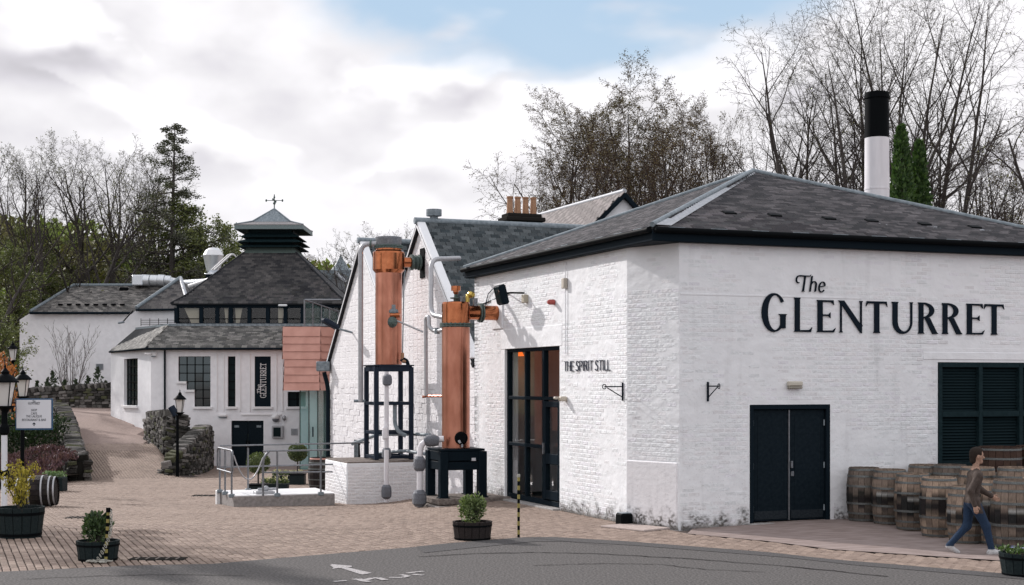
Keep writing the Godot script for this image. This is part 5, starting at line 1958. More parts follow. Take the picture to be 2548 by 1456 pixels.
	s.lathe([Vector2(0.52, 1.12), Vector2(0.54, 1.14), Vector2(0.53, 1.18), Vector2(0.40, 1.42), Vector2(0.24, 1.54), Vector2(0, 1.58)], 24, f2)
	put("hood", s, M.duct_pale, t)
	s = Shape.new()
	s.block(at(532, 692, 76.7), Vector3(0.75, 0.34, 0.75), 0.03)
	put("base", s, M.dark, t)
	s = Shape.new()
	s.block(at(532, 683, 76.7), Vector3(0.85, 0.07, 0.85), 0.02)
	put("base_tray", s, M.duct, t)
	t = thing("roof_ladder", "white hooped handrail ladder leaning on the pagoda roof", "ladder", at(555, 670, 71))
	for o in [[0.0, 0.0], [0.45, -0.5], [0.22, 0.55]]:
		s = Shape.new()
		s.pipe([at(526, 672, 71.5 + o[1]) + Vector3(o[0] * 0.3, 0, 0), at(570, 632, 71.5 + o[1]) + Vector3(o[0] * 0.3, 0, 0), at(582, 633, 71.5 + o[1]), at(594, 648, 71.5 + o[1])], 0.045, 6, 0.15)
		put("rail", s, M.white, t)
	for k in 5:
		s = Shape.new()
		s.rod(at(540 + k * 8, 679 - k * 9.7, 71.0), at(542 + k * 8, 679 - k * 9.7, 72.05), 0.022, 5)
		put("rung", s, M.white, t)
	s = Shape.new()
	s.pipe([at(470, 712, 73), at(520, 695, 72), at(560, 668, 71.2)], 0.10, 6)
	put("roof_walk", s, M.white, t)
	# a distant slate roof and turret seen between pagoda and gable
	t = thing("far_turret_house", "distant house with small turret roof between the pagoda and the gable", "house", at(850, 720, 95))
	s = Shape.new()
	s.block(at(855, 760, 97), Vector3(4.0, 4.4, 4.0))
	put("wall", s, M.lead, t)
	s = Shape.new()
	var r0 := at(815, 690, 94)
	var r1 := at(878, 720, 94)
	slope(s, [at(815, 728, 93), at(885, 728, 93), at(858, 682, 95), at(832, 678, 95)], 0.1)
	put("roof", s, M.slate_far, t)
	s = Shape.new()
	s.pipe([at(834, 678, 94.6), r1], 0.12, 6)
	put("hip_flashing", s, M.lead_pale, t)
	s = Shape.new()
	s.lathe([Vector2(1.0, 0), Vector2(0.55, 0.45), Vector2(0.06, 1.25)], 8, Transform3D(Basis(), at(847, 684, 97)))
	put("turret_roof", s, M.lead, t)
	s = Shape.new()
	s.rod(at(847, 655, 97), at(847, 633, 97), 0.04, 5)
	put("finial", s, M.black, t)


# ------------------------------------------------------------------ the copper stills
func ring(s: Shape, p: Vector3, r0: float, r1: float, h: float, seg := 28) -> void:
	s.lathe([Vector2(r0, -h / 2), Vector2(r1, -h / 2), Vector2(r1, h / 2), Vector2(r0, h / 2)], seg, Transform3D(Basis(), p))


func bolts(called: String, p: Vector3, r: float, count: int, parent: Node) -> void:
	var s := Shape.new()
	for k in count:
		var a := TAU * k / count
		s.block(p + Vector3(cos(a) * r, 0, sin(a) * r), Vector3(0.03, 0.09, 0.03), 0.006)
	kind(put(called, s, M.verdigris, parent), "stuff")


func beam(s: Shape, a: Vector3, b: Vector3, w: float, side := Vector3.UP) -> void:
	var along := (b - a).normalized()
	var u := side if absf(along.dot(side)) < 0.9 else right_way()
	s.box(frame((a + b) * 0.5, b - a, u), Vector3(a.distance_to(b), w, w), 0.006)


func make_stills() -> void:
	var r := right_way()
	var l := left_way()
	# --- the nearer still, on its black table
	var c := hs(-0.93, 0, 7.24)
	var t := thing("copper_still", "nearer tall copper column still on a black steel table", "still", c + Vector3(0, 1.08, 0), TURN)
	var x := Transform3D(Basis(), c)
	var s := Shape.new()
	s.lathe([Vector2(0.289, 1.085), Vector2(0.289, 3.56)], 40, x)
	put("column", s, M.copper, t)
	for y in [1.75, 2.66]:
		s = Shape.new()
		ring(s, c + Vector3(0, y, 0), 0.27, 0.2915, 0.012, 40)
		put("joint_ring", s, M.copper, t)
	s = Shape.new()
	s.rod(c + Vector3(0.14, 1.09, 0.255), c + Vector3(0.14, 3.56, 0.255), 0.012, 6)
	put("seam", s, M.copper, t)
	s = Shape.new()
	ring(s, c + Vector3(0, 3.585, 0), 0.27, 0.335, 0.028)
	ring(s, c + Vector3(0, 3.625, 0), 0.27, 0.335, 0.028)
	put("flange", s, M.verdigris, t)
	bolts("bolts", c + Vector3(0, 3.605, 0), 0.318, 20, t)
	s = Shape.new()
	s.lathe([Vector2(0.292, 3.64), Vector2(0.292, 4.04), Vector2(0.28, 4.075), Vector2(0.18, 4.09), Vector2(0, 4.09)], 40, x)
	put("head", s, M.copper_bright, t)
	s = Shape.new()
	var arm0 := c + Vector3(0, 3.87, 0)
	s.tube(PackedVector3Array([arm0 + r * 0.22, arm0 + r * 0.42, arm0 + r * 0.92]), PackedFloat32Array([0.15, 0.15, 0.155]), 20, true)
	put("lyne_arm", s, M.copper_bright, t)
	s = Shape.new()
	for e in [0.50, 0.55]: s.tube(PackedVector3Array([arm0 + r * e, arm0 + r * (e + 0.028)]), PackedFloat32Array([0.20, 0.20]), 20, true)
	put("flange", s, M.verdigris, t)
	s = Shape.new()
	s.box(frame(arm0 + r * 0.915 + Vector3(0, -0.02, 0), l), Vector3(0.62, 0.62, 0.035), 0.008)
	put("wall_plate", s, M.paint, t)
	# fittings on the head
	s = Shape.new()
	s.lathe([Vector2(0.05, 4.09), Vector2(0.05, 4.15), Vector2(0.12, 4.15), Vector2(0.12, 4.175), Vector2(0.04, 4.175), Vector2(0.035, 4.26), Vector2(0.07, 4.27)], 14, x)
	put("valve_body", s, M.verdigris, t)
	s = Shape.new()
	s.lathe([Vector2(0.04, 4.24), Vector2(0.06, 4.28), Vector2(0.06, 4.31), Vector2(0.10, 4.31), Vector2(0.10, 4.41), Vector2(0, 4.42)], 16, x)
	put("relief_valve", s, M.copper_bright, t)
	s = Shape.new()
	s.pipe([c + Vector3(0.24, 4.08, 0.05), c + Vector3(0.24, 4.22, 0.05), c + Vector3(0.36, 4.22, 0.02)], 0.045, 8, 0.05)
	s.ball(c + Vector3(0.31, 4.23, 0.04), Vector3(0.09, 0.07, 0.07), 10)
	put("brass_valve", s, M.brass, t)
	s = Shape.new()
	s.rod(c + Vector3(0.12, 4.09, 0.1), c + Vector3(0.12, 4.2, 0.1), 0.035, 8)
	s.rod(c + Vector3(0.40, 4.0, 0.02), c + Vector3(0.40, 4.16, 0.02), 0.05, 8)
	put("gauge", s, M.steel, t)
	s = Shape.new()
	var m := c + Vector3(0.12, 1.29, 0.27)
	s.lathe([Vector2(0.0, 0.10), Vector2(0.10, 0.10), Vector2(0.135, 0.07), Vector2(0.135, 0.0)], 24, Transform3D(Basis(Vector3.RIGHT, PI / 2), m))
	put("manhole", s, M.black, t)
	s = Shape.new()
	s.box(Transform3D(Basis(Vector3.BACK, 0.5), m + Vector3(-0.03, -0.07, 0.115)), Vector3(0.05, 0.07, 0.03), 0.01)
	s.block(m + Vector3(0.02, -0.13, 0.06), Vector3(0.04, 0.12, 0.05), 0.01)
	put("manhole_clamp", s, M.lead_pale, t)

	# its table
	var b := thing("still_table", "black steel table with four square legs under the nearer copper still", "table", c, TURN)
	var h := 0.415
	s = Shape.new()
	s.box(frame(c + Vector3(0, 1.055, 0), r), Vector3(0.93, 0.045, 0.93), 0.006)
	put("top", s, M.dark, b)
	for q in [[-1, -1, 1, -1], [1, -1, 1, 1], [1, 1, -1, 1], [-1, 1, -1, -1]]:
		for y in [[0.93, 0.20], [0.73, 0.18]]:
			s = Shape.new()
			var p0: Vector3 = c + r * (q[0] * h) - l * (q[1] * h) + Vector3(0, y[0], 0)
			var p1: Vector3 = c + r * (q[2] * h) - l * (q[3] * h) + Vector3(0, y[0], 0)
			var f := frame((p0 + p1) * 0.5, p1 - p0)
			s.box(f, Vector3(2 * h - 0.02, y[1] - 0.012, 0.09 if y[0] > 0.9 else 0.07), 0.008)
			put("apron_beam", s, M.dark, b)
	for q in [[-1, -1], [1, -1], [1, 1], [-1, 1]]:
		s = Shape.new()
		s.box(frame(c + r * (q[0] * h) - l * (q[1] * h) + Vector3(0, 0.55, 0), r), Vector3(0.17, 0.95, 0.17), 0.008)
		put("leg", s, M.dark, b)
		s = Shape.new()
		s.box(frame(c + r * (q[0] * h) - l * (q[1] * h + 0.004) + Vector3(0, 0.095, 0) - l * 0.0, r), Vector3(0.22, 0.02, 0.22), 0.004)
		put("foot", s, M.dark, b)
	s = Shape.new()
	s.box(frame(c - l * 0.47 + r * 0.22 + Vector3(0, 0.86, 0), r), Vector3(0.085, 0.06, 0.03), 0.004)
	put("label_plate", s, M.sign_white, b)
	# concrete plinth
	b = thing("plinth", "stained two stepped concrete plinth carrying the black table", "plinth", c, TURN)
	s = Shape.new()
	s.box(frame(c + r * 0.22 + l * 0.04 + Vector3(0, 0.02, 0), r), Vector3(1.62, 0.13, 1.36), 0.02)
	put("upper_step", s, M.concrete_stained, b)
	s = Shape.new()
	s.box(frame(c + r * 0.14 - l * 0.08 + Vector3(0, -0.19, 0), r), Vector3(1.60, 0.27, 1.50), 0.02)
	put("lower_step", s, mottled(Color(0.16, 0.14, 0.13), Color(0.30, 0.27, 0.25), 0.9, 0.8, 0.03, 0.6, 64), b)

	# --- the farther still, on its open frame and white block
	var g := hs(-0.80, 0, 12.52)
	t = thing("copper_still", "farther tall copper column still on an open navy frame", "still", g + Vector3(0, 2.85, 0), TURN)
	x = Transform3D(Basis(), g)
	s = Shape.new()
	s.lathe([Vector2(0.318, 2.86), Vector2(0.318, 5.06)], 40, x)
	put("column", s, M.copper, t)
	for y in [3.42, 4.55]:
		s = Shape.new()
		ring(s, g + Vector3(0, y, 0), 0.29, 0.3205, 0.012, 40)
		put("joint_ring", s, M.copper, t)
	s = Shape.new()
	s.lathe([Vector2(0.318, 5.05), Vector2(0.385, 5.13), Vector2(0.385, 5.52), Vector2(0.375, 5.56), Vector2(0.31, 5.60), Vector2(0.31, 5.64)], 40, x)
	put("head", s, M.copper_bright, t)
	s = Shape.new()
	ring(s, g + Vector3(0, 5.655, 0), 0.28, 0.345, 0.03)
	ring(s, g + Vector3(0, 5.70, 0), 0.28, 0.345, 0.03)
	put("flange", s, M.verdigris, t)
	bolts("bolts", g + Vector3(0, 5.68, 0), 0.33, 20, t)
	s = Shape.new()
	s.lathe([Vector2(0.30, 5.71), Vector2(0.315, 5.86), Vector2(0.318, 5.91), Vector2(0.30, 5.92), Vector2(0.26, 5.90), Vector2(0, 5.90)], 36, x)
	put("condenser_drum", s, M.steel, t)
	var a0 := g + Vector3(0, 5.33, 0)
	s = Shape.new()
	s.rod(a0 + r * 0.3, a0 + r * 0.55, 0.125, 18)
	put("lyne_arm", s, M.copper_bright, t)
	for q in [[0.55, 0.58, 0.19], [0.585, 0.61, 0.19], [0.64, 0.66, 0.15], [0.67, 0.70, 0.175], [0.71, 0.735, 0.15], [0.745, 0.79, 0.19]]:
		s = Shape.new()
		s.rod(a0 + r * q[0], a0 + r * q[1], q[2], 18)
		put("bellows_ring", s, M.verdigris, t)
	# valve cluster and its thin drain
	var v := g + Vector3(0.17, 3.98, 0.30)
	s = Shape.new()
	s.rod(v + Vector3(-0.03, 0.12, -0.02), v + Vector3(-0.03, 0.30, -0.02), 0.05, 10)
	s.ball(v + Vector3(-0.03, 0.14, 0.0), Vector3(0.12, 0.07, 0.08), 10)
	put("valve_body", s, M.lead, t)
	s = Shape.new()
	s.rod(v + Vector3(-0.1, 0.05, 0.02), v + Vector3(0.13, 0.05, 0.02), 0.06, 10)
	put("valve_tee", s, M.copper_bright, t)
	s = Shape.new()
	s.ball(v + Vector3(-0.05, -0.11, 0.03), Vector3(0.12, 0.14, 0.09), 10)
	s.rod(v + Vector3(-0.05, -0.05, 0), v + Vector3(0.02, 0.2, -0.05), 0.03, 8)
	put("steam_trap", s, M.verdigris, t)
	s = Shape.new()
	s.rod(v + Vector3(0.05, -0.08, 0.03), at(1052, 826, 34.3), 0.022, 8)
	put("drain_pipe", s, M.grey_pipe, t)
	s = Shape.new()
	s.pipe([at(1008, 672, 34.7), at(1005, 690, 34.7), at(1001, 880, 34.7)], 0.016, 6)
	put("sight_pipe", s, M.lead, t)
	s = Shape.new()
	s.pipe([at(998, 900, 34.7), at(1003, 893, 34.7), at(1012, 898, 34.7), at(1016, 912, 34.7)], 0.045, 8, 0.04)
	put("elbow", s, M.dark, t)
	s = Shape.new()
	s.rod(at(1001, 878, 34.7), at(1001, 896, 34.7), 0.04, 8)
	s.ball(at(1005, 899, 34.7), Vector3(0.07, 0.05, 0.06), 8)
	put("valve_body", s, M.terracotta, t)

	# the frame
	b = thing("steel_support", "open navy steel frame of posts and rails under the farther copper still", "support frame", g + Vector3(0, 0.59, 0), TURN)
	h = 0.43
	for q in [[-1, -1], [1, -1], [1, 1], [-1, 1]]:
		s = Shape.new()
		s.box(frame(g + r * (q[0] * h) - l * (q[1] * h) + Vector3(0, 1.70, 0), r), Vector3(0.10, 2.20, 0.10), 0.006)
		put("post", s, M.navy, b)
	for y in [2.76, 1.93, 1.24, 0.66]:
		for q in [[-1, -1, 1, -1], [1, -1, 1, 1], [1, 1, -1, 1], [-1, 1, -1, -1]]:
			s = Shape.new()
			var p0: Vector3 = g + r * (q[0] * h) - l * (q[1] * h) + Vector3(0, y, 0)
			var p1: Vector3 = g + r * (q[2] * h) - l * (q[3] * h) + Vector3(0, y, 0)
			s.box(frame((p0 + p1) * 0.5, p1 - p0), Vector3(2 * h - 0.104, 0.13 if y > 2 else 0.075, 0.08), 0.006)
			put("rail", s, M.navy, b)
	s = Shape.new()
	s.box(frame(g + Vector3(0, 2.835, 0), r), Vector3(0.98, 0.03, 0.98), 0.004)
	put("top", s, M.navy, b)
	# block
	b = thing("white_block", "white painted brick block with dirty top under the navy frame", "plinth", hs(-1.1, -0.42, 12.6), TURN)
	s = Shape.new()
	s.box(frame(hs(-1.04, -0.02, 12.67), r), Vector3(2.05, 1.16, 2.05), 0.02)
	var wall := put("wall", s, M.paint, b)
	s = Shape.new()
	s.box(frame(hs(-1.04, 0.568, 12.67), r), Vector3(2.03, 0.04, 2.03), 0.01)
	put("top", s, M.concrete_stained, b)
	var xs := []
	bricks(frame(hs(-2.065, 0, 11.645), r), 0.02, 2.03, -0.42, 0.54, [], xs, 0.004)
	bricks(frame(hs(-2.065, 0, 13.695), -l), 0.02, 2.03, -0.42, 0.54, [], xs, 0.004)
	var proto := Shape.new()
	proto.block(Vector3.ZERO, Vector3(0.215, 0.066, 0.03), 0.007)
	pieces(wall, "brick", "brickwork", proto, M.brick, xs, tones_of(Color(0.73, 0.72, 0.73), Color(0.79, 0.78, 0.79), 5))

	# --- pipes standing about
	var made := func(called: String, label: String, build: Callable) -> Node3D:
		var o := thing(called, label, "pipe", c)
		build.call(o)
		return o
	t = thing("grey_pipe", "tall grey pipe bending over to the top of the farther still", "pipe", at(897, 998, 35.0))
	s = Shape.new()
	s.pipe([at(940, 607, 34.9), at(897, 607, 34.9), at(897, 1000, 34.9)], 0.062, 12, 0.22)
	put("tube", s, M.grey_pipe, t)
	s = Shape.new()
	s.rod(at(920, 607, 34.9), at(924, 607, 34.9), 0.10, 12)
	put("flange", s, M.verdigris, t)
	s = Shape.new()
	s.rod(at(880, 998, 34.9), at(908, 998, 34.9), 0.035, 6)
	put("bracket", s, M.lead, t)
	t = thing("grey_pipe", "grey pipe with two bends running from the nearer still up past the slates", "pipe", at(1080, 790, 31.2))
	s = Shape.new()
	s.pipe([at(1143, 643, 31.6), at(1072, 645, 31.0), at(1072, 783, 30.6), at(1105, 790, 30.0)], 0.052, 12, 0.22)
	put("tube", s, M.grey_pipe, t)
	t = thing("grey_pipe", "grey vent pipe standing left of the nearer still", "pipe", at(1060, 985, 30.6))
	s = Shape.new()
	s.pipe([at(1060, 985, 30.6), at(1059, 792, 30.6), at(1066, 786, 30.5), at(1068, 815, 30.4), at(1080, 824, 30.3), at(1102, 822, 30.0)], 0.042, 10, 0.06)
	put("tube", s, M.grey_pipe, t)
	s = Shape.new()
	s.rod(at(1087, 816, 30.2), at(1087, 831, 30.2), 0.055, 8)
	put("union", s, M.lead, t)
	s = Shape.new()
	s.pipe([at(1050, 988, 30.6), at(1062, 986, 30.6), at(1100, 986, 30.0)], 0.028, 8)
	put("copper_branch", s, M.copper, t)
	# lagged pipes with grey jackets over their joints
	t = thing("lagged_pipe", "pale lagged pipe with three grey jackets in front of the white block", "pipe", at(961, 1252, 33.2))
	s = Shape.new()
	s.rod(at(961, 925, 33.9), at(961, 1130, 33.9), 0.055, 12)
	s.rod(at(961, 1120, 33.3), at(961, 1250, 33.3), 0.055, 12)
	put("tube", s, M.white_worn, t)
	for q in [[963, 946, 33.85, 0.115, 0.13], [958, 1078, 33.7, 0.075, 0.16], [961, 1128, 33.4, 0.11, 0.12], [961, 1224, 33.28, 0.12, 0.16]]:
		s = Shape.new()
		var p := at(q[0], q[1], q[2])
		var rr: float = q[3]
		var hh: float = q[4]
		s.lathe([Vector2(rr * 0.55, -hh), Vector2(rr * 0.95, -hh * 0.7), Vector2(rr, 0), Vector2(rr * 0.9, hh * 0.7), Vector2(rr * 0.6, hh)], 12, Transform3D(Basis(), p))
		put("jacket", s, M.lagging if q[1] != 1078 else M.white_worn, t)
	s = Shape.new()
	s.pipe([at(982, 1000, 34.6), at(982, 1055, 34.5), at(990, 1075, 34.4), at(1010, 1085, 34.4)], 0.05, 10, 0.1)
	put("branch", s, M.lead, t)
	t = thing("lagged_pipe", "thick grey jacketed pipe bending from the nearer still down to the ground", "pipe", at(1043, 1262, 29.6))
	s = Shape.new()
	s.pipe([at(1104, 1092, 29.6), at(1052, 1098, 29.6), at(1044, 1120, 29.6), at(1044, 1262, 29.6)], 0.06, 12, 0.14)
	put("tube", s, M.white_worn, t)
	for q in [[1043, 1154, 0.125, 0.15], [1043, 1240, 0.145, 0.17]]:
		s = Shape.new()
		s.lathe([Vector2(q[2] * 0.6, -q[3]), Vector2(q[2], -q[3] * 0.6), Vector2(q[2] * 1.02, 0), Vector2(q[2] * 0.95, q[3] * 0.6), Vector2(q[2] * 0.6, q[3])], 12, Transform3D(Basis(), at(q[0], q[1], 29.6)))
		put("jacket", s, M.lagging, t)
	s = Shape.new()
	s.tube(PackedVector3Array([at(1056, 1100, 29.6), at(1064, 1097, 29.6), at(1078, 1096, 29.6), at(1092, 1098, 29.6)]), PackedFloat32Array([0.08, 0.12, 0.13, 0.09]), 12, true)
	put("jacket", s, M.lagging, t)
	t = thing("low_pipe", "low grey pipe run along the gable behind the open navy frame", "pipe", at(900, 1080, 36.0))
	s = Shape.new()
	s.pipe([at(875, 1105, 36.5), at(940, 1081, 36.2), at(1030, 1080, 34.9), at(1070, 1083, 33.6)], 0.045, 8)
	s.pipe([at(935, 1128, 35.4), at(1010, 1122, 34.2), at(1060, 1130, 33.0)], 0.04, 8)
	kind(put("tube", s, M.lead, t), "stuff")


# ------------------------------------------------------------------ loading platform with its rails
func make_platform() -> void:
	var t := thing("loading_platform", "low concrete platform with white deck beside the white block", "platform", at(690, 1255, 33.5), TURN)
	var p := func(px: float, py: float, d: float) -> Vector3: return at(px, py, d)
	var r := right_way()
	var l := left_way()
	var c0 := Vector3(-6.17, 0, -32.25)         # near left corner
	var w := 2.3
	var y0 := -0.48
	var y1 := -0.105
	var s := Shape.new()
	s.box(frame(c0 + r * w * 0.5 + l * 0.9 + Vector3(0, (y0 + y1) * 0.5, 0), r), Vector3(w, y1 - y0, 1.8), 0.015)
	put("plinth", s, mottled(Color(0.20, 0.185, 0.18), Color(0.32, 0.30, 0.29), 0.85, 0.8, 0.03, 0.4, 65), t)
	s = Shape.new()
	s.box(frame(c0 + r * w * 0.5 + l * 0.9 + Vector3(0, y1 + 0.01, 0), r), Vector3(w - 0.04, 0.02, 1.76), 0.004)
	put("deck", s, M.white, t)
	s = Shape.new()
	s.box(frame(c0 - r * 0.05 + l * 1.7 + Vector3(0, -0.26, 0), r), Vector3(0.09, 0.36, 0.16), 0.01)
	put("white_post", s, M.white, t)
	# hatch bits lying on the deck
	var o := thing("hatch_cover", "small grey metal hatch cover with a wheel on the white deck", "hatch", c0 + r * 0.6 + l * 0.5 + Vector3(0, y1, 0), TURN)
	s = Shape.new()
	s.box(frame(c0 + r * 0.75 + l * 0.35 + Vector3(0, y1 + 0.05, 0), r), Vector3(0.44, 0.06, 0.30), 0.01)
	put("plate", s, M.grey_pipe, o)
	s = Shape.new()
	s.rod(c0 + r * 0.62 + l * 0.4 + Vector3(0, y1 + 0.12, 0), c0 + r * 1.05 + l * 0.4 + Vector3(0, y1 + 0.12, 0), 0.03, 8)
	s.ball(c0 + r * 0.80 + l * 0.40 + Vector3(0, y1 + 0.13, 0), Vector3(0.07, 0.07, 0.07), 10)
	put("clamp", s, M.lead_pale, o)

	# railings: posts and bent steel tube
	var rail := thing("steel_railing", "galvanised tube railing round the loading platform", "railing", c0 + Vector3(0, y1, 0), TURN)
	var top := 1.02
	var bars := [[-0.02, 1.62], [-0.02, 0.95], [-0.02, 0.14], [0.98, 0.03], [1.98, 0.03], [0.66, 1.74]]
	for q in bars:
		var b: Vector3 = c0 + r * q[0] + l * q[1] + Vector3(0, y1 - 0.02, 0)
		s = Shape.new()
		s.rod(b, b + Vector3(0, top, 0), 0.022, 8)
		put("post", s, M.steel, rail)
		s = Shape.new()
		s.box(frame(b + Vector3(0, 0.03, 0), r), Vector3(0.13, 0.08, 0.10), 0.01)
		put("post_foot", s, M.lead, rail)
	var up := Vector3.UP
	var base := c0 + up * y1
	s = Shape.new()
	s.pipe([base + l * 1.75 - r * 0.05 + up * 0.52, base + l * 1.75 - r * 0.05 + up * 1.02, base + l * 0.02 - r * 0.02 + up * 1.02, base + l * 0.02 - r * 0.02 + up * 0.52, base + l * 1.75 - r * 0.05 + up * 0.52], 0.022, 8, 0.14)
	put("end_loop", s, M.steel, rail)
	for y in [0.5, 1.0]:
		s = Shape.new()
		s.pipe([base + r * 0.66 + l * 0.03 + up * (y + (0.0 if y > 0.9 else 0.02)), base + r * 2.25 + l * 0.03 + up * y], 0.018, 8)
		put("front_rail", s, M.steel, rail)
	s = Shape.new()
	s.pipe([base + r * 0.66 + l * 0.03, base + r * 0.66 + l * 0.03 + up * 0.84, base + r * 0.80 + l * 0.03 + up * 1.0], 0.027, 8, 0.12)
	put("front_return", s, M.steel, rail)
	for y in [0.56, 1.06]:
		s = Shape.new()
		s.pipe([base + l * 1.72 + up * y, base + l * 1.72 + r * 3.6 + up * (y + 0.02)], 0.018, 8)
		put("back_rail", s, M.steel, rail)
	# rope across the gap
	s = Shape.new()
	var rope := []
	for k in 13:
		var f := k / 12.0
		rope.append((base + l * 0.02 + up * 0.92).lerp(base + r * 0.66 + l * 0.03 + up * 0.86, f) - up * 0.52 * (1.0 - pow(2 * f - 1, 2)))
	s.pipe(rope, 0.016, 6)
	tag(put("safety_chain", s, M.grey_pipe), "slack chain hanging across the gap in the platform railing", "chain")


# ------------------------------------------------------------------ dry stone walls
# stones laid up along a path of [ground point, height of the top there]
func stone_wall(called: String, label: String, path: Array, thick: float, size := Vector2(0.30, 0.13), cope := true) -> void:
	var t := thing(called, label, "wall", path[0][0])
	var s := Shape.new()
	var xs := []
	for k in path.size() - 1:
		var a: Vector3 = path[k][0]
		var b: Vector3 = path[k + 1][0]
		var side: Vector3 = (Vector3(b.x, 0, b.z) - Vector3(a.x, 0, a.z)).normalized().cross(Vector3.UP)
		var w := thick * 0.40
		var at_: Vector3 = a + Vector3.UP * (path[k][1] - 0.08)
		var bt: Vector3 = b + Vector3.UP * (path[k + 1][1] - 0.08)
		for e in [-1.0, 1.0]:
			s.quad_o(a + side * w * e - Vector3.UP, b + side * w * e - Vector3.UP, bt + side * w * e, at_ + side * w * e, side * e)
		s.quad_o(at_ - side * w, bt - side * w, bt + side * w, at_ + side * w, Vector3.UP)
		for e in [[a, at_], [b, bt]]:
			s.quad_o(e[0] - side * w - Vector3.UP, e[0] + side * w - Vector3.UP, e[1] + side * w, e[1] - side * w, (a - b) if e[0] == a else (b - a))
		var run := a.distance_to(b)
		for e in [-1.0, 1.0]:
			var high: float = maxf(path[k][1], path[k + 1][1])
			var y := -0.1
			while y < high:
				var rh := size.y * rng.randf_range(0.7, 1.35)
				var u := -rng.randf() * size.x
				while u < run + 0.05:
					var rw := size.x * rng.randf_range(0.55, 1.4)
					var f := clampf((u + rw * 0.5) / run, 0.0, 1.0)
					if y + rh < lerpf(path[k][1], path[k + 1][1], f) + 0.02:
						var m := frame(a.lerp(b, f) + side * e * (thick * 0.5 - 0.08 + rng.randf_range(-0.03, 0.04)) + Vector3.UP * (y + rh * 0.5), b - a)
						m.basis = m.basis * Basis.from_euler(Vector3(rng.randf_range(-0.15, 0.15), rng.randf_range(-0.15, 0.15), rng.randf_range(-0.12, 0.12))) * Basis.from_scale(Vector3(rw * 0.97, rh * 0.95, 0.24 + rng.randf() * 0.06))
						xs.append(m)
					u += rw
				y += rh
		if cope:
			# upright cope stones along the top
			var u := 0.0
			while u < run:
				var rw := rng.randf_range(0.13, 0.24)
				var f := clampf((u + rw * 0.5) / run, 0.0, 1.0)
				var m := frame(a.lerp(b, f) + Vector3.UP * (lerpf(path[k][1], path[k + 1][1], f) + 0.05), b - a)
				m.basis = m.basis * Basis.from_euler(Vector3(rng.randf_range(-0.15, 0.15), rng.randf_range(-0.2, 0.2), rng.randf_range(0.1, 0.5))) * Basis.from_scale(Vector3(rw * 0.95, rng.randf_range(0.22, 0.34), thick * rng.randf_range(0.85, 1.1)))
				xs.append(m)
				u += rw
	var core := put("core", s, M.mortar, t)
	var proto := Shape.new()
	proto.block(Vector3.ZERO, Vector3.ONE, 0.11)
	var tones := []
	for k in 10: tones.append(Color(0.035, 0.033, 0.030).lerp(Color(0.25, 0.235, 0.22), pow(k / 9.0, 1.9)))
	tones.append(Color(0.10, 0.105, 0.06))
	rng.randf()
	var mix := []
	for k in xs.size(): mix.append(tones[rng.randi() % tones.size()])
	pieces(core, "stone", "stones", proto, M.stone, xs, mix)


func make_stone_walls() -> void:
	var g := func(px: float, d: float) -> Vector3:
		var x := (px - MID) / FOCAL * d
		return Vector3(x, ground(x, d), -d)
	var low := func(px: float, d: float, y: float) -> Vector3: return Vector3((px - MID) / FOCAL * d, y, -d)
	# the retaining wall that holds the lane above the yard
	stone_wall("stone_wall", "dark dry stone retaining wall curving up from the lamp post to the white building", [[low.call(408, 51.0, -0.92), 0.32], [low.call(424, 51.2, -0.92), 0.60], [low.call(447, 51.6, -0.92), 0.90], [low.call(470, 53.2, -0.95), 1.22], [low.call(490, 55.5, -1.0), 1.48], [low.call(505, 59.0, -1.08), 1.6], [low.call(509, 62.0, -1.12), 1.5]], 0.60, Vector2(0.26, 0.10))
	stone_wall("stone_pillar", "square dry stone pillar behind the lamp post at the bend of the lane", [[low.call(424, 55.0, -0.62), 1.86], [low.call(459, 55.0, -0.75), 1.98]], 0.8, Vector2(0.27, 0.09), false)
	stone_wall("stone_wall", "short dry stone wall between the stone pillar and the white building corner", [[low.call(376, 60.5, 0.02), 1.05], [low.call(424, 57.6, -0.40), 1.55]], 0.5, Vector2(0.3, 0.14))
	# along the left of the lane
	stone_wall("stone_wall", "long dry stone wall with upright cope stones along the left of the lane", [[g.call(198, 48.2), 0.72], [g.call(184, 51.0), 0.80], [g.call(178, 54.0), 0.84], [g.call(171, 58.0), 0.88], [g.call(158, 62.5), 0.9], [g.call(146, 64.5), 0.9]], 0.62, Vector2(0.32, 0.13))
	# at the head of the lane
	stone_wall("stone_wall", "dark dry stone wall in front of the plain white store at the head of the lane", [[low.call(36, 77.0, 1.05), 0.92], [low.call(120, 76.5, 1.12), 0.92], [low.call(200, 76.0, 1.2), 0.98], [low.call(290, 75.5, 1.25), 1.02]], 0.6, Vector2(0.34, 0.14))


# ------------------------------------------------------------------ casks
func cask_radius(f: float, belly: float, head: float) -> float:
	return lerpf(belly, head, pow(absf(2.0 * f - 1.0), 1.9))


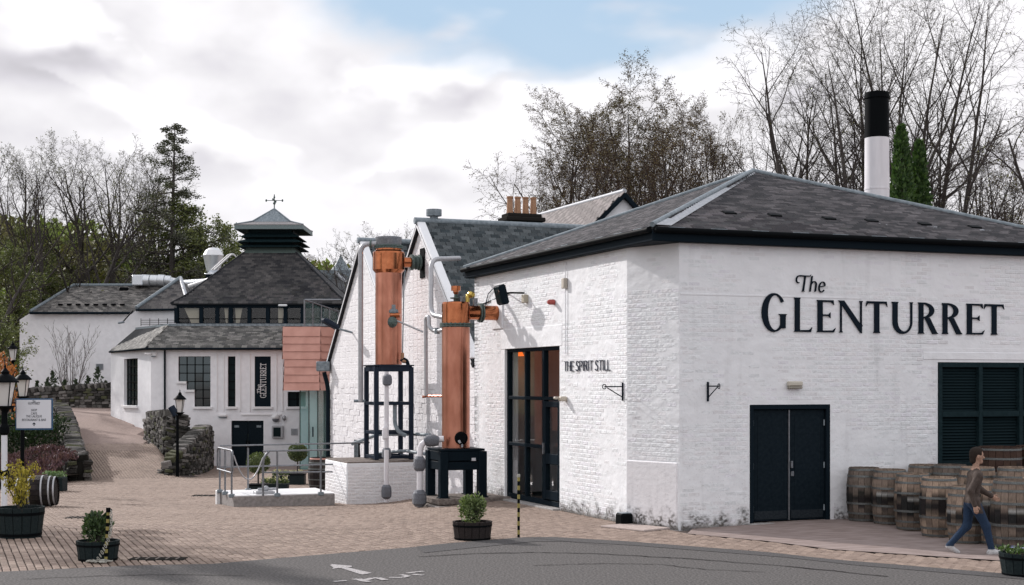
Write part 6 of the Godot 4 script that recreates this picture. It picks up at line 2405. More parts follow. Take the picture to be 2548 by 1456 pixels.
# an upright cask standing on its base: staves, hoops, head
func make_cask(called: String, label: String, group: String, high: float, belly: float, head: float, light: Color, dark: Color, seed_: int) -> Node3D:
	var r := RandomNumberGenerator.new()
	r.seed = seed_
	var t := thing(called, label, "barrel", Vector3.ZERO, 0.0, group)
	var count := 18
	var wet := FastNoiseLite.new()
	wet.seed = seed_
	wet.frequency = 1.6
	var strong := r.randf_range(0.45, 1.0)
	var smear := high < 1.0 and light.r > 0.2
	var band := r.randf_range(0.42, 0.60)
	for k in count:
		var s := Shape.new()
		var a0 := TAU * (k + 0.03) / count
		var a1 := TAU * (k + 0.97) / count
		var own := r.randf_range(0.84, 1.14)
		var steps := 18
		for j in steps:
			var f0 := j / float(steps)
			var f1 := (j + 1) / float(steps)
			# bleached upper staves, black mould round the bung line, brown below, smears of white
			var shade := []
			for fm: float in [f0, f1, f1, f0]:
				var g := wet.get_noise_3d(k * 0.45, fm * 3.2, seed_)
				var drip := wet.get_noise_2d(k * 0.7, seed_ + 9.0) * 0.26
				var c := light.lerp(dark, clampf(smoothstep(0.20, 0.0, absf(fm - band) - 0.03 + drip) * strong + (0.50 if fm < band else 0.06) + g * 0.75, 0.0, 1.0))
				if smear and k >= 1 + seed_ % 5 and k < 8 + seed_ % 7 and absf(fm - band - 0.07 - 0.05 * g) < 0.028: c = c.lerp(Color(0.46, 0.46, 0.44), 0.75)
				shade.append(Color(c.r * own, c.g * own, c.b * own))
			s.paint(shade[0])
			var q := []
			for e in [[f0, a0], [f1, a0], [f1, a1], [f0, a1]]:
				var rr := cask_radius(e[0], belly, head)
				q.append(Vector3(cos(e[1]) * rr, e[0] * high, -sin(e[1]) * rr))
			var out := Vector3(cos((a0 + a1) * 0.5), 0, -sin((a0 + a1) * 0.5))
			var from := s.c.size()
			s.quad_o(q[0], q[1], q[2], q[3], out)
			for e in 4: s.c[from + e] = shade[0] if s.v[from + e].y < (f0 + 0.5 / steps) * high else shade[1]
			var inn := q.map(func(v: Vector3): return v * Vector3(0.93, 1, 0.93))
			s.quad_o(q[0], q[1], inn[1], inn[0], out.cross(Vector3.UP) * -1.0)
			s.quad_o(q[3], q[2], inn[2], inn[3], out.cross(Vector3.UP))
			if j == steps - 1:
				s.quad_o(q[1], q[2], inn[2], inn[1], Vector3.UP)
				s.quad_o(inn[1], inn[2], inn[2] - Vector3(0, 0.06, 0), inn[1] - Vector3(0, 0.06, 0), -out)
		part("stave", s.mesh(), M.wood, t)
	for f in [0.035, 0.155, 0.34, 0.66, 0.845, 0.965]:
		var s := Shape.new()
		var w := 0.017
		var ra := cask_radius(f - w / high, belly, head) + 0.005
		var rb := cask_radius(f + w / high, belly, head) + 0.005
		s.lathe([Vector2(ra - 0.008, f * high - w), Vector2(ra, f * high - w), Vector2(rb, f * high + w), Vector2(rb - 0.008, f * high + w)], 36)
		part("hoop", s.mesh(), M.hoop, t)
	for e in 2:
		var s := Shape.new()
		s.paint(dark.lerp(light, 0.35))
		var y := high - 0.035 if e else 0.035
		s.lathe([Vector2(head * 0.97, y), Vector2(0.0, y)] if e else [Vector2(0.0, y), Vector2(head * 0.97, y)], 24)
		part("head", s.mesh(), M.wood, t)
	return t


func make_casks() -> void:
	var pale := Color(0.44, 0.325, 0.245)
	var black := Color(0.022, 0.021, 0.021)
	var grp := "weathered casks stood by the louvred opening"
	var protos := []
	for k in 4: protos.append(make_cask("barrel", "weathered cask by the louvred opening", grp, 0.90, 0.305, 0.255, pale.lerp(Color(0.17, 0.14, 0.12), k * 0.3), black, 5 + k * 7))
	# where each stands: pixel, distance, height, turn, label
	var spots := [
		[2150, 24.55, 0.90, 0.3, 3, "darkest weathered cask, nearest the double door, first of the front row"],
		[2214, 24.05, 0.90, 1.9, 2, "weathered cask with a white smear, second of the front row from the double door"],
		[2271, 23.4, 0.90, 3.1, 1, "weathered cask with a pale tan upper band, third of the front row"],
		[2337, 22.6, 0.92, 4.4, 0, "weathered cask with pink bleached top and white streak, fourth of the front row"],
		[2404, 21.7, 0.85, 5.6, 1, "short weathered cask behind the walking person, fifth of the front row"],
		[2478, 21.6, 0.92, 0.9, 0, "pale footed cask squeezed behind the big cask at the right edge"],
		[2522, 21.1, 0.98, 2.4, 2, "largest weathered cask at the right edge above the flower tub"],
		[2300, 25.05, 0.92, 3.7, 2, "cask in the back row against the wall, left of the louvres"],
		[2364, 24.7, 0.94, 5.0, 3, "cask in the back row under the left louvre panel"],
		[2432, 23.9, 0.95, 1.2, 0, "cask in the back row half hidden behind the walking person"],
		[2528, 23.4, 1.0, 2.9, 1, "tall cask with a pale rim in the back row at the right edge"],
		[2590, 22.0, 0.95, 0.2, 0, "cask cut by the right edge, beyond the largest one"],
	]
	var used := {}
	for q in spots:
		var k: int = q[4]
		var o: Node3D = protos[k] if not used.has(k) else copy(protos[k])
		used[k] = true
		o.set_meta("label", q[5])
		var x: float = (q[0] - MID) / FOCAL * q[1]
		o.position = Vector3(x, ground(x, q[1]) + 0.03, -q[1])
		var f: float = q[2] / 0.90
		o.scale = Vector3(f * 0.98, f, f * 0.98)
		o.rotation.y = q[3]
	# the dark wooden vats behind
	var v := make_cask("wooden_vat", "dark wooden vat standing against the louvres behind the casks", "dark vats by the louvres", 1.28, 0.36, 0.345, Color(0.075, 0.045, 0.035), Color(0.02, 0.016, 0.015), 40)
	v.set_meta("category", "vat")
	v.position = at(2488, HORIZON, 24.6) * Vector3(1, 0, 1) + Vector3(0, 0.06, 0)
	v = copy(v, "reddish dark wooden vat at the right edge of the louvres")
	v.position = at(2580, HORIZON, 24.9) * Vector3(1, 0, 1) + Vector3(0, 0.06, 0)
	# one lying on its side by the yellow shrub, and two far ones
	var lying := make_cask("barrel", "dark cask with pale hoops lying on its side behind the yellow shrub", "", 0.86, 0.36, 0.315, Color(0.05, 0.042, 0.038), Color(0.02, 0.018, 0.018), 51)
	for c in lying.get_children():
		if String(c.name).begins_with("hoop"): (c as MeshInstance3D).material_override = M.grey_pipe
	lying.rotation = Vector3(0, 0.12, PI / 2 + 0.03)
	var p := Vector3(at(141, 955, 32.6).x, 0, -32.6)
	lying.position = Vector3(p.x, ground(p.x, 32.6) + 0.37, p.z)
	var pot := make_cask("barrel", "dark cask with a pink painted rim in front of the glass porch", "", 0.95, 0.40, 0.33, Color(0.06, 0.05, 0.045), Color(0.025, 0.022, 0.022), 52)
	pot.position = Vector3(at(800, 955, 42.0).x, ground(-5.5, 42.0) + 0.02, -42.0)
	for c in pot.get_children():
		if String(c.name) == "hoop6": (c as MeshInstance3D).material_override = M.copper_clad
	var half := make_cask("half_barrel", "brown half cask planter beside the heather bed at the left", "", 0.46, 0.42, 0.38, Color(0.16, 0.085, 0.05), Color(0.06, 0.035, 0.024), 53)
	half.set_meta("category", "planter")
	half.position = Vector3(at(82, 955, 41.0).x, -0.62, -41.0)


# ------------------------------------------------------------------ tubs and their plants
func tub(called: String, label: String, p: Vector3, top: float, low: float, high: float, m: Material, group := "") -> Node3D:
	var t := thing(called, label, "planter", p, 0.0, group)
	var n := 16
	for k in n:
		var s := Shape.new()
		var a0 := TAU * (k + 0.04) / n
		var a1 := TAU * (k + 0.96) / n
		var q := []
		for e in [[low, 0.0, a0], [top, high, a0], [top, high, a1], [low, 0.0, a1]]: q.append(Vector3(cos(e[2]) * e[0], e[1], -sin(e[2]) * e[0]))
		var out := Vector3(cos((a0 + a1) * 0.5), 0, -sin((a0 + a1) * 0.5))
		var inn := q.map(func(v: Vector3): return v * Vector3(0.90, 1, 0.90))
		s.quad_o(q[0], q[1], q[2], q[3], out)
		s.quad_o(inn[0], inn[1], inn[2], inn[3], -out)
		s.quad_o(q[1], q[2], inn[2], inn[1], Vector3.UP)
		s.quad_o(q[0], q[1], inn[1], inn[0], out.cross(Vector3.UP) * -1.0)
		s.quad_o(q[3], q[2], inn[2], inn[3], out.cross(Vector3.UP))
		part("stave", s.mesh(), m, t)
	for f in [0.14, 0.80]:
		var s := Shape.new()
		var a := lerpf(low, top, f - 0.04) + 0.005
		var b := lerpf(low, top, f + 0.05) + 0.005
		s.lathe([Vector2(a - 0.01, (f - 0.04) * high), Vector2(a, (f - 0.04) * high), Vector2(b, (f + 0.05) * high), Vector2(b - 0.01, (f + 0.05) * high)], 28)
		part("hoop", s.mesh(), M.black, t)
	var s2 := Shape.new()
	s2.lathe([Vector2(top * 0.92, high * 0.88), Vector2(0, high * 0.92)], 20)
	part("soil", s2.mesh(), M.soil, t)
	return t


# many little leaves; where() gives [place, outward]
func leaves(count: int, size: float, where: Callable, a: Color, b: Color, long := 1.6) -> Shape:
	var s := Shape.new()
	for k in count:
		var w: Array = where.call()
		var p: Vector3 = w[0]
		var out: Vector3 = w[1]
		var c := a.lerp(b, rng.randf())
		s.paint(c)
		var d := (out + Vector3(rng.randf_range(-1, 1), rng.randf_range(-0.7, 1), rng.randf_range(-1, 1)) * 0.8).normalized()
		var side := d.cross(Vector3(rng.randf_range(-1, 1), rng.randf_range(-1, 1), rng.randf_range(-1, 1))).normalized()
		var z := size * rng.randf_range(0.6, 1.3)
		var tip := p + d * z * long
		var mid := p + d * z * long * 0.5
		s.tri(p, mid + side * z * 0.5, tip)
		s.tri(p, tip, mid - side * z * 0.5)
	return s


func in_ball(r: Vector3, shell := 0.45) -> Array:
	var d := Vector3(rng.randfn(), rng.randfn(), rng.randfn()).normalized()
	var f := pow(rng.randf_range(shell, 1.0), 0.6)
	return [d * r * f, d]


func make_planters() -> void:
	var g1 := Color(0.022, 0.045, 0.020)
	var g2 := Color(0.085, 0.135, 0.045)
	# box bush in the middle
	var p := on_ground(1175, 1346)
	tub("half_barrel_tub", "brown black half barrel tub with a pale tipped box bush at the asphalt edge", p, 0.305, 0.27, 0.30, M.tub_brown)
	box_bush("box_bush", "small box bush with pale tips in the brown tub at the asphalt edge", p + Vector3(0, 0.28, 0), 0.22, 0.40, g1.lerp(g2, 0.35), Color(0.24, 0.30, 0.12), 1900)
	p = on_ground(243, 1398)
	tub("half_barrel_tub", "dark green half barrel tub with rope beside the chained post", p, 0.29, 0.25, 0.29, M.tub)
	box_bush("box_bush", "round dark green box bush in the tub behind the chained post", p + Vector3(0, 0.27, 0), 0.22, 0.36, g1, g2, 1900)
	p = on_ground(50, 1340)
	tub("half_barrel_tub", "big black half barrel tub at the left edge under the yellow shrub", p, 0.37, 0.31, 0.49, M.tub)
	yellow_shrub(p + Vector3(-0.02, 0.45, 0))
	p = on_ground(2547, 1437)
	var t := tub("half_barrel_tub", "dark half barrel tub with blue pansies in the bottom right corner", p, 0.30, 0.25, 0.31, M.tub)
	var s := leaves(260, 0.035, func(): return [Vector3(rng.randf_range(-1, 1) * 0.25, 0.29 + rng.randf() * 0.06, rng.randf_range(-1, 1) * 0.25), Vector3.UP], Color(0.03, 0.06, 0.02), Color(0.10, 0.16, 0.05))
	var pl := thing("pansies", "blue and yellow pansies in the bottom right tub", "flowers", p)
	part("foliage", s.mesh(), M.leaf, pl)
	for q in [[-0.16, 0.05, Color(0.25, 0.26, 0.50)], [-0.05, 0.12, Color(0.35, 0.36, 0.55)], [0.06, 0.02, Color(0.55, 0.50, 0.12)], [-0.10, -0.08, Color(0.12, 0.12, 0.30)], [0.12, 0.12, Color(0.60, 0.55, 0.20)], [0.18, -0.06, Color(0.30, 0.30, 0.50)]]:
		s = Shape.new()
		s.paint(q[2])
		for k in 5:
			var a := TAU * k / 5
			var c := Vector3(q[0], 0.37, q[1])
			var d := Vector3(cos(a), 0.35, sin(a)) * 0.032
			var e := Vector3(-sin(a), 0, cos(a)) * 0.02
			s.quad(c, c + d * 0.6 + e, c + d, c + d * 0.6 - e)
		part("flower", s.mesh(), M.leaf, pl)

	# clipped balls in square tubs beyond the platform
	for q in [[642, 38.5, 1152, "nearer clipped box ball on a stem behind the platform rail"], [740, 45.5, 1126, "farther clipped box ball on a stem in front of the glass porch"]]:
		var d: float = q[1]
		var x: float = (q[0] - MID) / FOCAL * d
		var y := ground(x, d)
		var bt := thing("square_tub", ("square black tub of the nearer clipped box ball" if d < 40 else "square black tub of the farther clipped box ball"), "planter", Vector3(x, y, -d))
		s = Shape.new()
		s.block(Vector3(x, y + 0.18, -d), Vector3(0.46, 0.34, 0.46), 0.015)
		put("box", s, M.tub, bt)
		s = Shape.new()
		s.block(Vector3(x, y + 0.345, -d), Vector3(0.50, 0.04, 0.50), 0.01)
		put("rim", s, M.black, bt)
		var tr := thing("topiary_ball", q[3], "topiary", Vector3(x, y + 0.3, -d))
		var top: float = EYE - (q[2] - HORIZON) / FOCAL * d
		s = Shape.new()
		s.rod(Vector3(x, y + 0.3, -d), Vector3(x, top, -d), 0.025, 6)
		put("stem", s, M.bark, tr)
		s = leaves(2200, 0.03, func(): return in_ball(Vector3(0.30, 0.27, 0.30), 0.75), g1.lerp(g2, 0.15), Color(0.16, 0.19, 0.065), 1.4)
		s.ball(Vector3.ZERO, Vector3(0.25, 0.22, 0.25), 14)
		for k in s.v.size(): s.v[k] += Vector3(x, top, -d)
		put("crown", s, M.leaf, tr)
	# troughs of flowers
	for q in [[684, 1190, 40.5, 0.75, "black flower trough with white blooms behind the nearer clipped ball"], [716, 1168, 46.0, 1.0, "longer black flower trough with cream blooms near the glass porch"]]:
		var d: float = q[2]
		var x: float = (q[0] - MID) / FOCAL * d
		var y := ground(x, d)
		var o := thing("flower_trough", q[4], "planter", Vector3(x, y, -d))
		s = Shape.new()
		var w: float = q[3]
		s.prism(poly([[-w * 0.46, 0], [w * 0.46, 0], [w * 0.5, 0.27], [-w * 0.5, 0.27]]), -0.17, 0.17, Transform3D(Basis(), Vector3(x, y, -d)))
		put("box", s, M.tub, o)
		var fl := thing("trough_flowers", "pale blooms and leaves filling the " + ("nearer" if d < 43 else "longer farther") + " black trough", "flowers", Vector3(x, y + 0.27, -d))
		s = leaves(420, 0.04, func(): return [Vector3(rng.randf_range(-0.48, 0.48) * w, rng.randf() * 0.12, rng.randf_range(-0.14, 0.14)), Vector3.UP], g1, Color(0.17, 0.22, 0.08))
		part("foliage", s.mesh(), M.leaf, fl)
		s = leaves(70, 0.05, func(): return [Vector3(rng.randf_range(-0.45, 0.45) * w, 0.08 + rng.randf() * 0.10, rng.randf_range(-0.14, 0.14)), Vector3.UP], Color(0.55, 0.50, 0.38), Color(0.68, 0.62, 0.42), 1.0)
		kind(part("blooms", s.mesh(), M.leaf, fl), "stuff")
	# green tub by the left wall
	p = Vector3(at(134, 955, 41.5).x, -0.66, -41.5)
	t = thing("green_tub", "dark green square tub with pale leaves by the end of the left stone wall", "planter", p)
	s = Shape.new()
	s.block(p + Vector3(0, 0.19, 0), Vector3(0.62, 0.40, 0.5), 0.02)
	put("box", s, M.tub, t)
	s = leaves(380, 0.045, func(): return [Vector3(rng.randf_range(-0.28, 0.28), 0.38 + rng.randf() * 0.14, rng.randf_range(-0.2, 0.2)), Vector3.UP], g2, Color(0.24, 0.34, 0.20))
	var o2 := thing("tub_plant", "pale green leafy plant in the dark green square tub", "plant", p)
	part("foliage", s.mesh(), M.leaf, o2)


func box_bush(called: String, label: String, p: Vector3, r: float, high: float, a: Color, b: Color, count: int) -> void:
	var t := thing(called, label, "bush", p)
	var s := Shape.new()
	for k in 9:
		var d := Vector3(rng.randf_range(-0.6, 0.6), 1, rng.randf_range(-0.6, 0.6))
		s.tube(PackedVector3Array([Vector3.ZERO, d * high * 0.7]), PackedFloat32Array([0.008, 0.004]), 4)
	part("stem", s.mesh(), M.bark, t)
	var tips := []
	for k in 26: tips.append(in_ball(Vector3(r * 0.75, high * 0.45, r * 0.75), 0.2)[0])
	s = leaves(count, 0.027, func():
		var c: Vector3 = tips[rng.randi() % tips.size()]
		var q := in_ball(Vector3(r * 0.38, high * 0.28, r * 0.38), 0.3)
		return [c + q[0] + Vector3(0, high * 0.52, 0), (q[1] + Vector3.UP * 0.7).normalized()], a, b, 2.0)
	part("crown", s.mesh(), M.leaf, t)


func yellow_shrub(p: Vector3) -> void:
	var t := thing("yellow_shrub", "loose yellow leaved shrub growing in the big black tub", "shrub", p)
	var s := Shape.new()
	var l := Shape.new()
	for k in 11:
		var d := Vector3(rng.randf_range(-0.45, 0.5), 1.0, rng.randf_range(-0.4, 0.4))
		var pts := PackedVector3Array([Vector3.ZERO])
		var q := Vector3.ZERO
		for j in 5:
			d = (d + Vector3(rng.randf_range(-0.3, 0.3), 0.05, rng.randf_range(-0.3, 0.3))).normalized()
			q += d * rng.randf_range(0.09, 0.17)
			pts.append(q)
		s.tube(pts, PackedFloat32Array([0.012, 0.010, 0.008, 0.006, 0.005, 0.003]), 5)
		for j in range(1, 6):
			var c := pts[j]
			var sub := leaves(26, 0.026, func(): return [c + in_ball(Vector3(0.09, 0.08, 0.09), 0.1)[0], Vector3.UP], Color(0.22, 0.19, 0.025), Color(0.50, 0.40, 0.05), 1.7)
			var at_ := l.v.size()
			l.inked = true
			l.v.append_array(sub.v); l.n.append_array(sub.n); l.c.append_array(sub.c)
			for e in sub.i: l.i.append(e + at_)
	part("stem", s.mesh(), M.bark, t)
	part("crown", l.mesh(), M.leaf, t)


# ------------------------------------------------------------------ lamps, signs, posts
func lantern(t: Node3D, p: Vector3, w: float, h: float) -> void:
	var s := Shape.new()
	var lo := w * 0.58
	# four glass sides between slanting bars
	for e in 4:
		var a := TAU * e / 4 + PI / 4
		var b := a + PI / 2
		var q := [p + Vector3(cos(a) * lo, 0, sin(a) * lo) * 0.5, p + Vector3(cos(b) * lo, 0, sin(b) * lo) * 0.5, p + Vector3(cos(b) * w, h * 1.0, sin(b) * w) * Vector3(0.5, 0.55, 0.5), p + Vector3(cos(a) * w, h * 1.0, sin(a) * w) * Vector3(0.5, 0.55, 0.5)]
		var g := Shape.new()
		g.quad_o(q[0], q[1], q[2], q[3], (q[0] + q[1]) * 0.5 - p)
		put("pane", g, M.lamp_glass, t)
		s = Shape.new()
		s.rod(q[0], q[3], w * 0.03, 5)
		put("bar", s, M.black, t)
	s = Shape.new()
	s.lathe([Vector2(w * 0.62, h * 0.55), Vector2(w * 0.60, h * 0.59), Vector2(w * 0.36, h * 0.70), Vector2(w * 0.18, h * 0.76), Vector2(w * 0.20, h * 0.80), Vector2(w * 0.10, h * 0.86), Vector2(w * 0.04, h * 0.90), Vector2(w * 0.05, h * 0.94), Vector2(0, h)], 16, Transform3D(Basis(), p))
	s.lathe([Vector2(0, h * 0.55), Vector2(w * 0.62, h * 0.55)], 16, Transform3D(Basis(), p))
	put("lamp_roof", s, M.black, t)
	s = Shape.new()
	s.lathe([Vector2(w * 0.12, -h * 0.16), Vector2(w * 0.20, -h * 0.1), Vector2(w * 0.44, -h * 0.02), Vector2(w * 0.44, 0.0), Vector2(0, 0.0)], 14, Transform3D(Basis(), p))
	put("lamp_base", s, M.black, t)


func make_lamps() -> void:
	var t := thing("street_lamp", "black lamp post with a lantern in front of the stone pillar", "street lamp", at(441, 1185, 50.6))
	lantern(t, at(447, 1026, 50.6), 0.36, 0.80)
	var s := Shape.new()
	s.lathe([Vector2(0.12, -3.24), Vector2(0.12, -2.9), Vector2(0.075, -2.75), Vector2(0.06, -2.0), Vector2(0.05, -0.95), Vector2(0.05, -0.1)], 12, Transform3D(Basis(), at(443, 1026, 50.6) + Vector3(-0.03, 0, 0)))
	put("post", s, M.black, t)
	var sp := thing("spotlight", "dark cylindrical spotlight tilted on top of the stone pillar", "spotlight", at(432, 1030, 54.5))
	s = Shape.new()
	s.rod(at(425, 1012, 54.5), at(438, 1034, 54.5), 0.13, 12)
	put("body", s, M.navy, sp)
	s = Shape.new()
	s.rod(at(438, 1030, 54.5), at(440, 1046, 54.5), 0.05, 8)
	put("stand", s, M.lead, sp)

	t = thing("street_lamp", "large near lamp post with pale shaft cut by the left edge", "street lamp", at(10, 1290, 25.5))
	lantern(t, at(12, 1010, 25.5), 0.38, 0.74)
	s = Shape.new()
	s.rod(at(10, 1064, 25.5), at(10, 1330, 25.5), 0.052, 14)
	put("post", s, M.sign_white, t)
	s = Shape.new()
	s.lathe([Vector2(0.055, -0.50), Vector2(0.085, -0.46), Vector2(0.085, -0.36), Vector2(0.055, -0.30), Vector2(0.05, -0.02)], 14, Transform3D(Basis(), at(10, 1012, 25.5)))
	put("collar", s, M.black, t)
	s = Shape.new()
	s.rod(at(0, 1178, 25.5), at(21, 1178, 25.5), 0.07, 12)
	put("clamp", s, M.black, t)
	t = thing("street_lamp", "middle lamp post with a small lantern behind the white sign board", "street lamp", at(56, 1100, 37))
	lantern(t, at(56, 986, 37), 0.36, 0.75)
	s = Shape.new()
	s.rod(at(55, 988, 37), at(55, 1215, 37), 0.05, 10)
	put("post", s, M.black, t)
	t = thing("street_lamp", "farthest lamp post against the shrubs beside the plain white store", "street lamp", at(31, 1020, 62))
	lantern(t, at(31, 896, 62), 0.38, 0.85)
	s = Shape.new()
	s.rod(at(31, 898, 62), at(31, 1030, 62), 0.06, 8)
	put("post", s, M.black, t)

	# the sign board on the near lamp post
	t = thing("sign_board", "white blue edged direction board fixed beside the near lamp post", "sign", at(84, 1070, 25.7))
	s = Shape.new()
	var f := Transform3D(Basis(Vector3.UP, 0.12), at(84.5, 1031, 25.7))
	s.box(f, Vector3(0.64, 0.555, 0.03), 0.006)
	put("border", s, M.sign_blue, t)
	s = Shape.new()
	s.box(f * Transform3D(Basis(), Vector3(-0.004, 0.004, 0.017)), Vector3(0.595, 0.50, 0.006), 0.002)
	var board := put("board", s, M.sign_white, t)
	for q in [["The", 0.025, 0.215, 0.032, "Droid Serif"], ["GLENTURRET", 0.20, 0.175, 0.040, "Droid Serif"], ["SHOP", 0.10, 0.055, 0.040, "Droid Sans"], ["CAFE", 0.10, -0.005, 0.040, "Droid Sans"], ["THE LALIQUE", 0.27, -0.065, 0.040, "Droid Sans"], ["RESTAURANT & BAR", 0.41, -0.118, 0.040, "Droid Sans"]]:
		var tm := text_mesh(q[0], q[3], 0.003, q[4])
		var b := tm.get_aabb()
		var fit := Basis.from_scale(Vector3((q[1] if q[0] != "The" else 0.05) / b.size.x, 1, 1))
		var w: float = q[1] if q[0] != "The" else 0.05
		put_text("lettering", tm, M.ink, board, f * Transform3D(fit, Vector3(-w * 0.5 - b.position.x * w / b.size.x, q[2], 0.022)))
	s = Shape.new()
	var af := f * Transform3D(Basis(), Vector3(0.0, -0.175, 0.021))
	s.prism(poly([[-0.007, -0.03], [0.007, -0.03], [0.007, 0.005], [0.026, -0.006], [0.026, 0.008], [0.0, 0.03], [-0.026, 0.008], [-0.026, -0.006], [-0.007, 0.005]]), 0.0, 0.003, af)
	put("arrow", s, M.ink, board)
	s = Shape.new()
	for y in [0.2, -0.2]: s.rod(at(10, 1031, 25.6) + Vector3(0, y, 0), at(42, 1031, 25.7) + Vector3(0, y, -0.02), 0.012, 6)
	kind(put("bracket", s, M.black, t), "stuff")

	# striped posts with chains
	var stripe := func(o: Node3D, p: Vector3, high: float, lean: Vector3) -> void:
		var n := 14
		for k in n:
			var q := Shape.new()
			q.rod(p + (Vector3.UP + lean) * high * k / n, p + (Vector3.UP + lean) * high * (k + 1) / n, 0.021, 10)
			put("band", q, M.yellow if k % 2 else M.black, o)
	var p := on_ground(1290, 1341)
	t = thing("striped_post", "thin yellow and black striped post at the asphalt edge near the glazed door", "post", p)
	stripe.call(t, p, 0.96, Vector3.ZERO)
	s = Shape.new()
	s.rod(p + Vector3(0, 0.955, 0), p + Vector3(0, 1.0, 0), 0.026, 10)
	put("cap", s, M.chain, t)
	p = on_ground(262, 1404)
	t = thing("striped_post", "thin yellow and black striped post in front of the dark green tub", "post", p)
	stripe.call(t, p, 0.70, Vector3(0.05, 0, 0))
	s = Shape.new()
	s.rod(p + Vector3(0.035, 0.69, 0), p + Vector3(0.036, 0.75, 0), 0.03, 10)
	s.block(p + Vector3(0.06, 0.72, 0), Vector3(0.05, 0.03, 0.03), 0.005)
	kind(put("cap", s, M.black, t), "stuff")
	# chain links down the post and heaped on the ground
	t = thing("chain_heap", "pale plastic chain hanging from the left striped post and heaped at its foot", "chain", p)
	var link := func(c: Vector3, dir: Vector3, side: Vector3) -> void:
		var q := Shape.new()
		var pts := []
		for k in 9:
			var a := TAU * k / 8
			pts.append(c + dir * cos(a) * 0.026 + side * sin(a) * 0.014)
		q.pipe(pts, 0.0055, 5)
		put("link", q, M.chain, t)
	for k in 17:
		var f2 := k / 16.0
		var c := (p + Vector3(0.085, 0.70, 0.03)).lerp(p + Vector3(-0.10, 0.04, 0.08), f2) + Vector3(0.07 * sin(f2 * PI), 0, 0)
		link.call(c, Vector3(-0.25 + f2 * -0.3, 1, 0).normalized(), Vector3.RIGHT if k % 2 else Vector3.BACK)
	for k in 60:
		var a := rng.randf() * TAU
		var rr := sqrt(rng.randf()) * 0.17
		link.call(p + Vector3(cos(a) * rr - 0.06, 0.045 + rng.randf() * 0.035 * (1.0 - rr / 0.2), sin(a) * rr * 0.6 + 0.08), Vector3(cos(a * 3), 0.1, sin(a * 3)).normalized(), Vector3(-sin(a * 3), rng.randf() * 0.6, cos(a * 3)).normalized())


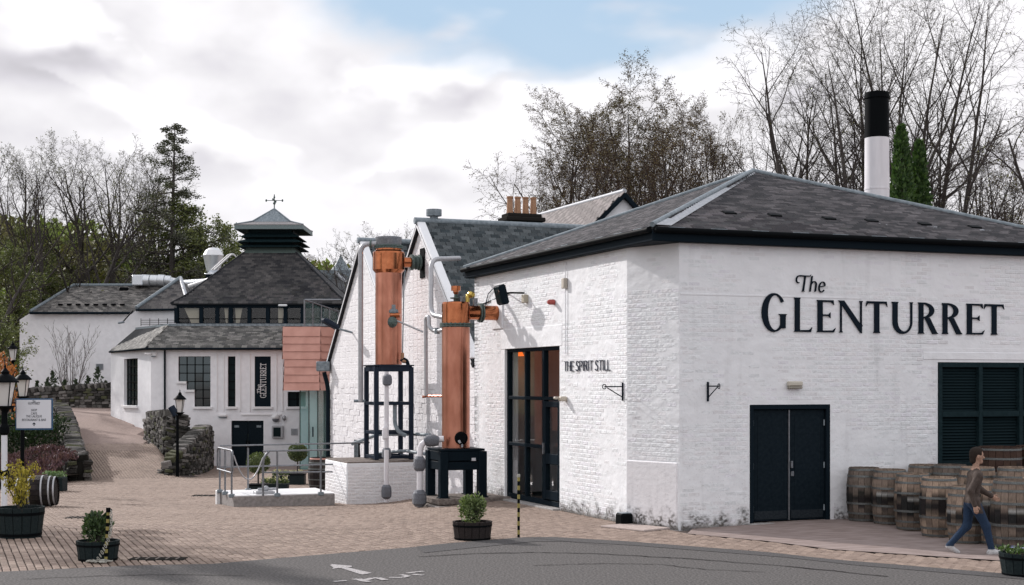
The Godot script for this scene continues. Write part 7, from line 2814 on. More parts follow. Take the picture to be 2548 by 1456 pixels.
# ------------------------------------------------------------------ beds and hedge at the left
func make_beds() -> void:
	var s := Shape.new()
	var bed := [[-15.1, 41.0], [-14.2, 47.8], [-15.3, 51], [-16.3, 54], [-17.5, 58], [-19, 62], [-21, 68], [-30, 76], [-34, 76], [-34, 41]]
	s = Shape.new()
	var flat := poly(bed)
	var tri := Geometry2D.triangulate_polygon(flat)
	s = laid(flat, 0.25, 1.0)
	kind(put("planting_bed", s, M.soil), "structure")
	# dark hedge
	var t := thing("hedge", "dark evergreen hedge behind the heather and the white sign", "hedge", Vector3(-16.5, -0.3, -53))
	var lf := leaves(9000, 0.075, func():
		var x := rng.randf_range(-20.5, -16.3)
		var d := rng.randf_range(50.5, 54.0) + (-16.3 - x) * 0.25
		var y := sqrt(rng.randf()) * (1.45 + 0.12 * sin(x * 4.0))
		return [Vector3(x, ground(x, d) + 0.25 + y, -d), Vector3(0.1, 0.5, 1)], Color(0.010, 0.022, 0.013), Color(0.045, 0.075, 0.032), 1.6)
	put("foliage", lf, M.leaf, t)
	# heather
	t = thing("heather", "purple heather mound in front of the dark hedge", "heather", Vector3(-15, -0.3, -46))
	lf = leaves(6000, 0.05, func():
		var x := rng.randf_range(-17.0, -14.25)
		var d := rng.randf_range(44.2, 49.6)
		if x > -14.2 - (d - 47.8) * 0.4: x -= 0.8
		var y := 0.28 + (d - 44.0) * 0.10 + 0.18 * sin(x * 2.3) * sin(d * 1.7) + rng.randf() * 0.20
		return [Vector3(x, ground(x, d) + y, -d), Vector3(0, 1, 0.4)], Color(0.045, 0.020, 0.030), Color(0.16, 0.085, 0.105), 2.2)
	put("foliage", lf, M.leaf, t)
	# copper leaved sprigs around the lanterns
	t = thing("copper_shrub", "copper orange leaved shrub behind the lanterns at the left edge", "shrub", Vector3(-14, 0, -40))
	var st := Shape.new()
	st.tube(PackedVector3Array([at(12, 1150, 40), at(16, 1000, 40), at(10, 890, 40)]), PackedFloat32Array([0.04, 0.03, 0.01]), 6)
	put("stem", st, M.bark, t)
	lf = leaves(420, 0.06, func():
		var c: Array = [[8, 905, 16, 18], [24, 925, 18, 14], [10, 952, 20, 12], [36, 1000, 14, 30]][rng.randi() % 4]
		return [at(c[0] + rng.randfn() * c[2] * 0.6, c[1] + rng.randfn() * c[3] * 0.6, 40 + rng.randf() * 1.5), Vector3.UP], Color(0.20, 0.06, 0.018), Color(0.48, 0.17, 0.05), 1.5)
	put("crown", lf, M.leaf, t)
	# low plants along the far stone wall
	for k in 9:
		var q: Array = [[62, 968, 0.5], [92, 965, 0.35], [117, 962, 0.5], [130, 955, 0.9], [160, 966, 0.4], [188, 965, 0.45], [218, 962, 0.6], [242, 948, 1.1], [262, 966, 0.4]][k]
		var c := at(q[0], 985, 77.5)
		var o := thing("small_shrub", ["sparse low shrub", "tiny shrub", "low leafy shrub", "taller narrow evergreen", "low spreading shrub", "small round shrub", "leafy shrub under the vent", "pointed young evergreen right of the vent", "last low shrub by the white corner"][k] + " planted behind the wall at the plain white store", "shrub", c, 0.0, "young shrubs behind the far stone wall")
		var high: float = q[2]
		lf = leaves(int(160 * high) + 60, 0.10, func():
			var y := rng.randf()
			var r := 0.34 * (1.05 - y) * minf(high, 0.8)
			return [Vector3(rng.randfn() * r, y * (high + 0.35), rng.randfn() * r), Vector3.UP], Color(0.014, 0.026, 0.016), Color(0.06, 0.085, 0.04), 1.6)
		part("foliage", lf.mesh(), M.leaf, o)
	# grilles and drains let into the paving
	for q in [[95, 1297, 0.9, "left"], [390, 1395, 0.8, "bottom"], [192, 1269, 0.7, "upper left"]]:
		pass
	for q in [[197, 1292, 0.50, 0.45, "small dark drain cover in the paving right of the lying cask"], [392, 1396, 0.75, 0.30, "long dark drain cover in the paving above the asphalt edge"], [520, 1236, 0.9, 0.5, "flat rusty drain cover in the paving left of the platform"]]:
		var p := on_ground(q[0], q[1])
		var o := thing("drain_cover", q[4], "drain", p)
		s = Shape.new()
		s.block(p + Vector3(0, 0.029, 0), Vector3(q[2], 0.012, q[3]), 0.004)
		put("plate", s, M.mortar, o)
		for k in 5:
			s = Shape.new()
			s.block(p + Vector3(q[2] * (-0.36 + k * 0.18), 0.038, 0), Vector3(0.02, 0.012, q[3] * 0.8), 0.002)
			put("slot_bar", s, M.concrete_stained, o)


# ------------------------------------------------------------------ trees in early leaf
func rand_dir() -> Vector3:
	return Vector3(rng.randfn(), rng.randfn(), rng.randfn()).normalized()


# a branch and all that grows from it; into the shapes of trunk, twigs, and a list of leaf places
func grow(o: Dictionary, p: Vector3, dir: Vector3, length: float, rad: float, level: int, budget: Array) -> void:
	var last: int = o.levels
	var segs: int = o.segs[level]
	var wob: float = o.wobble[level]
	var trop: float = o.lift[level]
	var pts := PackedVector3Array([p])
	var rr := PackedFloat32Array([rad])
	var d := dir
	var q := p
	var tip: float = 0.07 if level == 0 else 0.22 if level < last else 0.4
	for k in segs:
		d = (d + rand_dir() * wob + Vector3.UP * trop).normalized()
		q += d * length / segs
		pts.append(q)
		rr.append(rad * lerpf(1.0, tip, (k + 1.0) / segs))
	var into: Shape = o.trunk if level <= o.thick else o.twigs
	into.tube(pts, rr, [8, 6, 4, 3, 3][level])
	if level >= last - 1:
		for k in range(1, pts.size()): budget.append([pts[k], d])
	if level == last: return
	var n: int = o.kids[level]
	var first: float = o.start[level]
	var turn := rng.randf() * TAU
	for k in n:
		var f: float = first + (1.0 - first) * (k + rng.randf() * 0.9) / n
		var g := f * segs
		var j := mini(int(g), segs - 1)
		var c := pts[j].lerp(pts[j + 1], g - j)
		var along := (pts[j + 1] - pts[j]).normalized()
		turn += 2.4 + rng.randf_range(-0.5, 0.5)
		var side := along.cross(Vector3.RIGHT if absf(along.x) < 0.8 else Vector3.UP).normalized().rotated(along, turn)
		var ang: float = deg_to_rad(o.angle[level] * rng.randf_range(0.75, 1.25))
		var nd := along * cos(ang) + side * sin(ang)
		var shape: float = lerpf(1.0, o.taper[level], (f - first) / maxf(1.0 - first, 0.01))
		var nl: float = length * o.ratio[level] * shape * rng.randf_range(0.7, 1.2)
		var nr: float = maxf(minf(lerpf(rr[j], rr[j + 1], g - j) * 0.62, rad * 0.5), o.thin)
		grow(o, c, nd, nl, nr, level + 1, budget)


func tree_meshes(seed_: int, o: Dictionary) -> Dictionary:
	rng.seed = seed_
	o.trunk = Shape.new()
	o.twigs = Shape.new()
	var spots := []
	var stems: int = o.get("stems", 1)
	for k in stems:
		var lean := Vector3(rng.randf_range(-1, 1), 0, rng.randf_range(-1, 1)) * float(o.get("lean", 0.05))
		if stems > 1:
			var a := TAU * k / stems + rng.randf()
			lean = Vector3(cos(a), 0, sin(a)) * float(o.get("lean", 0.25))
		grow(o, lean * 0.6, (Vector3.UP + lean).normalized(), o.high * rng.randf_range(0.88, 1.0), o.girth, 0, spots)
	var lf := Shape.new()
	lf.inked = true
	var count: int = o.leaf_count
	var size: float = o.leaf_size
	for k in count:
		var s: Array = spots[rng.randi() % spots.size()]
		var p: Vector3 = s[0] + rand_dir() * size * 1.6
		var c: Color = o.leaf_a.lerp(o.leaf_b, rng.randf())
		lf.ink = c
		var d := (rand_dir() + Vector3.DOWN * float(o.get("hang", 0.2))).normalized()
		var e := d.cross(rand_dir()).normalized()
		var z := size * rng.randf_range(0.6, 1.3)
		lf.quad(p, p + d * z * 0.5 + e * z * 0.4, p + d * z, p + d * z * 0.5 - e * z * 0.4)
	var out := {"trunk": o.trunk.mesh(), "twigs": o.twigs.mesh()}
	if count > 0: out.leaves = lf.mesh()
	print("tree ", o.trunk.i.size() / 3, " ", o.twigs.i.size() / 3, " ", lf.i.size() / 3)
	return out


func plant(kind_: Dictionary, called: String, label: String, category: String, p: Vector3, scale_: Vector3, turn: float, group: String, bark: Material, twig: Material) -> Node3D:
	var t := thing(called, label, category, p, turn, group)
	t.scale = scale_
	part("trunk", kind_.trunk, bark, t)
	part("crown", kind_.twigs, twig, t)
	if kind_.has("leaves"): part("leaves", kind_.leaves, M.leaf, t)
	return t


func make_trees() -> void:
	# kinds
	var bare_a := tree_meshes(101, {"levels": 4, "thick": 1, "high": 17.0, "girth": 0.34, "segs": [9, 7, 5, 3, 2], "wobble": [0.10, 0.16, 0.2, 0.22, 0.25], "lift": [0.05, 0.09, 0.06, 0.03, 0.02], "kids": [12, 8, 7, 5], "start": [0.30, 0.22, 0.2, 0.15], "angle": [42, 42, 42, 40], "ratio": [0.50, 0.50, 0.45, 0.42], "taper": [0.42, 0.5, 0.6, 0.8], "thin": 0.008, "leaf_count": 2200, "leaf_size": 0.09, "leaf_a": Color(0.07, 0.075, 0.03), "leaf_b": Color(0.17, 0.165, 0.07)})
	var bare_b := tree_meshes(202, {"levels": 4, "thick": 1, "stems": 3, "lean": 0.20, "high": 15.5, "girth": 0.24, "segs": [9, 6, 5, 3, 2], "wobble": [0.13, 0.18, 0.2, 0.22, 0.25], "lift": [0.07, 0.10, 0.07, 0.04, 0.02], "kids": [7, 6, 5, 5], "start": [0.38, 0.25, 0.2, 0.15], "angle": [38, 42, 42, 40], "ratio": [0.42, 0.50, 0.45, 0.42], "taper": [0.45, 0.55, 0.6, 0.8], "thin": 0.008, "leaf_count": 1200, "leaf_size": 0.08, "leaf_a": Color(0.07, 0.065, 0.03), "leaf_b": Color(0.16, 0.145, 0.07)})
	var birch_a := tree_meshes(303, {"levels": 4, "thick": 1, "high": 16.0, "girth": 0.20, "segs": [10, 6, 5, 4, 3], "wobble": [0.06, 0.12, 0.18, 0.22, 0.25], "lift": [0.05, 0.11, 0.04, -0.06, -0.12], "kids": [19, 9, 7, 5], "start": [0.22, 0.2, 0.15, 0.15], "angle": [40, 40, 42, 42], "ratio": [0.42, 0.46, 0.46, 0.5], "taper": [0.38, 0.55, 0.7, 0.8], "thin": 0.0075, "leaf_count": 14000, "leaf_size": 0.055, "leaf_a": Color(0.075, 0.062, 0.036), "leaf_b": Color(0.19, 0.155, 0.08), "hang": 0.5})
	var birch_b := tree_meshes(404, {"levels": 4, "thick": 1, "stems": 4, "lean": 0.16, "high": 13.5, "girth": 0.13, "segs": [9, 6, 5, 4, 3], "wobble": [0.08, 0.14, 0.18, 0.22, 0.25], "lift": [0.05, 0.10, 0.04, -0.04, -0.08], "kids": [11, 7, 6, 5], "start": [0.22, 0.2, 0.15, 0.15], "angle": [30, 36, 40, 42], "ratio": [0.34, 0.46, 0.46, 0.5], "taper": [0.42, 0.55, 0.7, 0.8], "thin": 0.0075, "leaf_count": 9000, "leaf_size": 0.055, "leaf_a": Color(0.08, 0.06, 0.038), "leaf_b": Color(0.20, 0.15, 0.08), "hang": 0.4})
	var tall := tree_meshes(505, {"levels": 4, "thick": 1, "stems": 3, "lean": 0.14, "high": 20.0, "girth": 0.21, "segs": [11, 7, 5, 4, 3], "wobble": [0.08, 0.14, 0.19, 0.22, 0.25], "lift": [0.05, 0.09, 0.04, 0.0, -0.04], "kids": [13, 7, 5, 4], "start": [0.25, 0.22, 0.18, 0.15], "angle": [40, 42, 42, 42], "ratio": [0.36, 0.48, 0.46, 0.48], "taper": [0.45, 0.55, 0.65, 0.8], "thin": 0.006, "leaf_count": 3500, "leaf_size": 0.05, "leaf_a": Color(0.08, 0.078, 0.04), "leaf_b": Color(0.20, 0.20, 0.09), "hang": 0.3})
	var leafy := tree_meshes(606, {"levels": 3, "thick": 1, "high": 12.0, "girth": 0.20, "segs": [8, 6, 4, 3], "wobble": [0.12, 0.2, 0.24, 0.25], "lift": [0.05, 0.06, 0.03, 0.0], "kids": [15, 9, 8], "start": [0.16, 0.2, 0.15], "angle": [50, 46, 44], "ratio": [0.42, 0.5, 0.45], "taper": [0.45, 0.6, 0.8], "thin": 0.010, "leaf_count": 14000, "leaf_size": 0.15, "leaf_a": Color(0.055, 0.075, 0.026), "leaf_b": Color(0.21, 0.23, 0.075)})
	var conifer := tree_meshes(707, {"levels": 2, "thick": 0, "high": 20.5, "girth": 0.26, "segs": [12, 6, 4], "wobble": [0.015, 0.10, 0.2], "lift": [0.04, -0.01, -0.05], "kids": [78, 13], "start": [0.14, 0.15], "angle": [84, 50], "ratio": [0.235, 0.36], "taper": [0.10, 0.4], "thin": 0.010, "leaf_count": 20000, "leaf_size": 0.095, "leaf_a": Color(0.04, 0.048, 0.034), "leaf_b": Color(0.11, 0.115, 0.075), "hang": 0.6})

	var spot := func(px: float, d: float, y := 0.0) -> Vector3: return Vector3((px - MID) / FOCAL * d, y, -d)
	# the hill behind the store at the left
	var s := Shape.new()
	var rise := func(x: float, d: float) -> float: return -0.5 + 10.0 * smoothstep(88.0, 125.0, d + 0.35 * maxf(0.0, -x - 22.0)) * smoothstep(-2.0, -16.0, x) + 3.2 * smoothstep(-28.5, -36.0, x) * smoothstep(52, 75, d) + 0.7 * sin(x * 0.21) * sin(d * 0.17) * smoothstep(90.0, 110.0, d)
	var cols := 44
	for a in cols + 1:
		for b in 41:
			var x := -95.0 + a * 2.5
			var d := 45.0 + b * 2.5
			var h := func(xx: float, dd: float) -> float: return rise.call(xx, dd) - 30.0 * smoothstep(-24.0, -16.0, xx) * smoothstep(92.0, 80.0, dd) - (4.0 * smoothstep(-31.0, -26.0, xx) if dd < 92 else 0.0)
			s._p(Vector3(x, h.call(x, d), -d), Vector3(h.call(x - 0.5, d) - h.call(x + 0.5, d), 1.0, h.call(x, d + 0.5) - h.call(x, d - 0.5)).normalized())
	for a in cols:
		for b in 40:
			var q := a * 41 + b
			s.i.append_array([q, q + 1, q + 42, q, q + 42, q + 41])
	kind(put("hillside", s, M.hill), "structure")

	# a tree of that kind rooted there, grown so that its top reaches as high as py
	var grown := func(k: Dictionary, called: String, label: String, px: float, d: float, y: float, py: float, wide: float, turn: float, group: String, bark: Material, twig: Material) -> void:
		var top: float = maxf((k.trunk as Mesh).get_aabb().end.y, (k.twigs as Mesh).get_aabb().end.y)
		var f: float = (EYE - (py - HORIZON) / FOCAL * d - y) / top
		plant(k, called, label, "tree", spot.call(px, d, y), Vector3(f * wide, f, f * wide), turn, group, bark, twig)

	var grp := "bare trees on the hill behind the plain white store"
	var left := [
		[bare_a, 10, 78.0, 300, 1.0, "tall bare tree at the far left edge with an ivied trunk", 0.0],
		[bare_a, 62, 108.0, 372, 1.1, "slender bare tree between the left edge tree and the many stemmed one", 130.0],
		[bare_b, 105, 95.0, 345, 1.0, "bare tree with several stems left of the store's ridge end", 40.0],
		[bare_a, 165, 88.0, 410, 1.25, "dark leaning bare tree with low limbs left of the store roof", 200.0],
		[bare_a, 243, 104.0, 335, 1.15, "wide crowned bare tree above the middle of the store roof", 90.0],
		[bare_b, 288, 108.0, 345, 1.15, "many stemmed bare tree just right of the wide crowned one", 170.0],
		[bare_b, 348, 100.0, 362, 1.1, "bare tree with ivied twin stems left of the conifer", 260.0],
		[bare_b, 402, 104.0, 440, 1.0, "thin dark stemmed tree between the conifer and the ivied twin stems", 77.0],
	]
	for q in left:
		var x: float = (q[1] - MID) / FOCAL * q[2]
		grown.call(q[0], "bare_tree", q[5], q[1], q[2], maxf(rise.call(x, q[2]) - 0.3, 0.0), q[3], q[4], q[6], grp, M.bark, M.twig)
	grown.call(conifer, "conifer", "tall open conifer standing above the bare trees left of the pagoda", 424, 97, 1.5, 312, 1.4, 30.0, "", M.bark, M.bark)
	grown.call(leafy, "leafy_tree", "dark bushy tree right of the conifer's foot", 486, 100, 2.5, 505, 1.3, 0.0, "", M.bark, M.twig)
	grown.call(leafy, "leafy_tree", "small brownish tree behind the silver cowl", 572, 105, 1.2, 548, 0.9, 0.0, "", M.bark_pale, M.twig_warm)
	for q in [[12, 84, 3.0, 610, 1.2, "dark evergreen mass at the left edge above the lanterns"], [112, 100, 3.5, 560, 1.1, "green leafed tree in front of the hill, left of the store roof"], [205, 112, 6.0, 640, 1.4, "low olive tree behind the store's ridge"], [320, 115, 6.0, 690, 1.6, "low brown green tree behind the silver duct"], [-12, 66, 1.0, 690, 1.2, "near dark evergreen beside the store's left corner"], [455, 112, 4.0, 640, 1.3, "low dark tree behind the silver cowl"]]:
		grown.call(leafy, "leafy_tree", q[5], q[0], q[1], q[2], q[3], q[4], q[0] * 3.0, "understorey trees on the hill", M.bark, M.twig)
	# undergrowth over the hill
	var clump := leaves(60, 0.26, func(): return in_ball(Vector3(0.9, 0.7, 0.9), 0.2), Color(0.75, 0.75, 0.75), Color(1.25, 1.25, 1.25), 1.3)
	var mm := MultiMesh.new()
	mm.transform_format = MultiMesh.TRANSFORM_3D
	mm.use_colors = true
	mm.mesh = clump.mesh()
	mm.instance_count = 1500
	for k in 1500:
		var x := rng.randf_range(-46, -12)
		var d := rng.randf_range(90, 124)
		var f := rng.randf_range(0.7, 1.9)
		mm.set_instance_transform(k, Transform3D(Basis(Vector3.UP, rng.randf() * TAU).scaled(Vector3(f, f * 0.9, f)), Vector3(x, rise.call(x, d) + 0.3 + pow(rng.randf(), 2.0) * 2.6, -d)))
		var c := Color(0.08, 0.095, 0.033).lerp(Color(0.27, 0.235, 0.10), rng.randf())
		if rng.randf() < 0.25: c = Color(0.22, 0.28, 0.07)
		mm.set_instance_color(k, c)
	var under := MultiMeshInstance3D.new()
	under.name = "undergrowth"
	under.multimesh = mm
	under.material_override = M.leaf
	add_child(under)
	kind(under, "stuff")
	tag(under, "tangled olive and brown undergrowth covering the hill under the trees", "undergrowth")

	# behind the gables and the still house
	grp = "birches behind the gabled house"
	for q in [[birch_a, 1395, 62, 205, 1.15, "birch with drooping twigs at the left of the clump", 0.0], [birch_a, 1565, 64, 135, 1.25, "tallest birch in the middle of the clump", 120.0], [birch_b, 1500, 60, 270, 1.2, "reddish many stemmed birch left of the tallest", 60.0], [birch_b, 1640, 58, 236, 1.15, "dark many stemmed birch right of the tallest", 200.0], [birch_b, 1715, 62, 245, 1.05, "dense many stemmed birch above the still house roof", 310.0], [birch_a, 1690, 66, 228, 1.2, "slim birch between the dense stems", 220.0], [birch_a, 1450, 66, 245, 1.25, "low spreading birch beside the four chimney pots", 15.0], [birch_b, 1600, 70, 210, 1.2, "hazy birch showing behind the tallest", 95.0]]:
		grown.call(q[0], "birch_tree", q[5], q[1], q[2], 0.0, q[3], q[4], q[6], grp, M.bark, M.twig_warm)
	grown.call(bare_b, "bare_tree", "pale bare tree with thin twigs right of the birch clump", 1790, 66, 0.0, 225, 0.75, 140.0, "", M.bark_pale, M.twig_warm)
	grown.call(bare_b, "bare_tree", "small bare tree behind the twin gables beside the farther still", 990, 85, 0.0, 545, 1.0, 20.0, "", M.bark, M.twig)
	grown.call(bare_b, "bare_tree", "small bare tree between the pagoda and the farther still", 872, 90, 0.0, 585, 1.2, 130.0, "", M.bark, M.twig)
	grown.call(birch_b, "bare_tree", "low brown tree just right of the pagoda roof", 812, 96, 0.0, 632, 1.6, 80.0, "", M.bark_pale, M.twig_warm)
	grown.call(bare_b, "bare_tree", "leaning twiggy tree left of the birches above the gable ridge", 1335, 60, 0.0, 450, 1.0, 250.0, "", M.bark, M.twig_warm)
	grp = "tall trees behind the still house roof"
	for q in [[tall, 2070, 52, -40, 1.3, "green tinged spreading tree left of the white flue", 0.0], [tall, 2135, 56, -60, 1.0, "dark stemmed tree directly behind the white flue", 100.0], [tall, 2335, 55, -170, 0.95, "tallest bare tree right of the two cypresses", 215.0], [tall, 2245, 60, -120, 0.95, "tall bare tree rising behind the two cypresses", 300.0], [bare_a, 2575, 46, -60, 1.1, "dark limbed tree leaning in from the right edge", 160.0], [bare_b, 2440, 62, 330, 0.9, "lower pale tree between the tall tree and the right edge", 60.0], [birch_b, 2540, 58, 300, 1.3, "green budding tree low at the right edge", 20.0], [tall, 1990, 57, 130, 1.2, "smaller tree at the left of the green tinged one", 270.0]]:
		grown.call(q[0], "tall_tree", q[5], q[1], q[2], 0.0, q[3], q[4], q[6], grp, M.bark, M.twig)
	# two cypresses
	for q in [[2243, 46, 10.5, 0.29, "taller of the two narrow green cypresses right of the white flue"], [2287, 46.5, 10.1, 0.27, "shorter narrow green cypress right of the taller one"]]:
		var high: float = q[2]
		var wide: float = q[3]
		var c := thing("cypress", q[4], "tree", spot.call(q[0], q[1]), 0.0, "cypresses beside the white flue")
		var st := Shape.new()
		st.tube(PackedVector3Array([Vector3.ZERO, Vector3(0, high * 0.6, 0), Vector3(0.02, high * 0.97, 0)]), PackedFloat32Array([0.10, 0.06, 0.01]), 6)
		part("trunk", st.mesh(), M.bark, c)
		var lf := leaves(9000, 0.085, func():
			var y := rng.randf_range(0.1, 1.0)
			var r := wide * (1.25 if y < 0.72 else 1.25 * sqrt(maxf(0.0, (1.0 - y) / 0.28)))
			var a := rng.randf() * TAU
			r *= (0.62 + 0.42 * sqrt(rng.randf())) * (1.0 + 0.13 * sin(a * 3.0 + y * 23.0) + 0.08 * sin(a * 5.0 - y * 47.0))
			return [Vector3(cos(a) * r, y * high, sin(a) * r), Vector3(cos(a) * 0.5, 1.4, sin(a) * 0.5).normalized()], Color(0.018, 0.048, 0.014), Color(0.085, 0.155, 0.038), 1.8)
		part("crown", lf.mesh(), M.leaf, c)
	# the bare shrub trained on the store wall
	var wallbush := tree_meshes(808, {"levels": 2, "thick": 0, "stems": 11, "lean": 0.26, "high": 4.0, "girth": 0.03, "segs": [8, 5, 3], "wobble": [0.05, 0.10, 0.14], "lift": [0.05, 0.08, 0.05], "kids": [6, 3], "start": [0.2, 0.3], "angle": [24, 26], "ratio": [0.38, 0.4], "taper": [0.6, 0.7], "thin": 0.011, "leaf_count": 0, "leaf_size": 0.1, "leaf_a": Color.BLACK, "leaf_b": Color.BLACK})
	plant(wallbush, "bare_shrub", "leafless many stemmed shrub standing before the plain white store wall", "shrub", spot.call(172, 78.5, 1.15), Vector3(1.0, 1.0, 0.5), 0.0, "", M.bark_pale, M.bark_pale)
	# budding shrub by the silver duct
	plant(birch_b, "budding_shrub", "yellow budding shrub between the silver duct and the cowl", "shrub", spot.call(478, 92, 3.6), Vector3(0.36, 0.36, 0.36), 0.0, "", M.bark_pale, M.budding)
	# a tree outside the view whose shade falls across the near paving
	plant(leafy, "leafy_tree", "leafy tree out of view at the left whose shade falls on the near paving", "tree", Vector3(-13.0, -0.1, -27.5), Vector3(0.5, 0.62, 0.5), 45.0, "", M.bark, M.twig)


# ------------------------------------------------------------------ the person walking past the casks
# a body as one skin: tapered bones joined smoothly and meshed as surface nets
func skin(bones: Array, cell: float, blend: float, into: Shape, colour: Callable) -> void:
	var lo := Vector3(1e9, 1e9, 1e9)
	var hi := -lo
	for b in bones:
		var m: float = maxf(b[2], b[3]) + blend + cell * 2
		for e in 2:
			lo = lo.min(b[e] - Vector3(m, m, m))
			hi = hi.max(b[e] + Vector3(m, m, m))
	var n := Vector3i(((hi - lo) / cell).ceil()) + Vector3i.ONE
	var f := PackedFloat32Array()
	f.resize(n.x * n.y * n.z)
	f.fill(1.0)
	for b in bones:
		var a: Vector3 = b[0]
		var ab: Vector3 = b[1] - b[0]
		var l2 := maxf(ab.length_squared(), 1e-9)
		var m: float = maxf(b[2], b[3]) + blend + cell
		var squash: Vector3 = b[4] if b.size() > 4 else Vector3.ONE
		var p0 := Vector3i(((a.min(b[1]) - Vector3(m, m, m) - lo) / cell).floor()).clamp(Vector3i.ZERO, n - Vector3i.ONE)
		var p1 := Vector3i(((a.max(b[1]) + Vector3(m, m, m) - lo) / cell).ceil()).clamp(Vector3i.ZERO, n - Vector3i.ONE)
		for z in range(p0.z, p1.z + 1):
			for y in range(p0.y, p1.y + 1):
				for x in range(p0.x, p1.x + 1):
					var p := lo + Vector3(x, y, z) * cell
					var t := clampf((p - a).dot(ab) / l2, 0.0, 1.0)
					var d: float = ((p - a - ab * t) / squash).length() - lerpf(b[2], b[3], t)
					var k := (z * n.y + y) * n.x + x
					var h := clampf(0.5 + 0.5 * (f[k] - d) / blend, 0.0, 1.0)
					f[k] = lerpf(f[k], d, h) - blend * h * (1.0 - h)
	var at_ := {}
	var base := into.v.size()
	for z in n.z - 1:
		for y in n.y - 1:
			for x in n.x - 1:
				var k := (z * n.y + y) * n.x + x
				var c := [f[k], f[k + 1], f[k + n.x], f[k + n.x + 1], f[k + n.x * n.y], f[k + n.x * n.y + 1], f[k + n.x * n.y + n.x], f[k + n.x * n.y + n.x + 1]]
				var neg := 0
				for v in c:
					if v < 0.0: neg += 1
				if neg == 0 or neg == 8: continue
				var sum := Vector3.ZERO
				var cnt := 0
				for e in [[0, 1], [2, 3], [4, 5], [6, 7], [0, 2], [1, 3], [4, 6], [5, 7], [0, 4], [1, 5], [2, 6], [3, 7]]:
					var u: float = c[e[0]]
					var w: float = c[e[1]]
					if (u < 0.0) == (w < 0.0): continue
					var p := Vector3(e[0] & 1, (e[0] >> 1) & 1, e[0] >> 2)
					var q := Vector3(e[1] & 1, (e[1] >> 1) & 1, e[1] >> 2)
					sum += p.lerp(q, u / (u - w))
					cnt += 1
				var g := Vector3(c[1] + c[3] + c[5] + c[7] - c[0] - c[2] - c[4] - c[6], c[2] + c[3] + c[6] + c[7] - c[0] - c[1] - c[4] - c[5], c[4] + c[5] + c[6] + c[7] - c[0] - c[1] - c[2] - c[3])
				var pos := lo + (Vector3(x, y, z) + sum / cnt) * cell
				at_[k] = into.v.size()
				into.paint(colour.call(pos))
				into._p(pos, g.normalized())
	var sx := 1
	var sy := n.x
	var sz := n.x * n.y
	for k: int in at_:
		for e in [[sx, sy, sz], [sy, sz, sx], [sz, sx, sy]]:
			if (f[k] < 0.0) == (f[k + e[0]] < 0.0): continue
			var q0: int = k - e[1] - e[2]
			var q1: int = k - e[2]
			var q3: int = k - e[1]
			if not (at_.has(q0) and at_.has(q1) and at_.has(q3)): continue
			var ids := [at_[q0], at_[q1], at_[k], at_[q3]]
			if f[k] < 0.0: ids = [at_[q0], at_[q3], at_[k], at_[q1]]
			into.i.append_array([ids[0], ids[1], ids[2], ids[0], ids[2], ids[3]])


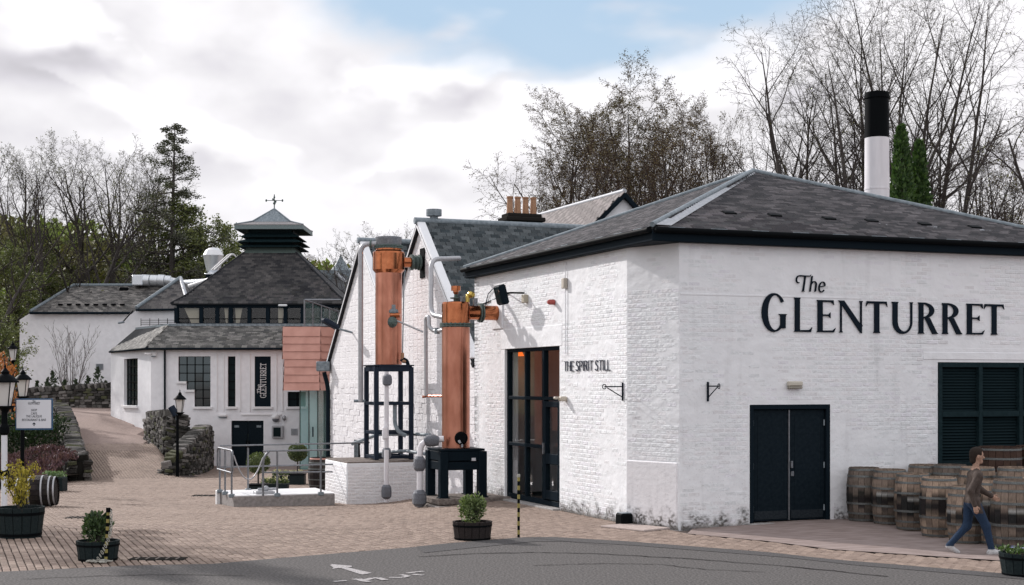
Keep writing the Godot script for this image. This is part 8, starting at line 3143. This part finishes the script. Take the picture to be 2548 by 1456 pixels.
func make_person() -> void:
	var o := on_ground(2418, 1383)
	var t := thing("person", "person in a grey brown jacket, jeans and white trainers walking right past the casks", "person", o)
	# walking towards +x; metres from the ground between the feet
	var hip := Vector3(0.0, 0.78, 0)
	var neck := Vector3(0.05, 1.22, 0)
	var head := Vector3(0.075, 1.385, 0)
	var bones := []
	var two := func(a: Vector3, b: Vector3, r0: float, r1: float, sq := Vector3.ONE) -> void: bones.append([a, b, r0, r1, sq])
	two.call(hip, hip + Vector3(0.015, 0.14, 0), 0.115, 0.105, Vector3(0.85, 1, 1.12))
	two.call(hip + Vector3(0.015, 0.14, 0), Vector3(0.045, 1.10, 0), 0.105, 0.125, Vector3(0.82, 1, 1.18))
	two.call(Vector3(0.045, 1.13, -0.13), Vector3(0.045, 1.13, 0.13), 0.062, 0.062)
	two.call(Vector3(0.045, 1.14, 0), neck, 0.065, 0.05)
	# legs: near leg forward with the heel down, far leg back on its toe
	var knees := [Vector3(0.17, 0.42, 0.085), Vector3(-0.04, 0.41, -0.085)]
	var ankles := [Vector3(0.25, 0.085, 0.085), Vector3(-0.27, 0.16, -0.085)]
	var toes := [Vector3(0.39, 0.06, 0.09), Vector3(-0.165, 0.035, -0.09)]
	for k in 2:
		var z := 0.085 if k == 0 else -0.085
		two.call(Vector3(hip.x, hip.y - 0.02, z), knees[k], 0.088, 0.058)
		two.call(knees[k], ankles[k], 0.058, 0.043)
		two.call(ankles[k] + Vector3(-0.03, -0.035, 0), toes[k], 0.042, 0.032)
	# arms swing the other way
	var elbows := [Vector3(-0.08, 0.92, 0.20), Vector3(0.16, 0.92, -0.19)]
	var wrists := [Vector3(-0.03, 0.72, 0.22), Vector3(0.33, 0.82, -0.17)]
	for k in 2:
		two.call(Vector3(0.045, 1.12, 0.155 if k == 0 else -0.155), elbows[k], 0.055, 0.045)
		two.call(elbows[k], wrists[k], 0.046, 0.034)
	var jacket := Color(0.075, 0.060, 0.052)
	var jeans := Color(0.022, 0.042, 0.080)
	var white := Color(0.55, 0.55, 0.56)
	var flesh := Color(0.42, 0.27, 0.20)
	var dye := func(p: Vector3) -> Color:
		if p.y < 0.105 or (p.x < -0.17 and p.y < 0.125): return white
		if p.y < 0.74 and not (absf(p.z) > 0.15 and p.y > 0.6): return jeans
		if p.y > 1.20 and absf(p.z) < 0.06: return flesh
		var check := 1.0 + 0.10 * signf(sin(p.y * 60.0)) * signf(sin((p.x + p.z) * 60.0))
		return Color(jacket.r * check, jacket.g * check, jacket.b * check)
	var s := Shape.new()
	skin(bones, 0.014, 0.035, s, dye)
	# head with brow, nose and chin, turned to where it walks
	bones.clear()
	two.call(head + Vector3(-0.01, 0.02, 0), head + Vector3(0.005, 0.02, 0), 0.082, 0.080, Vector3(1.0, 1.15, 0.86))
	two.call(head + Vector3(0.03, -0.05, 0), head + Vector3(0.045, -0.07, 0), 0.045, 0.035, Vector3(1, 1, 0.9))
	two.call(head + Vector3(0.078, 0.01, 0), head + Vector3(0.092, -0.02, 0), 0.010, 0.014)
	two.call(neck - Vector3(0, 0.03, 0), head + Vector3(-0.01, -0.04, 0), 0.046, 0.044)
	for e in [-1.0, 1.0]: two.call(head + Vector3(-0.005, 0.01, 0.072 * e), head + Vector3(-0.008, -0.02, 0.072 * e), 0.016, 0.012, Vector3(1, 1, 0.6))
	skin(bones, 0.006, 0.014, s, func(p: Vector3) -> Color:
		var q := p - head
		if q.x > 0.055 and absf(q.y - 0.018) < 0.009 and absf(absf(q.z) - 0.03) < 0.012: return Color(0.05, 0.035, 0.03)
		if q.x > 0.06 and absf(q.y + 0.048) < 0.006 and absf(q.z) < 0.024: return Color(0.30, 0.13, 0.11)
		return flesh)
	# hands: palm, four curled fingers and a thumb
	for k in 2:
		bones.clear()
		var w: Vector3 = wrists[k]
		var down: Vector3 = (w - elbows[k]).normalized()
		var fwd := Vector3(0.9, 0.35, 0) if k == 0 else Vector3(0.3, 0.95, 0)
		fwd = (fwd - down * fwd.dot(down)).normalized()
		var palm := w + down * 0.055
		two.call(w, palm, 0.026, 0.030, Vector3(1, 1, 0.7))
		for j in 4:
			var root := palm + fwd * (0.024 - j * 0.016)
			var len_: float = [0.034, 0.039, 0.036, 0.028][j]
			var mid := root + down * len_
			two.call(root, mid, 0.009, 0.0085)
			two.call(mid, mid + (down * 0.6 + Vector3(0, 0, -0.55 if k == 0 else 0.55)).normalized() * len_ * 0.9, 0.0085, 0.007)
		var th := w + down * 0.025 + fwd * 0.022
		two.call(th, th + (fwd * 0.8 + down * 0.7).normalized() * 0.032, 0.011, 0.009)
		two.call(th + (fwd * 0.8 + down * 0.7).normalized() * 0.032, th + (fwd * 0.8 + down * 0.7).normalized() * 0.032 + (down + fwd * 0.2).normalized() * 0.025, 0.009, 0.007)
		skin(bones, 0.005, 0.006, s, func(_p: Vector3) -> Color: return flesh)
	part("body", s.mesh(), M.person, t)
	var h := Shape.new()
	bones.clear()
	two.call(head + Vector3(-0.02, 0.045, 0), head + Vector3(0.0, 0.05, 0), 0.085, 0.083, Vector3(1.05, 1.05, 0.92))
	two.call(head + Vector3(-0.055, 0.0, 0), head + Vector3(-0.06, -0.06, 0), 0.055, 0.045, Vector3(1, 1, 1.15))
	skin(bones, 0.008, 0.02, h, func(_p: Vector3) -> Color: return Color(0.03, 0.022, 0.018))
	# hair leaves the face free
	for j in h.v.size():
		var q := h.v[j] - head
		if q.x > 0.045 and q.y < 0.075: h.v[j].x = head.x + 0.045
	part("hair", h.mesh(), M.person, t)


func _ready() -> void:
	make_materials()
	make_light()
	rng.seed = 1
	make_ground()
	make_road_marks()
	make_road_seams()
	rng.seed = 2
	make_still_house()
	make_lettering()
	make_fittings()
	rng.seed = 3
	make_gables()
	rng.seed = 4
	make_visitor_building()
	make_pagoda()
	make_canopy()
	make_white_store()
	rng.seed = 5
	make_stone_walls()
	make_stills()
	make_platform()
	rng.seed = 6
	make_casks()
	make_planters()
	make_lamps()
	make_beds()
	make_person()
	make_trees()
